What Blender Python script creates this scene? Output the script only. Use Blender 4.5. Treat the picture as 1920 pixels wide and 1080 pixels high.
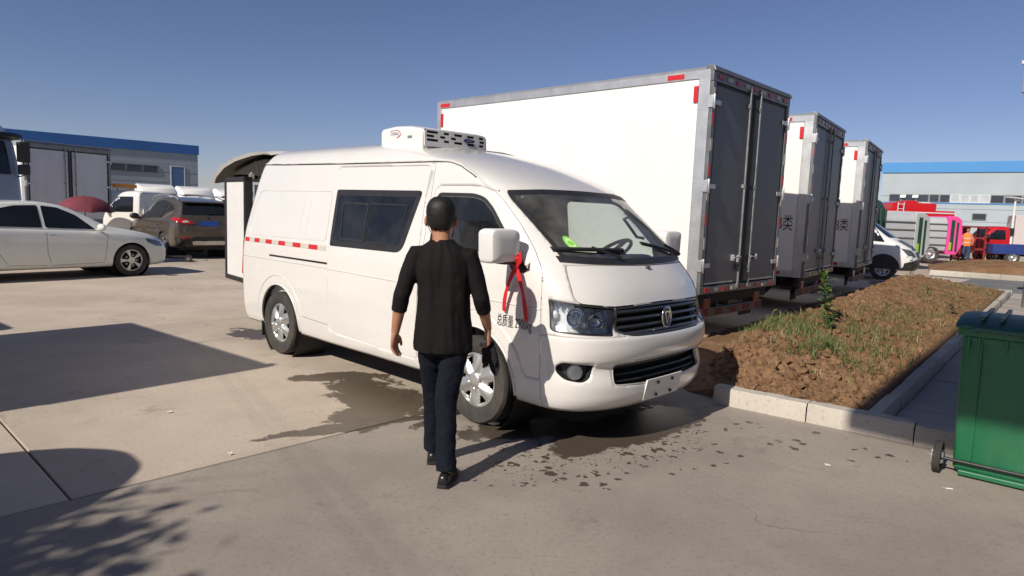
import bpy, bmesh, math, random
import numpy as np
from mathutils import Vector, Matrix, noise
from mathutils.bvhtree import BVHTree
from mathutils.geometry import delaunay_2d_cdt

for o in list(bpy.data.objects):
    bpy.data.objects.remove(o, do_unlink=True)
SC = bpy.context.scene
COL = SC.collection
R = math.radians
random.seed(7)

# ------------------------------------------------------------------ camera
cam_d = bpy.data.cameras.new('camera')
cam = bpy.data.objects.new('camera', cam_d)
COL.objects.link(cam)
SC.camera = cam
cam_d.sensor_width = 36.0
cam_d.lens = 36.0 * 1264.8 / 1920.0
cam_d.clip_start = 0.05
cam_d.clip_end = 3000
PIT, ROL = 0.1119, 0.0380
_F = Vector((0, math.cos(PIT), -math.sin(PIT)))
_R = Vector((1, 0, 0))
_U = _R.cross(_F)
_R2 = _R * math.cos(ROL) + _U * math.sin(ROL)
_U2 = -_R * math.sin(ROL) + _U * math.cos(ROL)
cam.matrix_world = Matrix(((_R2.x, _U2.x, -_F.x, 0.0), (_R2.y, _U2.y, -_F.y, 0.0),
                           (_R2.z, _U2.z, -_F.z, 1.6015), (0, 0, 0, 1)))
SC.render.resolution_x, SC.render.resolution_y = 1024, 576

# ------------------------------------------------------------------ sky, sun, exposure
SUN_AZ, SUN_EL = 40.0, 37.0          # direction the light travels (from +Y towards +X), elevation
world = bpy.data.worlds.new('World')
SC.world = world
world.use_nodes = True
wn = world.node_tree
bg = wn.nodes['Background']
sky = wn.nodes.new('ShaderNodeTexSky')
sky.sky_type = 'NISHITA'
sky.sun_disc = False
sky.sun_elevation = R(SUN_EL)
sky.sun_rotation = R(SUN_AZ + 180)
sky.air_density = 1.0
sky.altitude = 1700
sky.dust_density = 0.85
sky.ozone_density = 3.2
tint = wn.nodes.new('ShaderNodeMix')          # hazy air: slightly violet, the same all over the sky
tint.data_type = 'RGBA'
tint.blend_type = 'MULTIPLY'
tint.inputs[0].default_value = 1.0
tint.inputs[7].default_value = (1.12, 0.99, 1.10, 1)
wn.links.new(sky.outputs[0], tint.inputs[6])
wn.links.new(tint.outputs[2], bg.inputs[0])
bg.inputs[1].default_value = 0.070
sun_d = bpy.data.lights.new('sun', 'SUN')
sun_d.energy = 5.0
sun_d.angle = R(0.53)
sun_d.color = (1.0, 0.925, 0.82)
sun = bpy.data.objects.new('sun', sun_d)
COL.objects.link(sun)
_sd = Vector((math.sin(R(SUN_AZ)) * math.cos(R(SUN_EL)), math.cos(R(SUN_AZ)) * math.cos(R(SUN_EL)), -math.sin(R(SUN_EL))))
sun.rotation_euler = _sd.to_track_quat('-Z', 'Y').to_euler()
sun.location = (-20, -25, 30)
vs = SC.view_settings
vs.view_transform = 'Standard'
vs.look = 'None'
vs.exposure = 0.0
vs.gamma = 1.0
vs.use_curve_mapping = False

# ------------------------------------------------------------------ materials
def nd(nt, t, **kw):
    n = nt.nodes.new(t)
    for k, v in kw.items():
        setattr(n, k, v)
    return n

def mat(name, col, rough=0.5, metal=0.0, coat=0.0, var=0.0, vscale=6.0, bump=0.0, bscale=60.0, spec=0.5, dirt=None, dirt_amt=0.0, dscale=3.0, emit=None):
    m = bpy.data.materials.new(name)
    m.use_nodes = True
    nt = m.node_tree
    b = nt.nodes['Principled BSDF']
    b.inputs['Base Color'].default_value = (*col, 1)
    b.inputs['Roughness'].default_value = rough
    b.inputs['Metallic'].default_value = metal
    b.inputs['Coat Weight'].default_value = coat
    b.inputs['Coat Roughness'].default_value = 0.06
    b.inputs['Specular IOR Level'].default_value = spec
    if emit:
        b.inputs['Emission Color'].default_value = (*emit[:3], 1)
        b.inputs['Emission Strength'].default_value = emit[3]
    tc = nd(nt, 'ShaderNodeTexCoord')
    last = None
    if var > 0:
        n = nd(nt, 'ShaderNodeTexNoise')
        n.inputs['Scale'].default_value = vscale
        n.inputs['Detail'].default_value = 6
        n.inputs['Roughness'].default_value = 0.62
        nt.links.new(tc.outputs['Object'], n.inputs['Vector'])
        mx = nd(nt, 'ShaderNodeMix', data_type='RGBA')
        mx.inputs[6].default_value = (*[max(0, c * (1 - var)) for c in col], 1)
        mx.inputs[7].default_value = (*[min(1, c * (1 + var)) for c in col], 1)
        rmp = nd(nt, 'ShaderNodeMapRange')
        rmp.inputs[1].default_value = 0.3
        rmp.inputs[2].default_value = 0.7
        nt.links.new(n.outputs[0], rmp.inputs[0])
        nt.links.new(rmp.outputs[0], mx.inputs[0])
        nt.links.new(mx.outputs[2], b.inputs['Base Color'])
        last = mx.outputs[2]
        rr = nd(nt, 'ShaderNodeMapRange')
        rr.inputs[3].default_value = max(0.02, rough * 0.82)
        rr.inputs[4].default_value = min(1, rough * 1.2)
        nt.links.new(n.outputs[0], rr.inputs[0])
        nt.links.new(rr.outputs[0], b.inputs['Roughness'])
    if dirt:
        n = nd(nt, 'ShaderNodeTexNoise')
        n.inputs['Scale'].default_value = dscale
        n.inputs['Detail'].default_value = 8
        n.inputs['Roughness'].default_value = 0.7
        mp = nd(nt, 'ShaderNodeMapping')
        mp.inputs['Scale'].default_value = (1, 1, 0.35)
        nt.links.new(tc.outputs['Object'], mp.inputs[0])
        nt.links.new(mp.outputs[0], n.inputs['Vector'])
        rmp = nd(nt, 'ShaderNodeMapRange')
        rmp.inputs[1].default_value = 0.45
        rmp.inputs[2].default_value = 0.8
        rmp.inputs[4].default_value = dirt_amt
        nt.links.new(n.outputs[0], rmp.inputs[0])
        mx = nd(nt, 'ShaderNodeMix', data_type='RGBA')
        mx.inputs[6].default_value = (*col, 1)
        mx.inputs[7].default_value = (*dirt, 1)
        if last:
            nt.links.new(last, mx.inputs[6])
        nt.links.new(rmp.outputs[0], mx.inputs[0])
        nt.links.new(mx.outputs[2], b.inputs['Base Color'])
    if bump > 0:
        n = nd(nt, 'ShaderNodeTexNoise')
        n.inputs['Scale'].default_value = bscale
        n.inputs['Detail'].default_value = 4
        nt.links.new(tc.outputs['Object'], n.inputs['Vector'])
        bp = nd(nt, 'ShaderNodeBump')
        bp.inputs['Strength'].default_value = bump
        bp.inputs['Distance'].default_value = 0.01
        nt.links.new(n.outputs[0], bp.inputs['Height'])
        nt.links.new(bp.outputs[0], b.inputs['Normal'])
    return m

def glass(name, tint, refl=1.45, rough=0.02, haze=0.0, hcol=(0.6, 0.6, 0.6)):
    """thin pane: clear transparency tinted by the glass, fresnel reflection, optional dusty film"""
    m = bpy.data.materials.new(name)
    m.use_nodes = True
    nt = m.node_tree
    nt.nodes.clear()
    out = nd(nt, 'ShaderNodeOutputMaterial')
    tr = nd(nt, 'ShaderNodeBsdfTransparent')
    tr.inputs[0].default_value = (*tint, 1)
    gl = nd(nt, 'ShaderNodeBsdfGlossy')
    gl.inputs['Roughness'].default_value = rough
    gl.inputs[0].default_value = (1, 1, 1, 1)
    fr = nd(nt, 'ShaderNodeFresnel')
    fr.inputs[0].default_value = refl
    mx = nd(nt, 'ShaderNodeMixShader')
    nt.links.new(fr.outputs[0], mx.inputs[0])
    nt.links.new(tr.outputs[0], mx.inputs[1])
    nt.links.new(gl.outputs[0], mx.inputs[2])
    res = mx
    if haze > 0:
        df = nd(nt, 'ShaderNodeBsdfDiffuse')
        df.inputs[0].default_value = (*hcol, 1)
        n = nd(nt, 'ShaderNodeTexNoise')
        n.inputs['Scale'].default_value = 5
        n.inputs['Detail'].default_value = 6
        tc = nd(nt, 'ShaderNodeTexCoord')
        nt.links.new(tc.outputs['Object'], n.inputs['Vector'])
        rm = nd(nt, 'ShaderNodeMapRange')
        rm.inputs[1].default_value = 0.35
        rm.inputs[2].default_value = 0.75
        rm.inputs[3].default_value = haze * 0.4
        rm.inputs[4].default_value = haze * 1.6
        nt.links.new(n.outputs[0], rm.inputs[0])
        m2 = nd(nt, 'ShaderNodeMixShader')
        nt.links.new(rm.outputs[0], m2.inputs[0])
        nt.links.new(mx.outputs[0], m2.inputs[1])
        nt.links.new(df.outputs[0], m2.inputs[2])
        res = m2
    nt.links.new(res.outputs[0], out.inputs[0])
    return m

MT = {}
MT['van_white'] = mat('van_white', (0.72, 0.70, 0.665), 0.26, coat=0.9, var=0.02, vscale=2.5, dirt=(0.52, 0.47, 0.40), dirt_amt=0.10, dscale=2.2)
MT['white_gloss'] = mat('white_gloss', (0.74, 0.73, 0.71), 0.35, coat=0.3, var=0.025, vscale=3)
MT['plastic_white'] = mat('plastic_white', (0.72, 0.71, 0.685), 0.45, var=0.03)
MT['black_rubber'] = mat('black_rubber', (0.018, 0.018, 0.019), 0.62, var=0.2, vscale=8)
MT['tyre'] = mat('tyre', (0.035, 0.033, 0.031), 0.82, var=0.3, vscale=9, dirt=(0.16, 0.13, 0.10), dirt_amt=0.55, dscale=5, bump=0.3, bscale=90)
MT['black_plastic'] = mat('black_plastic', (0.022, 0.022, 0.024), 0.45, var=0.2, vscale=12, bump=0.15, bscale=200)
MT['dark_void'] = mat('dark_void', (0.008, 0.008, 0.009), 0.9)
MT['chassis'] = mat('chassis', (0.020, 0.019, 0.019), 0.75, var=0.35, vscale=4, dirt=(0.10, 0.08, 0.06), dirt_amt=0.4)
MT['silver'] = mat('silver', (0.62, 0.62, 0.61), 0.34, metal=0.75, var=0.06, vscale=9, dirt=(0.25, 0.2, 0.16), dirt_amt=0.35, dscale=6)
MT['chrome'] = mat('chrome', (0.78, 0.79, 0.80), 0.12, metal=1.0, var=0.08, vscale=20)
MT['grille_grey'] = mat('grille_grey', (0.055, 0.057, 0.062), 0.28, metal=0.4, coat=0.3)
MT['alu'] = mat('alu', (0.56, 0.57, 0.58), 0.42, metal=0.7, var=0.1, vscale=5, dirt=(0.25, 0.24, 0.23), dirt_amt=0.4)
MT['steel_dark'] = mat('steel_dark', (0.20, 0.205, 0.21), 0.42, metal=0.6, var=0.2, vscale=7)
MT['interior'] = mat('interior', (0.035, 0.035, 0.037), 0.8, var=0.2)
MT['interior_grey'] = mat('interior_grey', (0.22, 0.22, 0.22), 0.85, var=0.1)
MT['seat'] = mat('seat', (0.020, 0.020, 0.022), 0.8, var=0.3, vscale=20, bump=0.4, bscale=80)
MT['red_refl'] = mat('red_refl', (0.55, 0.018, 0.022), 0.35, var=0.12, vscale=30, bump=0.1, bscale=300)
MT['white_refl'] = mat('white_refl', (0.55, 0.52, 0.45), 0.4, var=0.08, vscale=30, bump=0.1, bscale=300)
MT['red_ribbon'] = mat('red_ribbon', (0.62, 0.012, 0.018), 0.6, var=0.15, vscale=25)
MT['letter_black'] = mat('letter_black', (0.02, 0.02, 0.02), 0.6)
MT['green_sticker'] = mat('green_sticker', (0.22, 0.62, 0.10), 0.5)
MT['paper'] = mat('paper', (0.68, 0.70, 0.72), 0.75, var=0.12, vscale=30)
MT['glass_clear'] = glass('glass_clear', (0.90, 0.95, 0.92), 1.5, 0.01, 0.11, (0.62, 0.60, 0.56))
MT['lamp_silver'] = mat('lamp_silver', (0.80, 0.81, 0.82), 0.28, metal=0.30, var=0.15, vscale=40)
MT['glass_side'] = glass('glass_side', (0.66, 0.72, 0.71), 1.5, 0.01, 0.03, (0.5, 0.5, 0.5))
MT['glass_dark'] = glass('glass_dark', (0.10, 0.115, 0.125), 1.5, 0.02, 0.03, (0.45, 0.45, 0.45))
MT['lens'] = glass('lens', (0.93, 0.95, 0.96), 1.5, 0.01)
MT['car_glass'] = mat('car_glass', (0.012, 0.014, 0.016), 0.06, var=0.3, vscale=2, spec=0.6)
MT['red_lens'] = mat('red_lens', (0.42, 0.012, 0.015), 0.12, coat=0.6)
MT['orange_lens'] = mat('orange_lens', (0.75, 0.22, 0.02), 0.15, coat=0.6)

# ------------------------------------------------------------------ mesh helpers
def link(o, parent=None):
    COL.objects.link(o)
    if parent is not None:
        o.parent = parent
    return o

def mesh_obj(name, verts, faces, mats, parent=None, smooth=None, mi=None, bevel=0.0, kind=None, seg=2):
    me = bpy.data.meshes.new(name)
    me.from_pydata([tuple(v) for v in verts], [], [tuple(f) for f in faces])
    if not isinstance(mats, (list, tuple)):
        mats = [mats]
    for m in mats:
        me.materials.append(MT[m] if isinstance(m, str) else m)
    if mi is not None:
        me.polygons.foreach_set('material_index', mi)
    if smooth is not None:
        me.polygons.foreach_set('use_smooth', [True] * len(me.polygons))
        if smooth < 180:
            me.set_sharp_from_angle(angle=R(smooth))
    me.validate()
    me.update()
    o = bpy.data.objects.new(name, me)
    link(o, parent)
    if bevel > 0:
        b = o.modifiers.new('bevel', 'BEVEL')
        b.width = bevel
        b.segments = seg
        b.limit_method = 'ANGLE'
        b.angle_limit = R(40)
    if kind:
        o['kind'] = kind
    return o

class MB:
    def __init__(s):
        s.v, s.f, s.m = [], [], []
    def add(s, vs, fs, mi=0):
        k = len(s.v)
        s.v.extend([tuple(v) for v in vs])
        s.f.extend([tuple(i + k for i in f) for f in fs])
        s.m.extend([mi] * len(fs))
        return s
    def box(s, lo, hi, mi=0, mtx=None):
        x0, y0, z0 = lo
        x1, y1, z1 = hi
        vs = [(x0, y0, z0), (x1, y0, z0), (x1, y1, z0), (x0, y1, z0), (x0, y0, z1), (x1, y0, z1), (x1, y1, z1), (x0, y1, z1)]
        if mtx is not None:
            vs = [tuple(mtx @ Vector(v)) for v in vs]
        return s.add(vs, [(0, 3, 2, 1), (4, 5, 6, 7), (0, 1, 5, 4), (1, 2, 6, 5), (2, 3, 7, 6), (3, 0, 4, 7)], mi)
    def cbox(s, c, d, mi=0, mtx=None):
        return s.box([c[i] - d[i] / 2 for i in range(3)], [c[i] + d[i] / 2 for i in range(3)], mi, mtx)
    def prism(s, poly, axis, a, b, mi=0):
        """2-D polygon extruded along an axis; poly coordinates are the two other axes in order"""
        def p(u, v, t):
            return {'x': (t, u, v), 'y': (u, t, v), 'z': (u, v, t)}[axis]
        n = len(poly)
        vs = [p(u, v, a) for u, v in poly] + [p(u, v, b) for u, v in poly]
        fs = [tuple(range(n))[::-1], tuple(range(n, 2 * n))] + [(i, (i + 1) % n, n + (i + 1) % n, n + i) for i in range(n)]
        return s.add(vs, fs, mi)
    def tube(s, pts, r, n=8, mi=0, cap=True):
        pts = [Vector(p) for p in pts]
        rs = r if isinstance(r, (list, tuple)) else [r] * len(pts)
        vs, fs = [], []
        up = None
        for i, p in enumerate(pts):
            d = (pts[min(i + 1, len(pts) - 1)] - pts[max(i - 1, 0)]).normalized()
            if up is None:
                up = Vector((0, 0, 1)) if abs(d.z) < 0.9 else Vector((1, 0, 0))
            a = d.cross(up)
            if a.length < 1e-4:
                a = d.cross(Vector((0, 1, 0)))
            a.normalize()
            b = a.cross(d).normalized()
            up = b
            for k in range(n):
                t = 2 * math.pi * k / n
                vs.append(p + a * (rs[i] * math.cos(t)) + b * (rs[i] * math.sin(t)))
        for i in range(len(pts) - 1):
            for k in range(n):
                k2 = (k + 1) % n
                fs.append((i * n + k, i * n + k2, (i + 1) * n + k2, (i + 1) * n + k))
        if cap:
            fs.append(tuple(range(n))[::-1])
            fs.append(tuple((len(pts) - 1) * n + k for k in range(n)))
        return s.add(vs, fs, mi)
    def rings(s, rings, mi=0, cap=True, closed=True):
        n = len(rings[0])
        vs = [p for r in rings for p in r]
        fs = []
        for i in range(len(rings) - 1):
            for k in range(n if closed else n - 1):
                k2 = (k + 1) % n
                fs.append((i * n + k, i * n + k2, (i + 1) * n + k2, (i + 1) * n + k))
        if cap:
            fs.append(tuple(range(n))[::-1])
            fs.append(tuple((len(rings) - 1) * n + k for k in range(n)))
        return s.add(vs, fs, mi)
    def lathe(s, prof, axis='y', c=(0, 0, 0), n=32, mi=0, a0=0, a1=2 * math.pi):
        """profile of (radius, along-axis)"""
        full = abs(a1 - a0 - 2 * math.pi) < 1e-6
        m = n if full else n + 1
        vs, fs = [], []
        for r, t in prof:
            for k in range(m):
                a = a0 + (a1 - a0) * k / n
                u, w = r * math.cos(a), r * math.sin(a)
                q = {'y': (u, t, w), 'x': (t, u, w), 'z': (u, w, t)}[axis]
                vs.append((q[0] + c[0], q[1] + c[1], q[2] + c[2]))
        for i in range(len(prof) - 1):
            for k in range(n):
                k2 = (k + 1) % m
                fs.append((i * m + k, i * m + k2, (i + 1) * m + k2, (i + 1) * m + k))
        return s.add(vs, fs, mi)
    def ellipsoid(s, c, r, n=16, m=10, mi=0, mtx=None):
        vs, fs = [], []
        for i in range(m + 1):
            th = math.pi * i / m
            for k in range(n):
                ph = 2 * math.pi * k / n
                v = Vector((r[0] * math.sin(th) * math.cos(ph), r[1] * math.sin(th) * math.sin(ph), r[2] * math.cos(th)))
                if mtx is not None:
                    v = mtx @ v
                vs.append(v + Vector(c))
        for i in range(m):
            for k in range(n):
                k2 = (k + 1) % n
                fs.append((i * n + k, (i + 1) * n + k, (i + 1) * n + k2, i * n + k2))
        return s.add(vs, fs, mi)
    def build(s, name, mats, parent=None, smooth=None, bevel=0.0, kind=None, seg=2):
        return mesh_obj(name, s.v, s.f, mats, parent, smooth, s.m, bevel, kind, seg)

def thing(name, label, cat, loc=(0, 0, 0), rz=0.0, group=None):
    o = bpy.data.objects.new(name, None)
    o.empty_display_size = 0.2
    link(o)
    o.location = loc
    o.rotation_euler = (0, 0, rz)
    return tag(o, label, cat, group)

def tag(o, label, cat, group=None):
    o['label'] = label
    o['category'] = cat
    if group:
        o['group'] = group
    return o

def copy_tree(o, parent=None):
    kids = list(o.children)
    c = o.copy()
    COL.objects.link(c)
    c.parent = parent
    for k in kids:
        copy_tree(k, c)
    return c

def chaikin(poly, it=2, closed=True, k=0.25):
    for _ in range(it):
        out = []
        n = len(poly)
        for i in range(n if closed else n - 1):
            a, b = poly[i], poly[(i + 1) % n]
            out.append((a[0] * (1 - k) + b[0] * k, a[1] * (1 - k) + b[1] * k))
            out.append((a[0] * k + b[0] * (1 - k), a[1] * k + b[1] * (1 - k)))
        if not closed:
            out = [poly[0]] + out + [poly[-1]]
        poly = out
    return poly

def rounded(poly, r, n=5):
    """corner-rounded polygon; r may be a list"""
    out = []
    m = len(poly)
    for i in range(m):
        p0, p, p1 = Vector(poly[i - 1]), Vector(poly[i]), Vector(poly[(i + 1) % m])
        rr = r[i] if isinstance(r, (list, tuple)) else r
        a, b = p0 - p, p1 - p
        t = min(rr, a.length * 0.49, b.length * 0.49)
        A, B = p + a.normalized() * t, p + b.normalized() * t
        for k in range(n + 1):
            s = k / n
            q = A * (1 - s) ** 2 + p * (2 * s * (1 - s)) + B * s ** 2
            out.append((q.x, q.y))
    return out

def resample(poly, step, closed=True):
    out = []
    n = len(poly)
    for i in range(n if closed else n - 1):
        a, b = Vector(poly[i]), Vector(poly[(i + 1) % n])
        k = max(1, int(math.ceil((b - a).length / step)))
        for j in range(k):
            q = a.lerp(b, j / k)
            out.append(tuple(q))
    return out

def inset(poly, d):
    """move a closed polygon inwards by d (outwards if negative)"""
    n = len(poly)
    ar = sum(poly[i][0] * poly[(i + 1) % n][1] - poly[(i + 1) % n][0] * poly[i][1] for i in range(n))
    sg = 1 if ar > 0 else -1
    out = []
    for i in range(n):
        a, p, b = Vector(poly[i - 1]), Vector(poly[i]), Vector(poly[(i + 1) % n])
        t1, t2 = p - a, b - p
        if t1.length < 1e-9 or t2.length < 1e-9:
            t = t1 + t2
        else:
            t = t1.normalized() + t2.normalized()
        if t.length < 1e-9:
            out.append(poly[i])
            continue
        t.normalize()
        nrm = Vector((-t.y, t.x)) * sg
        out.append((p.x + nrm.x * d, p.y + nrm.y * d))
    return out

def pip(P, poly):
    """vectorised point in polygon"""
    P = np.asarray(P)
    x, y = P[:, 0], P[:, 1]
    ins = np.zeros(len(P), bool)
    n = len(poly)
    j = n - 1
    for i in range(n):
        xi, yi = poly[i]
        xj, yj = poly[j]
        if yi != yj:
            c = ((yi > y) != (yj > y)) & (x < (xj - xi) * (y - yi) / (yj - yi) + xi)
            ins ^= c
        j = i
    return ins

def fill2d(poly, step):
    """triangulated polygon with interior points"""
    ring = resample(poly, step)
    xs = [p[0] for p in ring]
    ys = [p[1] for p in ring]
    gx = np.arange(min(xs) + step * .5, max(xs), step)
    gy = np.arange(min(ys) + step * .5, max(ys), step)
    pts = list(ring)
    if len(gx) and len(gy):
        G = np.array([(a, b) for a in gx for b in gy])
        inn = inset(ring, step * 0.45)
        G = G[pip(G, inn)]
        pts += [tuple(g) for g in G]
    n = len(ring)
    r = delaunay_2d_cdt([Vector(p) for p in pts], [(i, (i + 1) % n) for i in range(n)], [], 1, 1e-7)
    vs = [tuple(v) for v in r[0]]
    fs = [tuple(f) for f in r[2]]
    return vs, fs, n

def patch(name, poly, fn, mats, parent=None, step=0.05, depth=0.0, din=None, smooth=50, kind=None):
    """skin patch: polygon in chart coordinates laid on a surface by fn(u, v, d) (d = height off the surface).
    depth > 0 gives the patch edges that return inwards by that much."""
    vs2, fs, _ = fill2d(poly, step)
    n = len(vs2)
    V = [fn(u, v, 0.0) for u, v in vs2]
    F = list(fs)
    # face orientation
    c = V[F[0][0]]
    a, b, d = Vector(V[F[0][0]]), Vector(V[F[0][1]]), Vector(V[F[0][2]])
    u, v = vs2[F[0][0]]
    o = Vector(fn(u, v, 0.02)) - a
    if (b - a).cross(d - a).dot(o) < 0:
        F = [f[::-1] for f in F]
    if depth > 0:
        cnt = {}
        for f in F:
            for i in range(len(f)):
                e = (f[i], f[(i + 1) % len(f)])
                cnt[e] = 1
        be = [e for e in cnt if (e[1], e[0]) not in cnt]
        idx = {}
        for e in be:
            for i in e:
                if i not in idx:
                    idx[i] = len(V)
                    V.append(fn(vs2[i][0], vs2[i][1], -depth))
        for a_, b_ in be:
            F.append((b_, a_, idx[a_], idx[b_]))
    return mesh_obj(name, V, F, mats, parent, smooth, kind=kind)

def text_mesh(name, body, size, mtx, m, parent=None, sx=1.0, thick=0.0):
    cu = bpy.data.curves.new(name, 'FONT')
    cu.body = body
    cu.size = size
    cu.extrude = thick
    cu.align_x = 'CENTER'
    cu.align_y = 'CENTER'
    tmp = bpy.data.objects.new(name + '_tmp', cu)
    COL.objects.link(tmp)
    dg = bpy.context.evaluated_depsgraph_get()
    me = bpy.data.meshes.new_from_object(tmp.evaluated_get(dg))
    bpy.data.objects.remove(tmp, do_unlink=True)
    bpy.data.curves.remove(cu)
    me.name = name
    me.transform(Matrix.Diagonal((sx, 1, 1, 1)))
    me.transform(mtx)
    me.materials.clear()
    me.materials.append(MT[m])
    o = bpy.data.objects.new(name, me)
    return link(o, parent)

def frame_mtx(o, ex, ey):
    """matrix with text x axis along ex, y axis along ey, origin o"""
    ex, ey = Vector(ex).normalized(), Vector(ey).normalized()
    ez = ex.cross(ey)
    m = Matrix.Identity(4)
    for i in range(3):
        m[i][0], m[i][1], m[i][2], m[i][3] = ex[i], ey[i], ez[i], o[i]
    return m

def fbm(x, y, z=0.0, oct=4, s=1.0):
    v, a, t = 0.0, 1.0, 0.0
    for _ in range(oct):
        v += a * noise.noise((x * s, y * s, z))
        t += a
        a *= 0.5
        s *= 2.1
    return v / t

# ------------------------------------------------------------------ wheels
_wheel_cache = {}
def tyre_mesh(r, w, rim_r):
    key = ('t', r, w, rim_r)
    if key not in _wheel_cache:
        b = MB()
        h = w / 2
        prof = [(rim_r * 0.97, -h * 0.72), (rim_r * 1.02, -h * 0.86), (rim_r + (r - rim_r) * .45, -h), (r * 0.955, -h * 0.93), (r * 0.985, -h * 0.78)]
        for k in range(-2, 3):
            y = k * h * 0.3
            prof += [(r, y - h * 0.11), (r, y + h * 0.11), (r - 0.008, y + h * 0.12), (r - 0.008, y + h * 0.18)]
        prof += [(r * 0.985, h * 0.78), (r * 0.955, h * 0.93), (rim_r + (r - rim_r) * .45, h), (rim_r * 1.02, h * 0.86), (rim_r * 0.97, h * 0.72)]
        b.lathe(prof, 'y', n=56)
        o = b.build('wheel', 'tyre', None, 40)
        COL.objects.unlink(o)
        _wheel_cache[key] = o.data
        bpy.data.objects.remove(o)
    return _wheel_cache[key]

def rim_mesh(r, w, style, nsp=6):
    key = ('r', r, w, style, nsp)
    if key in _wheel_cache:
        return _wheel_cache[key]
    NR, NT = 26, nsp * 20
    V, F = [], []
    for i in range(NR + 1):
        q = i / NR
        for k in range(NT):
            th = 2 * math.pi * k / NT
            ph = (k % 20) / 20.0
            sp = 0.5 + 0.5 * math.cos(2 * math.pi * ph)      # 1 on a spoke, 0 between
            if style == 'cap':
                d = 0.028 * (1 - q * q)
                if q < 0.28:
                    d += 0.012 * (1 - (q / 0.28) ** 4)
                if 0.3 < q < 0.92:
                    d += 0.014 * (sp ** 0.7) - 0.016 * (1 - sp)
                if q > 0.92:
                    d += 0.010
            elif style == 'alloy':
                d = 0.02 * (1 - q)
                if q > 0.9:
                    d += 0.01
            else:   # steel truck wheel
                d = -0.05 * math.sin(min(1, q / 0.9) * math.pi) if q < 0.9 else 0.0
                if q < 0.3:
                    d += 0.05
            rr = r * max(q, 0.001)
            V.append((rr * math.cos(th), w / 2 * 0.62 + d, rr * math.sin(th)))
    for i in range(NR):
        for k in range(NT):
            q = (i + 0.5) / NR
            ph = ((k % 20) + 0.5) / 20.0
            dd = abs(ph - 0.5)
            if style == 'cap' and 0.56 < q < 0.86 and dd < 0.07 + 0.12 * (q - 0.56) / 0.3:
                continue
            if style == 'alloy' and 0.3 < q < 0.9 and dd < 0.33:
                continue
            if style == 'steel' and 0.55 < q < 0.78 and dd < 0.16:
                continue
            k2 = (k + 1) % NT
            F.append((i * NT + k, (i + 1) * NT + k, (i + 1) * NT + k2, i * NT + k2))
    b = MB()
    b.add(V, F, 0)
    b.lathe([(r * 1.0, w / 2 * 0.62), (r * 1.05, w / 2 * 0.70), (r * 1.06, w / 2 * 0.60), (r * 0.98, w / 2 * 0.4), (r * 0.95, -w / 2 * 0.5)], 'y', n=48)
    b.lathe([(0.001, w * 0.05), (r * 0.96, w * 0.05)], 'y', n=40, mi=1)
    if style == 'steel':
        for k in range(8):
            a = 2 * math.pi * k / 8
            b.cbox((r * 0.42 * math.cos(a), w / 2 * 0.62 + 0.0, r * 0.42 * math.sin(a)), (0.022, 0.04, 0.022))
    else:
        for k in range(nsp):
            a = 2 * math.pi * (k + .5) / nsp
            b.lathe([(0.022, w * 0.05), (0.022, w / 2 * .62 + 0.0), (0.012, w / 2 * .62 + 0.004), (0.012, w / 2 * .5)], 'y', c=(r * 0.5 * math.cos(a), 0, r * 0.5 * math.sin(a)), n=10)
    o = b.build('rim', ['silver', 'dark_void'], None, 38)
    COL.objects.unlink(o)
    _wheel_cache[key] = o.data
    bpy.data.objects.remove(o)
    return _wheel_cache[key]

def wheel(parent, x, y, r=0.335, w=0.2, rim_r=0.2, style='cap', nsp=6, outward=1, steer=0.0, rot=0.0, z=None):
    """outward +1: outer face looks to +y"""
    t = bpy.data.objects.new('wheel', tyre_mesh(r, w, rim_r))
    link(t, parent)
    t.location = (x, y, r if z is None else z)
    t.rotation_euler = (0, rot, (0 if outward > 0 else math.pi) + steer)
    k = bpy.data.objects.new('rim', rim_mesh(rim_r, w, style, nsp))
    link(k, t)
    return t

# ------------------------------------------------------------------ one-box shells (vans, cabs): stacked plan outlines
def pchip(xk, yk):
    xk, yk = np.asarray(xk, float), np.asarray(yk, float)
    h = np.diff(xk)
    dl = np.diff(yk) / h
    m = np.zeros_like(yk)
    m[0], m[-1] = dl[0], dl[-1]
    for i in range(1, len(xk) - 1):
        if dl[i - 1] * dl[i] > 0:
            w1, w2 = 2 * h[i] + h[i - 1], h[i] + 2 * h[i - 1]
            m[i] = (w1 + w2) / (w1 / dl[i - 1] + w2 / dl[i])
    def f(x):
        x = np.clip(np.asarray(x, float), xk[0], xk[-1])
        i = np.clip(np.searchsorted(xk, x, side='right') - 1, 0, len(xk) - 2)
        t = (x - xk[i]) / h[i]
        return ((1 + 2 * t) * (1 - t) ** 2 * yk[i] + t * (1 - t) ** 2 * h[i] * m[i] + t * t * (3 - 2 * t) * yk[i + 1] + t * t * (t - 1) * h[i] * m[i + 1])
    return f

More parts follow.
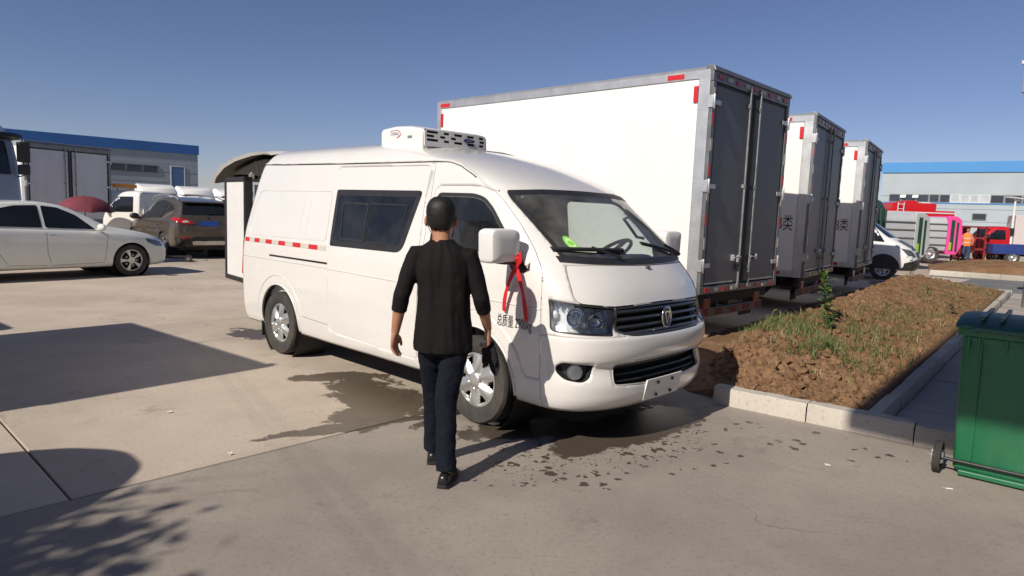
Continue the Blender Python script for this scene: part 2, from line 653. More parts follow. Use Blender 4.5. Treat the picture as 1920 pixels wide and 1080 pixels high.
class Shell:
    """keys: rows (z, half width, front x, rear x, front corner depth a, exponent n, rear corner radius)"""
    def __init__(s, keys):
        K = np.array(keys, float)
        s.z0, s.z1 = K[0, 0], K[-1, 0]
        s.fn = [pchip(K[:, 0], K[:, i]) for i in range(1, 7)]
        s._c = {}
    def row(s, z):
        k = round(float(z), 5)
        if k not in s._c:
            s._c[k] = [float(f(z)) for f in s.fn]
        return s._c[k]
    def y_at(s, x, z):
        w, xf, xr, a, n, rr = s.row(z)
        xc = xf - a
        if x > xc:
            t = min(1.0, (x - xc) / a)
            return w * (1 - t ** n) ** (1 / n)
        if x < xr + rr:
            t = min(rr, xr + rr - x)
            return w - rr + math.sqrt(max(0, rr * rr - t * t))
        return w
    def outline(s, z, NF, NS, NC, NR, extra=0.0):
        """half outline from rear centre (y=0) to front centre, y >= 0"""
        w, xf, xr, a, n, rr = s.row(z)
        w, xf, xr = max(w + extra, 0), xf + extra, xr - extra
        rr = min(rr, w * 0.95)
        P = []
        for i in range(NR):
            P.append((xr, (w - rr) * i / NR))
        for i in range(NC):
            t = math.pi / 2 * i / NC
            P.append((xr + rr * (1 - math.cos(t)), w - rr + rr * math.sin(t)))
        xc = xf - a
        xa = xr + rr
        for i in range(NS):
            P.append((xa + (xc - xa) * i / NS, w))
        # superellipse, resampled by arc length
        T = np.linspace(0, math.pi / 2, 160)
        cx = xc + a * np.sin(T) ** (2 / n)
        cy = w * np.cos(T) ** (2 / n)
        L = np.concatenate([[0], np.cumsum(np.hypot(np.diff(cx), np.diff(cy)))])
        S = np.linspace(0, L[-1], NF + 1)
        xs, ys = np.interp(S, L, cx), np.interp(S, L, cy)
        P += list(zip(xs, ys))
        return P
    def arc(s, z):
        k = ('arc', round(float(z), 4))
        if k not in s._c:
            w, xf, xr, a, n, rr = s.row(z)
            xc = xf - a
            T = np.linspace(math.pi / 2, 0, 200)
            cx = xc + a * np.sin(T) ** (2 / n)
            cy = w * np.cos(T) ** (2 / n)
            L = np.concatenate([[0], np.cumsum(np.hypot(np.diff(cx), np.diff(cy)))])
            s._c[k] = (L, cx, cy, xc, w)
        return s._c[k]
    def at_s(s, sa, z):
        """front chart: arc length from the front centre line (sign = side: + is right, -y)"""
        L, cx, cy, xc, w = s.arc(z)
        q = abs(sa)
        if q <= L[-1]:
            x, y = float(np.interp(q, L, cx)), float(np.interp(q, L, cy))
        else:
            x, y = xc - (q - L[-1]), w
        return (x, -y if sa > 0 else y, z)
    def s_at(s, x, y, z):
        L, cx, cy, xc, w = s.arc(z)
        if x <= xc:
            q = L[-1] + (xc - x)
        elif abs(y) > 0.6 * w:
            q = float(np.interp(-x, -cx, L))
        else:
            q = float(np.interp(abs(y), cy, L))
        return q if y < 0 else -q
    def fchart(s, u, v, d):
        e = 0.004
        p = Vector(s.at_s(u, v, ))
        a = Vector(s.at_s(u + e, v)) - Vector(s.at_s(u - e, v))
        b = Vector(s.at_s(u, min(v + e, s.z1))) - Vector(s.at_s(u, max(v - e, s.z0)))
        n = a.cross(b)
        n.normalize()
        if n.dot(Vector((p.x - (-1.0), p.y, 0))) < 0:
            n = -n
        return tuple(p + n * d)
    def schart(s, side):
        def f(u, v, d):
            e = 0.005
            p = Vector((u, side * s.y_at(u, v), v))
            a = Vector((2 * e, side * (s.y_at(u + e, v) - s.y_at(u - e, v)), 0))
            v0, v1 = max(v - e, s.z0), min(v + e, s.z1)
            b = Vector((0, side * (s.y_at(u, v1) - s.y_at(u, v0)), v1 - v0))
            n = a.cross(b)
            n.normalize()
            if n.y * side < 0:
                n = -n
            return tuple(p + n * d)
        return f
    def grid(s, zs, NF=40, NS=60, NC=6, NR=10, extra=0.0):
        rows = []
        for z in zs:
            h = s.outline(z, NF, NS, NC, NR, extra)
            left = [(x, y, z) for x, y in h]
            right = [(x, -y, z) for x, y in h[-2:0:-1]]
            rows.append(left + right)
        n = len(rows[0])
        V = np.array([p for r in rows for p in r])
        F = []
        for i in range(len(rows) - 1):
            for k in range(n):
                k2 = (k + 1) % n
                F.append((i * n + k2, i * n + k, (i + 1) * n + k, (i + 1) * n + k2))
        return V, F, n

# ================================================================== the refrigerated van
VAN = thing('cargo_van', 'white high roof refrigerated van with raised tailgate and red ribbon on its mirror', 'van', (0.3566, 5.6102, 0), -0.7667)
VK = [  # z, half width, front x, rear x, corner depth, exponent, rear radius
    (0.27, .845, 1.035, -3.94, .46, 2.7, .10), (0.31, .862, 1.075, -3.965, .47, 2.7, .10), (0.37, .876, 1.10, -3.975, .48, 2.75, .10),
    (0.45, .886, 1.105, -3.98, .48, 2.8, .10), (0.575, .894, 1.070, -3.98, .47, 2.8, .10), (0.625, .896, 1.108, -3.98, .48, 2.8, .10),
    (0.70, .899, 1.125, -3.98, .49, 2.8, .10), (0.765, .901, 1.12, -3.98, .49, 2.8, .10), (0.80, .901, 1.10, -3.98, .48, 2.8, .10), (0.835, .90, 1.068, -3.98, .46, 2.75, .10),
    (0.90, .90, 1.060, -3.98, .46, 2.7, .10), (1.00, .90, 1.040, -3.975, .46, 2.65, .10), (1.06, .899, 1.018, -3.97, .46, 2.6, .10), (1.12, .897, .985, -3.96, .47, 2.6, .10),
    (1.20, .890, .925, -3.95, .48, 2.55, .10), (1.29, .880, .845, -3.94, .50, 2.55, .10), (1.45, .855, .66, -3.90, .46, 2.55, .10), (1.60, .830, .478, -3.86, .42, 2.55, .10),
    (1.757, .803, .275, -3.82, .37, 2.6, .10), (1.80, .796, .215, -3.81, .36, 2.6, .10), (1.85, .787, .125, -3.79, .37, 2.5, .10), (1.92, .775, -.04, -3.77, .40, 2.4, .11), (2.0, .760, -.27, -3.745, .46, 2.3, .13),
    (2.04, .745, -.41, -3.73, .52, 2.3, .15), (2.08, .720, -.57, -3.72, .58, 2.25, .17), (2.12, .685, -.76, -3.71, .66, 2.2, .19), (2.155, .630, -.98, -3.69, .72, 2.2, .20),
    (2.185, .550, -1.26, -3.66, .76, 2.2, .20), (2.21, .440, -1.60, -3.60, .74, 2.2, .20), (2.226, .300, -1.95, -3.50, .6, 2.2, .15), (2.236, .150, -2.25, -3.35, .35, 2.2, .08), (2.239, .01, -2.5, -3.15, .05, 2.2, .004)]
SV = Shell(VK)

def circ(cx, cz, r, a0=0, a1=360, n=40):
    return [(cx + r * math.cos(R(a0 + (a1 - a0) * i / n)), cz + r * math.sin(R(a0 + (a1 - a0) * i / n))) for i in range(n + 1)]

# ---- outlines in the side chart (x, z)
ARCH_R, WB = 0.405, 3.073
arch_f = circ(0.0, 0.345, ARCH_R, 0, 360, 60)[:-1]
arch_r = circ(-WB, 0.345, ARCH_R, 0, 360, 60)[:-1]
fa = circ(0.0, 0.345, 0.52, 14, 150, 40)
fdoor = [(.655, .47), (.652, .80), (.645, 1.10), (.615, 1.215), (.50, 1.362), (.33, 1.53), (.145, 1.685), (.06, 1.745), (-.06, 1.785), (-.20, 1.792), (-.54, 1.792), (-.605, 1.765), (-.618, 1.70), (-.618, .62), (-.60, .60)] + fa[::-1][1:-1] + [(.52, .47)]
fdoor = resample(rounded(fdoor, 0.02, 2), 0.03)
sdoor = resample(rounded([(-2.08, .40), (-.715, .36), (-.70, 1.0), (-.715, 1.40), (-.725, 1.70), (-.70, 1.955), (-2.08, 1.965)], [.06, .05, .02, .02, .02, .04, .04], 4), 0.03)
fwin = rounded([(.345, 1.36), (.08, 1.632), (-.02, 1.705), (-.14, 1.732), (-.545, 1.735), (-.578, 1.70), (-.585, 1.255), (.30, 1.272), (.42, 1.285)], [.03, .05, .05, .05, .03, .03, .05, .02, .02], 4)
fwin_l = rounded([(.42, 1.33), (.12, 1.645), (.0, 1.715), (-.14, 1.738), (-.56, 1.740), (-.60, 1.70), (-.605, 1.225), (.30, 1.235), (.50, 1.245)], [.03, .05, .05, .05, .03, .03, .05, .02, .02], 4)
swin = rounded([(-2.062, 1.752), (-.765, 1.748), (-.935, 1.228), (-2.058, 1.222)], [.03, .05, .10, .02], 6)
sail = [(.345, 1.36), (.50, 1.215), (.47, 1.185), (.36, 1.195), (.30, 1.272)]
# ---- outlines in the front chart (s, z): s > 0 is the van's right
def sx(x, z, right=True):
    q = SV.s_at(x, -1, z)
    return q if right else -q
hl_out0, hl_out1 = sx(.705, 1.02), sx(.735, .83)
headl = [(.545, .985), (.80, 1.008), (hl_out0, 1.035), (hl_out1, .822), (.80, .808), (.60, .800), (.575, .86)]
headl = rounded(headl, [.015, .05, .02, .03, .05, .03, .02], 4)
headl_l = [(-a, b) for a, b in headl][::-1]
grille = rounded([(-.535, .985), (0, .998), (.535, .985), (.565, .86), (.545, .815), (.43, .79), (0, .783), (-.43, .79), (-.545, .815), (-.565, .86)], [.015, .3, .015, .03, .02, .06, .3, .06, .02, .03], 4)
mouth = rounded([(-.56, .605), (0, .615), (.56, .605), (.585, .46), (0, .43), (-.585, .46)], [.03, .2, .03, .04, .2, .04], 4)
fog = rounded([(.72, .605), (.965, .62), (.985, .56), (.93, .50), (.80, .485), (.735, .53)], [.02, .03, .03, .04, .04, .03], 4)
fog_l = [(-a, b) for a, b in fog][::-1]
wb_c, wt_c = sx(.69, 1.285), sx(.115, 1.757)
wsh = [(-wb_c, 1.292), (-.45, 1.272), (0, 1.264), (.45, 1.272), (wb_c, 1.292), (wb_c - .005, 1.36), (wt_c + .02, 1.70), (wt_c, 1.752), (.42, 1.772), (0, 1.778), (-.42, 1.772), (-wt_c, 1.752), (-wt_c - .02, 1.70), (-wb_c + .005, 1.36)]
wsh = rounded(wsh, [.03, .1, .1, .1, .03, .05, .05, .02, .1, .1, .1, .02, .05, .05], 4)
hd = sx(.86, 1.05)
hood = [(-.545, .989), (0, 1.002), (.545, .989), (.80, 1.012), (.835, 1.05), (.82, 1.15), (.775, 1.255), (.45, 1.258), (0, 1.25), (-.45, 1.258), (-.775, 1.255), (-.82, 1.15), (-.835, 1.05), (-.80, 1.012)]
hood = rounded(hood, [.02, .2, .02, .03, .03, .05, .02, .1, .2, .1, .02, .05, .03, .03], 4)

SIDE_R = {'fdoor': fdoor, 'sdoor': sdoor, 'arch_f': arch_f, 'arch_r': arch_r}
SIDE_L = {'fwin': fwin_l, 'arch_f': arch_f, 'arch_r': arch_r}
FRONT = {'headl': headl, 'headl_l': headl_l, 'grille': grille, 'mouth': mouth, 'fog': fog, 'fog_l': fog_l, 'wsh': wsh, 'hood': hood}

def seg_nearest(P, poly):
    A = np.asarray(poly)
    B = np.roll(A, -1, axis=0)
    D = B - A
    L2 = (D ** 2).sum(1) + 1e-12
    best, bd = None, 1e9
    t = np.clip(((P - A) * D).sum(1) / L2, 0, 1)
    Q = A + D * t[:, None]
    d = np.hypot(*(Q - P).T)
    i = int(d.argmin())
    return Q[i], float(d[i])

zs = list(np.arange(0.27, 2.0, 0.0193)) + [2.0, 2.02, 2.04, 2.06, 2.08, 2.10, 2.12, 2.138, 2.155, 2.17, 2.185, 2.198, 2.21, 2.219, 2.226, 2.232, 2.236, 2.239]
V, F, ncol = SV.grid(zs, NF=66, NS=215, NC=8, NR=18)
F = np.array(F)
C_ = V[F].mean(1)
lab = np.zeros(len(F), int)
regs = [None]
def chart_front(P):
    return np.array([(SV.s_at(p[0], p[1], p[2]), p[2]) for p in P])
isf = C_[:, 0] > -0.6
cf = np.zeros((len(F), 2))
ff = np.where((C_[:, 0] > 0.0) & (C_[:, 2] < 1.95))[0]
cf[ff] = chart_front(C_[ff])
ss = C_[:, [0, 2]]
for nm, poly in SIDE_R.items():
    regs.append(('R', nm, poly))
    k = len(regs) - 1
    idx = np.where(C_[:, 1] < -0.3)[0]
    ins = pip(ss[idx], poly)
    lab[idx[ins]] = k
for nm, poly in SIDE_L.items():
    regs.append(('L', nm, poly))
    k = len(regs) - 1
    idx = np.where(C_[:, 1] > 0.3)[0]
    ins = pip(ss[idx], poly)
    lab[idx[ins]] = k
for nm, poly in FRONT.items():
    regs.append(('F', nm, poly))
    k = len(regs) - 1
    ins = pip(cf[ff], poly)
    sel = ff[ins]
    sel = sel[lab[sel] == 0]
    lab[sel] = k
# rear doorway
rear = (C_[:, 0] < -3.6) & (np.abs(C_[:, 1]) < 0.70) & (C_[:, 2] > 0.62) & (C_[:, 2] < 2.02) & (np.abs(C_[:, 1]) < np.interp(C_[:, 2], [0, 1.2, 2.0], [.72, .72, .60]))
regs.append(('X', 'rear', None))
lab[rear] = len(regs) - 1
vl = {}
for fi, f in enumerate(F):
    for v in f:
        vl.setdefault(int(v), set()).add(int(lab[fi]))
for v, s_ in vl.items():
    if len(s_) < 2 or 0 not in s_:
        continue
    for k in s_:
        if k == 0 or regs[k][0] == 'X':
            continue
        typ, nm, poly = regs[k]
        p = V[v]
        if typ in 'RL':
            q, d = seg_nearest(np.array([p[0], p[2]]), poly)
            if d < 0.035:
                z = min(max(q[1], .27), 2.2)
                V[v] = (q[0], SV.y_at(q[0], z) * (-1 if typ == 'R' else 1), z)
        else:
            q, d = seg_nearest(np.array([SV.s_at(p[0], p[1], p[2]), p[2]]), poly)
            if d < 0.035:
                V[v] = SV.at_s(float(q[0]), float(q[1]))
        break
def sub_shell(name, sel, m, parent):
    fs = F[sel]
    u, inv = np.unique(fs, return_inverse=True)
    fs = inv.reshape(fs.shape)
    vs = V[u].tolist()
    faces = [tuple(int(i) for i in f) for f in fs]
    # return lips on open edges
    cnt = set()
    for f in faces:
        for i in range(4):
            cnt.add((f[i], f[(i + 1) % 4]))
    return mesh_obj(name, vs, faces, m, parent, 60)
body_sel = lab == 0
bumper_sel = body_sel & (C_[:, 2] < 0.80) & (C_[:, 0] > 0.655)
shell_o = sub_shell('body_shell', body_sel & ~bumper_sel, 'van_white', VAN)
bump_o = sub_shell('front_bumper', bumper_sel, 'van_white', VAN)
for o in (shell_o, bump_o):
    s_ = o.modifiers.new('skin', 'SOLIDIFY')
    s_.thickness = 0.022
    s_.offset = -1
    s_.use_rim = True
chR, chL = SV.schart(-1), SV.schart(1)
# seam behind the doors: dark gasket just under the skin
door = patch('front_door', inset(fdoor, 0.0035), chR, 'van_white', VAN, 0.04, 0.03)
sl = patch('sliding_door', inset(sdoor, 0.0035), chR, 'van_white', VAN, 0.045, 0.03)
# cut the window holes in the doors: rebuild both doors with holes
def holed_patch(name, poly, hole, fn, m, parent, step, depth):
    ring = resample(poly, step)
    hr = resample(hole, step)
    xs = [p[0] for p in ring]
    ys = [p[1] for p in ring]
    G = np.array([(a, b) for a in np.arange(min(xs) + step / 2, max(xs), step) for b in np.arange(min(ys) + step / 2, max(ys), step)])
    G = G[pip(G, inset(ring, step * .45)) & ~pip(G, inset(hr, -step * .45))]
    pts = list(ring) + list(hr) + [tuple(g) for g in G]
    n, m2 = len(ring), len(hr)
    ed = [(i, (i + 1) % n) for i in range(n)] + [(n + i, n + (i + 1) % m2) for i in range(m2)]
    r = delaunay_2d_cdt([Vector(p) for p in pts], ed, [], 0, 1e-7)
    vs2 = [tuple(v) for v in r[0]]
    cen = np.array([np.mean([vs2[i] for i in f], axis=0) for f in r[2]])
    ok = pip(cen, ring) & ~pip(cen, hr)
    fs = [tuple(f) for f, k in zip(r[2], ok) if k]
    Vv = [fn(u, v, 0.0) for u, v in vs2]
    a, b, d = [Vector(Vv[i]) for i in fs[0][:3]]
    o = Vector(fn(*vs2[fs[0][0]], 0.02)) - a
    if (b - a).cross(d - a).dot(o) < 0:
        fs = [f[::-1] for f in fs]
    es = set()
    for f in fs:
        for i in range(len(f)):
            es.add((f[i], f[(i + 1) % len(f)]))
    idx = {}
    Ff = list(fs)
    for e in [e for e in es if (e[1], e[0]) not in es]:
        for i in e:
            if i not in idx:
                idx[i] = len(Vv)
                Vv.append(fn(vs2[i][0], vs2[i][1], -depth))
        Ff.append((e[1], e[0], idx[e[0]], idx[e[1]]))
    return mesh_obj(name, Vv, Ff, m, parent, 50)
for o in (door, sl):
    bpy.data.objects.remove(o, do_unlink=True)
door = holed_patch('front_door', inset(fdoor, 0.0035), inset(fwin, 0.03), chR, 'van_white', VAN, 0.04, 0.03)
sl = holed_patch('sliding_door', inset(sdoor, 0.0035), inset(swin, 0.05), chR, 'van_white', VAN, 0.045, 0.03)
# panes: black printed border ring + glass
def ring_patch(name, outer, width, fn, off, m, parent):
    inn = inset(outer, width)
    n = len(outer)
    V_ = [fn(u, v, off) for u, v in outer] + [fn(u, v, off) for u, v in inn] + [fn(u, v, -0.01) for u, v in outer]
    F_ = []
    for i in range(n):
        j = (i + 1) % n
        F_ += [(i, j, n + j, n + i), (i, 2 * n + i, 2 * n + j, j)]
    return mesh_obj(name, V_, F_, m, parent, 60)
g = patch('window', inset(fwin, 0.006), (lambda u, v, d: chR(u, v, d + 0.003)), 'glass_side', door, 0.06)
ring_patch('window_seal', resample(fwin, .04), 0.026, chR, 0.005, 'black_rubber', door)
g = patch('window', inset(swin, 0.006), lambda u, v, d: chR(u, v, d + 0.003), 'glass_dark', sl, 0.06)
ring_patch('window_border', resample(swin, .05), 0.055, chR, 0.0045, 'black_plastic', sl)
inn1 = rounded([(-1.93, 1.64), (-1.50, 1.635), (-1.50, 1.285), (-1.90, 1.285)], 0.03, 4)
ring_patch('sliding_pane_frame', resample(inn1, .05), 0.022, chR, 0.007, 'black_plastic', sl)
inn2 = rounded([(-1.48, 1.635), (-.93, 1.63), (-1.02, 1.285), (-1.48, 1.285)], [.02, .03, .06, .02], 4)
ring_patch('pane_frame', resample(inn2, .05), 0.012, chR, 0.006, 'black_plastic', sl)
patch('mirror_sail', sail, lambda u, v, d: chR(u, v, d + 0.006), 'black_plastic', door, 0.05, 0.006)
gl = patch('window', inset(fwin_l, -0.004), lambda u, v, d: chL(u, v, d + 0.003), 'glass_side', VAN, 0.06)
ring_patch('window_seal', resample(fwin_l, .04), 0.018, chL, 0.005, 'black_rubber', VAN)
ws = patch('windscreen', inset(wsh, -0.004), lambda u, v, d: SV.fchart(u, v, d + 0.004), 'glass_clear', VAN, 0.06)
ring_patch('windscreen_border', resample(inset(wsh, -.006), .04), 0.034, SV.fchart, 0.006, 'black_plastic', ws)
hood_o = patch('bonnet', inset(hood, 0.0035), SV.fchart, 'van_white', VAN, 0.04, 0.03)

# seam gaskets: dark strips under the panel gaps
def gasket(poly, fn, parent, wd=0.02, dp=0.014, name='seam_gasket'):
    a, b = inset(poly, wd), inset(poly, -wd)
    n = len(poly)
    V_ = [fn(u, v, -dp) for u, v in a] + [fn(u, v, -dp) for u, v in b]
    return mesh_obj(name, V_, [(i, (i + 1) % n, n + (i + 1) % n, n + i) for i in range(n)], 'dark_void', parent)
gasket(fdoor, chR, VAN)
gasket(sdoor, chR, VAN)
gasket(resample(hood, .04), SV.fchart, VAN)

# pressed lines on the flank, drip moulding along the high roof
def line_on(pts, fn, r, m, name, parent, off=0.0, n=6):
    b = MB()
    b.tube([fn(u, v, off) for u, v in pts], r, n)
    return b.build(name, m, parent, 60)
drip = resample([(-3.70, 2.03), (-3.2, 2.018), (-2.0, 2.003), (-.68, 1.993), (-.50, 1.985), (-.38, 1.955), (-.20, 1.88), (-.05, 1.80), (.03, 1.765), (.075, 1.752)], .05, closed=False) + [(.075, 1.752)]
line_on(drip, chR, 0.008, 'van_white', 'roof_moulding', VAN, 0.004)
line_on([(a, b - .010) for a, b in drip[:-6]], chR, 0.004, 'black_rubber', 'roof_seam', VAN, 0.002)
line_on(drip, chL, 0.008, 'van_white', 'roof_moulding', VAN, 0.004)
qp = rounded([(-3.78, 1.30), (-3.72, 1.56), (-3.62, 1.735), (-2.14, 1.735), (-2.14, 1.26), (-3.70, 1.25)], .05, 4)
def groove(poly, fn, name, parent, wd=0.010, dp=0.006, closed=True):
    pl = resample(poly, .05, closed)
    if closed:
        pl = pl + [pl[0]]
    b = MB()
    b.tube([fn(u, v, -0.0005) for u, v in pl], 0.0042, 6)
    return b.build(name, 'van_white', parent, 60)
groove(qp, chR, 'pressed_panel_line', shell_o)
groove([(-2.66, 1.30), (-2.64, 1.69)], chR, 'pressed_panel_line', shell_o, closed=False)
groove([(-2.54, 1.28), (-2.52, 1.69)], chR, 'pressed_panel_line', shell_o, closed=False)
groove([(-2.56, 1.275), (-2.18, 1.275)], chR, 'pressed_panel_line', shell_o, closed=False)
def vline(pts, name, par=shell_o):
    b = MB()
    b.tube([chR(u, v, 0.0002) for u, v in resample(pts, .06, False) + [pts[-1]]], 0.0022, 5)
    return b.build(name, 'steel_dark', par, 60)
vline([(-.655, 1.985), (-.70, 1.965)], 'panel_seam')
vline([(-2.60, .47), (-2.09, .455)], 'panel_seam')
vline([(-.655, 1.98), (-.66, .42)], 'panel_seam')
# waist crease
for seg_, par in (([(-3.96, 1.005), (-2.10, 1.005)], shell_o), ([(-2.06, 1.0), (-.74, .985)], sl), ([(-.60, .98), (.63, .955)], door)):
    b = MB()
    b.tube([chR(u, v, -0.004) for u, v in resample(seg_, .08, False) + [seg_[-1]]], 0.0085, 8)
    b.build('waist_crease', 'van_white', par, 60)
# rail for the sliding door
b = MB()
pr = resample([(-3.26, 1.047), (-2.09, 1.049)], .1, False) + [(-2.09, 1.049)]
b.rings([[chR(u, v - .009, 0.0025), chR(u, v - .009, -.006), chR(u, v + .009, -.006), chR(u, v + .009, 0.0025)] for u, v in pr])
b.build('door_rail', 'dark_void', VAN)
# wheel arch lips and wells
for cx in (0.0, -WB):
    for sd, ch in ((-1, chR), (1, chL)):
        b = MB()
        pts = [p for p in circ(cx, .345, ARCH_R, -6, 186, 40)]
        b.tube([ch(u, max(v, .272), 0.0) for u, v in pts], 0.010, 8)
        b.build('wheel_arch_lip', 'van_white', VAN, 60)
        b = MB()
        b.lathe([(0.02, sd * .50), (.415, sd * .50), (.415, sd * .865)], 'y', (cx, 0, .345), 36)
        b.build('wheel_well', 'chassis', VAN, 60)
        if sd < 0 and cx < -1:
            for rr_ in (.50,):
                b = MB()
                b.tube([ch(u, max(v, .30), -0.003) for u, v in circ(cx, .345, rr_, 8, 172, 40)], 0.007, 6)
                b.build('arch_flare', 'van_white', VAN, 60)
    wheel(VAN, cx, -.795, .335, .205, .212, 'cap', 6, -1, rot=.45)
    wheel(VAN, cx, .795, .335, .205, .212, 'cap', 6, 1)
# mud flaps, underbody
b = MB()
b.box((-3.53, -.86, .13), (-3.51, -.64, .42))
b.build('mud_flap', 'black_rubber', VAN)
b = MB()
b.box((-3.9, -.55, .28), (.95, .55, .33))
b.box((-3.6, -.78, .30), (-.45, .78, .36))
b.box((-3.3, -.5, .20), (-2.8, .5, .32))
b.box((-2.6, -.12, .16), (-.6, .12, .30))
b.cbox((0, 0, .25), (.12, 1.4, .10))
b.build('underbody', 'chassis', VAN)

# ---- cabin
b = MB()
b.box((-3.85, -.80, .62), (.70, .80, .66))
b.box((-.10, -.80, .66), (.02, .80, .80))
b.build('cabin_floor', 'interior', VAN)
b = MB()
rg = []
for t in np.linspace(-1, 1, 17):
    y = .76 * t
    dx = -.30 * abs(t) ** 3.2
    rg.append([(.78 + dx, y, .70), (.86 + dx, y, .95), (.84 + dx, y, 1.10), (.74 + dx, y, 1.235), (.60 + dx * .8, y, 1.268), (.38 + dx * .3, y, 1.262), (.32, y, 1.15), (.30, y, .92), (.32, y, .70)])
b.rings(rg)
b.build('dashboard', 'interior', VAN, 50)
b = MB()
b.prism([(-.82, .64), (.82, .64), (.84, 1.0), (.72, 1.95), (.60, 2.10), (-.60, 2.10), (-.72, 1.95), (-.84, 1.0)], 'x', -2.16, -2.12)
b.build('cargo_partition', 'plastic_white', VAN)
b = MB()   # head lining and trims
hv = []
rows_ = []
for x in np.linspace(-2.1, -.10, 14):
    rw = []
    for t in np.linspace(-1, 1, 15):
        y = t * .70
        rw.append((x, y, min(2.16 - .20 * abs(t) ** 2.6, 2.16 - max(0, x + .9) * .42)))
    rows_.append(rw)
b.rings(rows_, cap=False, closed=False)
b.build('head_lining', 'interior_grey', VAN, 60)
def seat(y, w, x=-.42):
    s_ = MB()
    s_.prism(rounded([(x - .05, .80), (x + .50, .82), (x + .53, .92), (x + .42, .955), (x, .93)], .05), 'y', y - w / 2, y + w / 2)
    o = s_.build('seat', 'seat', VAN, 45, 0.03, seg=3)
    s_ = MB()
    s_.prism(rounded([(x - .02, .90), (x + .12, .93), (x - .04, 1.48), (x - .10, 1.52), (x - .18, 1.48)], .05), 'y', y - w / 2 + .02, y + w / 2 - .02)
    s_.build('seat_back', 'seat', o, 45, 0.04, seg=3)
    s_ = MB()
    s_.prism(rounded([(x - .20, 1.54), (x - .08, 1.55), (x - .12, 1.73), (x - .20, 1.74)], .04), 'y', y - .14, y + .14)
    s_.tube([(x - .13, y - .06, 1.46), (x - .15, y - .06, 1.58)], .008)
    s_.tube([(x - .13, y + .06, 1.46), (x - .15, y + .06, 1.58)], .008)
    s_.build('head_rest', 'seat', o, 45, 0.03, seg=3)
seat(-.47, .50)
seat(.47, .50)
seat(0.0, .36)
b = MB()
cw = Vector((.22, .47, 1.285))
ax = Vector((-.62, 0, .78)).normalized()
e1 = Vector((0, 1, 0))
e2 = ax.cross(e1)
b.tube([cw + e1 * (.19 * math.cos(t)) + e2 * (.19 * math.sin(t)) for t in np.linspace(0, 2 * math.pi, 33)], .016, 8)
b.tube([cw - e1 * .19, cw, cw + e1 * .19], .018, 6)
b.tube([cw, cw - e2 * .19], .018, 6)
b.tube([cw, cw - ax * .30], .035, 8)
b.build('steering_wheel', 'black_plastic', VAN, 60)
b = MB()     # grab handle and sun visor
b.tube([(.26, .66, 1.60), (.24, .60, 1.58), (.37, .62, 1.43), (.40, .68, 1.42)], .014, 8)
b.build('grab_handle', 'interior_grey', VAN, 60)
for y in (-.38, .38):
    b = MB()
    b.cbox((.14, y, 1.715), (.16, .56, .02), mtx=None)
    b.build('sun_visor', 'interior_grey', VAN, 45, 0.008)
# papers on the dashboard, sticker
def paper(c, sx_, sy_, rz, label, m='paper'):
    n = 7
    V_ = [(sx_ * (i / (n - 1) - .5), sy_ * (j / (n - 1) - .5), 0.010 * math.sin(i * 1.3 + j * .9) * (i / n)) for i in range(n) for j in range(n)]
    V_ += [(a, b_, c_ - .004) for a, b_, c_ in V_]
    F_ = [(i * n + j, (i + 1) * n + j, (i + 1) * n + j + 1, i * n + j + 1) for i in range(n - 1) for j in range(n - 1)]
    F_ += [tuple(k + n * n for k in f[::-1]) for f in F_]
    o = mesh_obj('paper_sheet', V_, F_, m, None, 60)
    th, ct, st = -0.7667, math.cos(-0.7667), math.sin(-0.7667)
    o.location = (0.3566 + c[0] * ct - c[1] * st, 5.6102 + c[0] * st + c[1] * ct, c[2])
    o.rotation_euler = (0, 0.05, th + rz)
    tag(o, label, 'paper')
paper((.56, -.10, 1.290), .24, .42, .2, 'pale printed sheet lying in the middle of the white van dashboard')
paper((.54, .40, 1.290), .18, .24, -.3, 'small pale sheet lying behind the steering wheel on the van dashboard')
stc = (.615, 1.395)
def ell(c, ru, rv, n=28):
    return [(c[0] + ru * math.cos(2 * math.pi * i / n), c[1] + rv * math.sin(2 * math.pi * i / n)) for i in range(n)]
st_ = patch('inspection_sticker', ell(stc, .042, .050), lambda u, v, d: SV.fchart(u, v, d + 0.0065), 'green_sticker', ws, 0.03)
MT['pale_green'] = mat('pale_green', (0.62, 0.80, 0.35), 0.6)
patch('sticker_ring', ell(stc, .030, .036), lambda u, v, d: SV.fchart(u, v, d + 0.0075), 'pale_green', st_, 0.03)
patch('sticker_mark', ell((stc[0], stc[1] + .002), .022, .016), lambda u, v, d: SV.fchart(u, v, d + 0.0085), 'green_sticker', st_, 0.03)
# wipers + cowl
b = MB()
cw_ = [(s, 1.276 + .02 * (abs(s) / .8) ** 2) for s in np.linspace(-.80, .80, 30)]
b.rings([[SV.fchart(u, v - .022, .004), SV.fchart(u, v - .022, .012), SV.fchart(u, v + .012, .014), SV.fchart(u, v + .016, .004)] for u, v in cw_])
b.build('cowl_grille', 'black_plastic', VAN, 40)
def wiper(s0, s1, s2, zA, zB):
    b = MB()
    arm = [(s0, 1.285), (s0 + (s1 - s0) * .35, 1.296 + .010), (s1, (zA + zB) / 2 + .004)]
    pts = resample(arm, .05, False) + [arm[-1]]
    b.tube([SV.fchart(u, v, .035) for u, v in pts], .010, 6)
    bl = [(s1 + (s2 - s1) * t, zA + (zB - zA) * t) for t in np.linspace(-1, 1, 14)]
    b.rings([[SV.fchart(u, v - .010, .018), SV.fchart(u, v - .006, .034), SV.fchart(u, v + .006, .034), SV.fchart(u, v + .010, .018)] for u, v in bl])
    b.build('wiper', 'black_rubber', VAN, 50)
wiper(.30, .50, .80, 1.345, 1.350)
wiper(-.72, -.42, -.10, 1.335, 1.385)
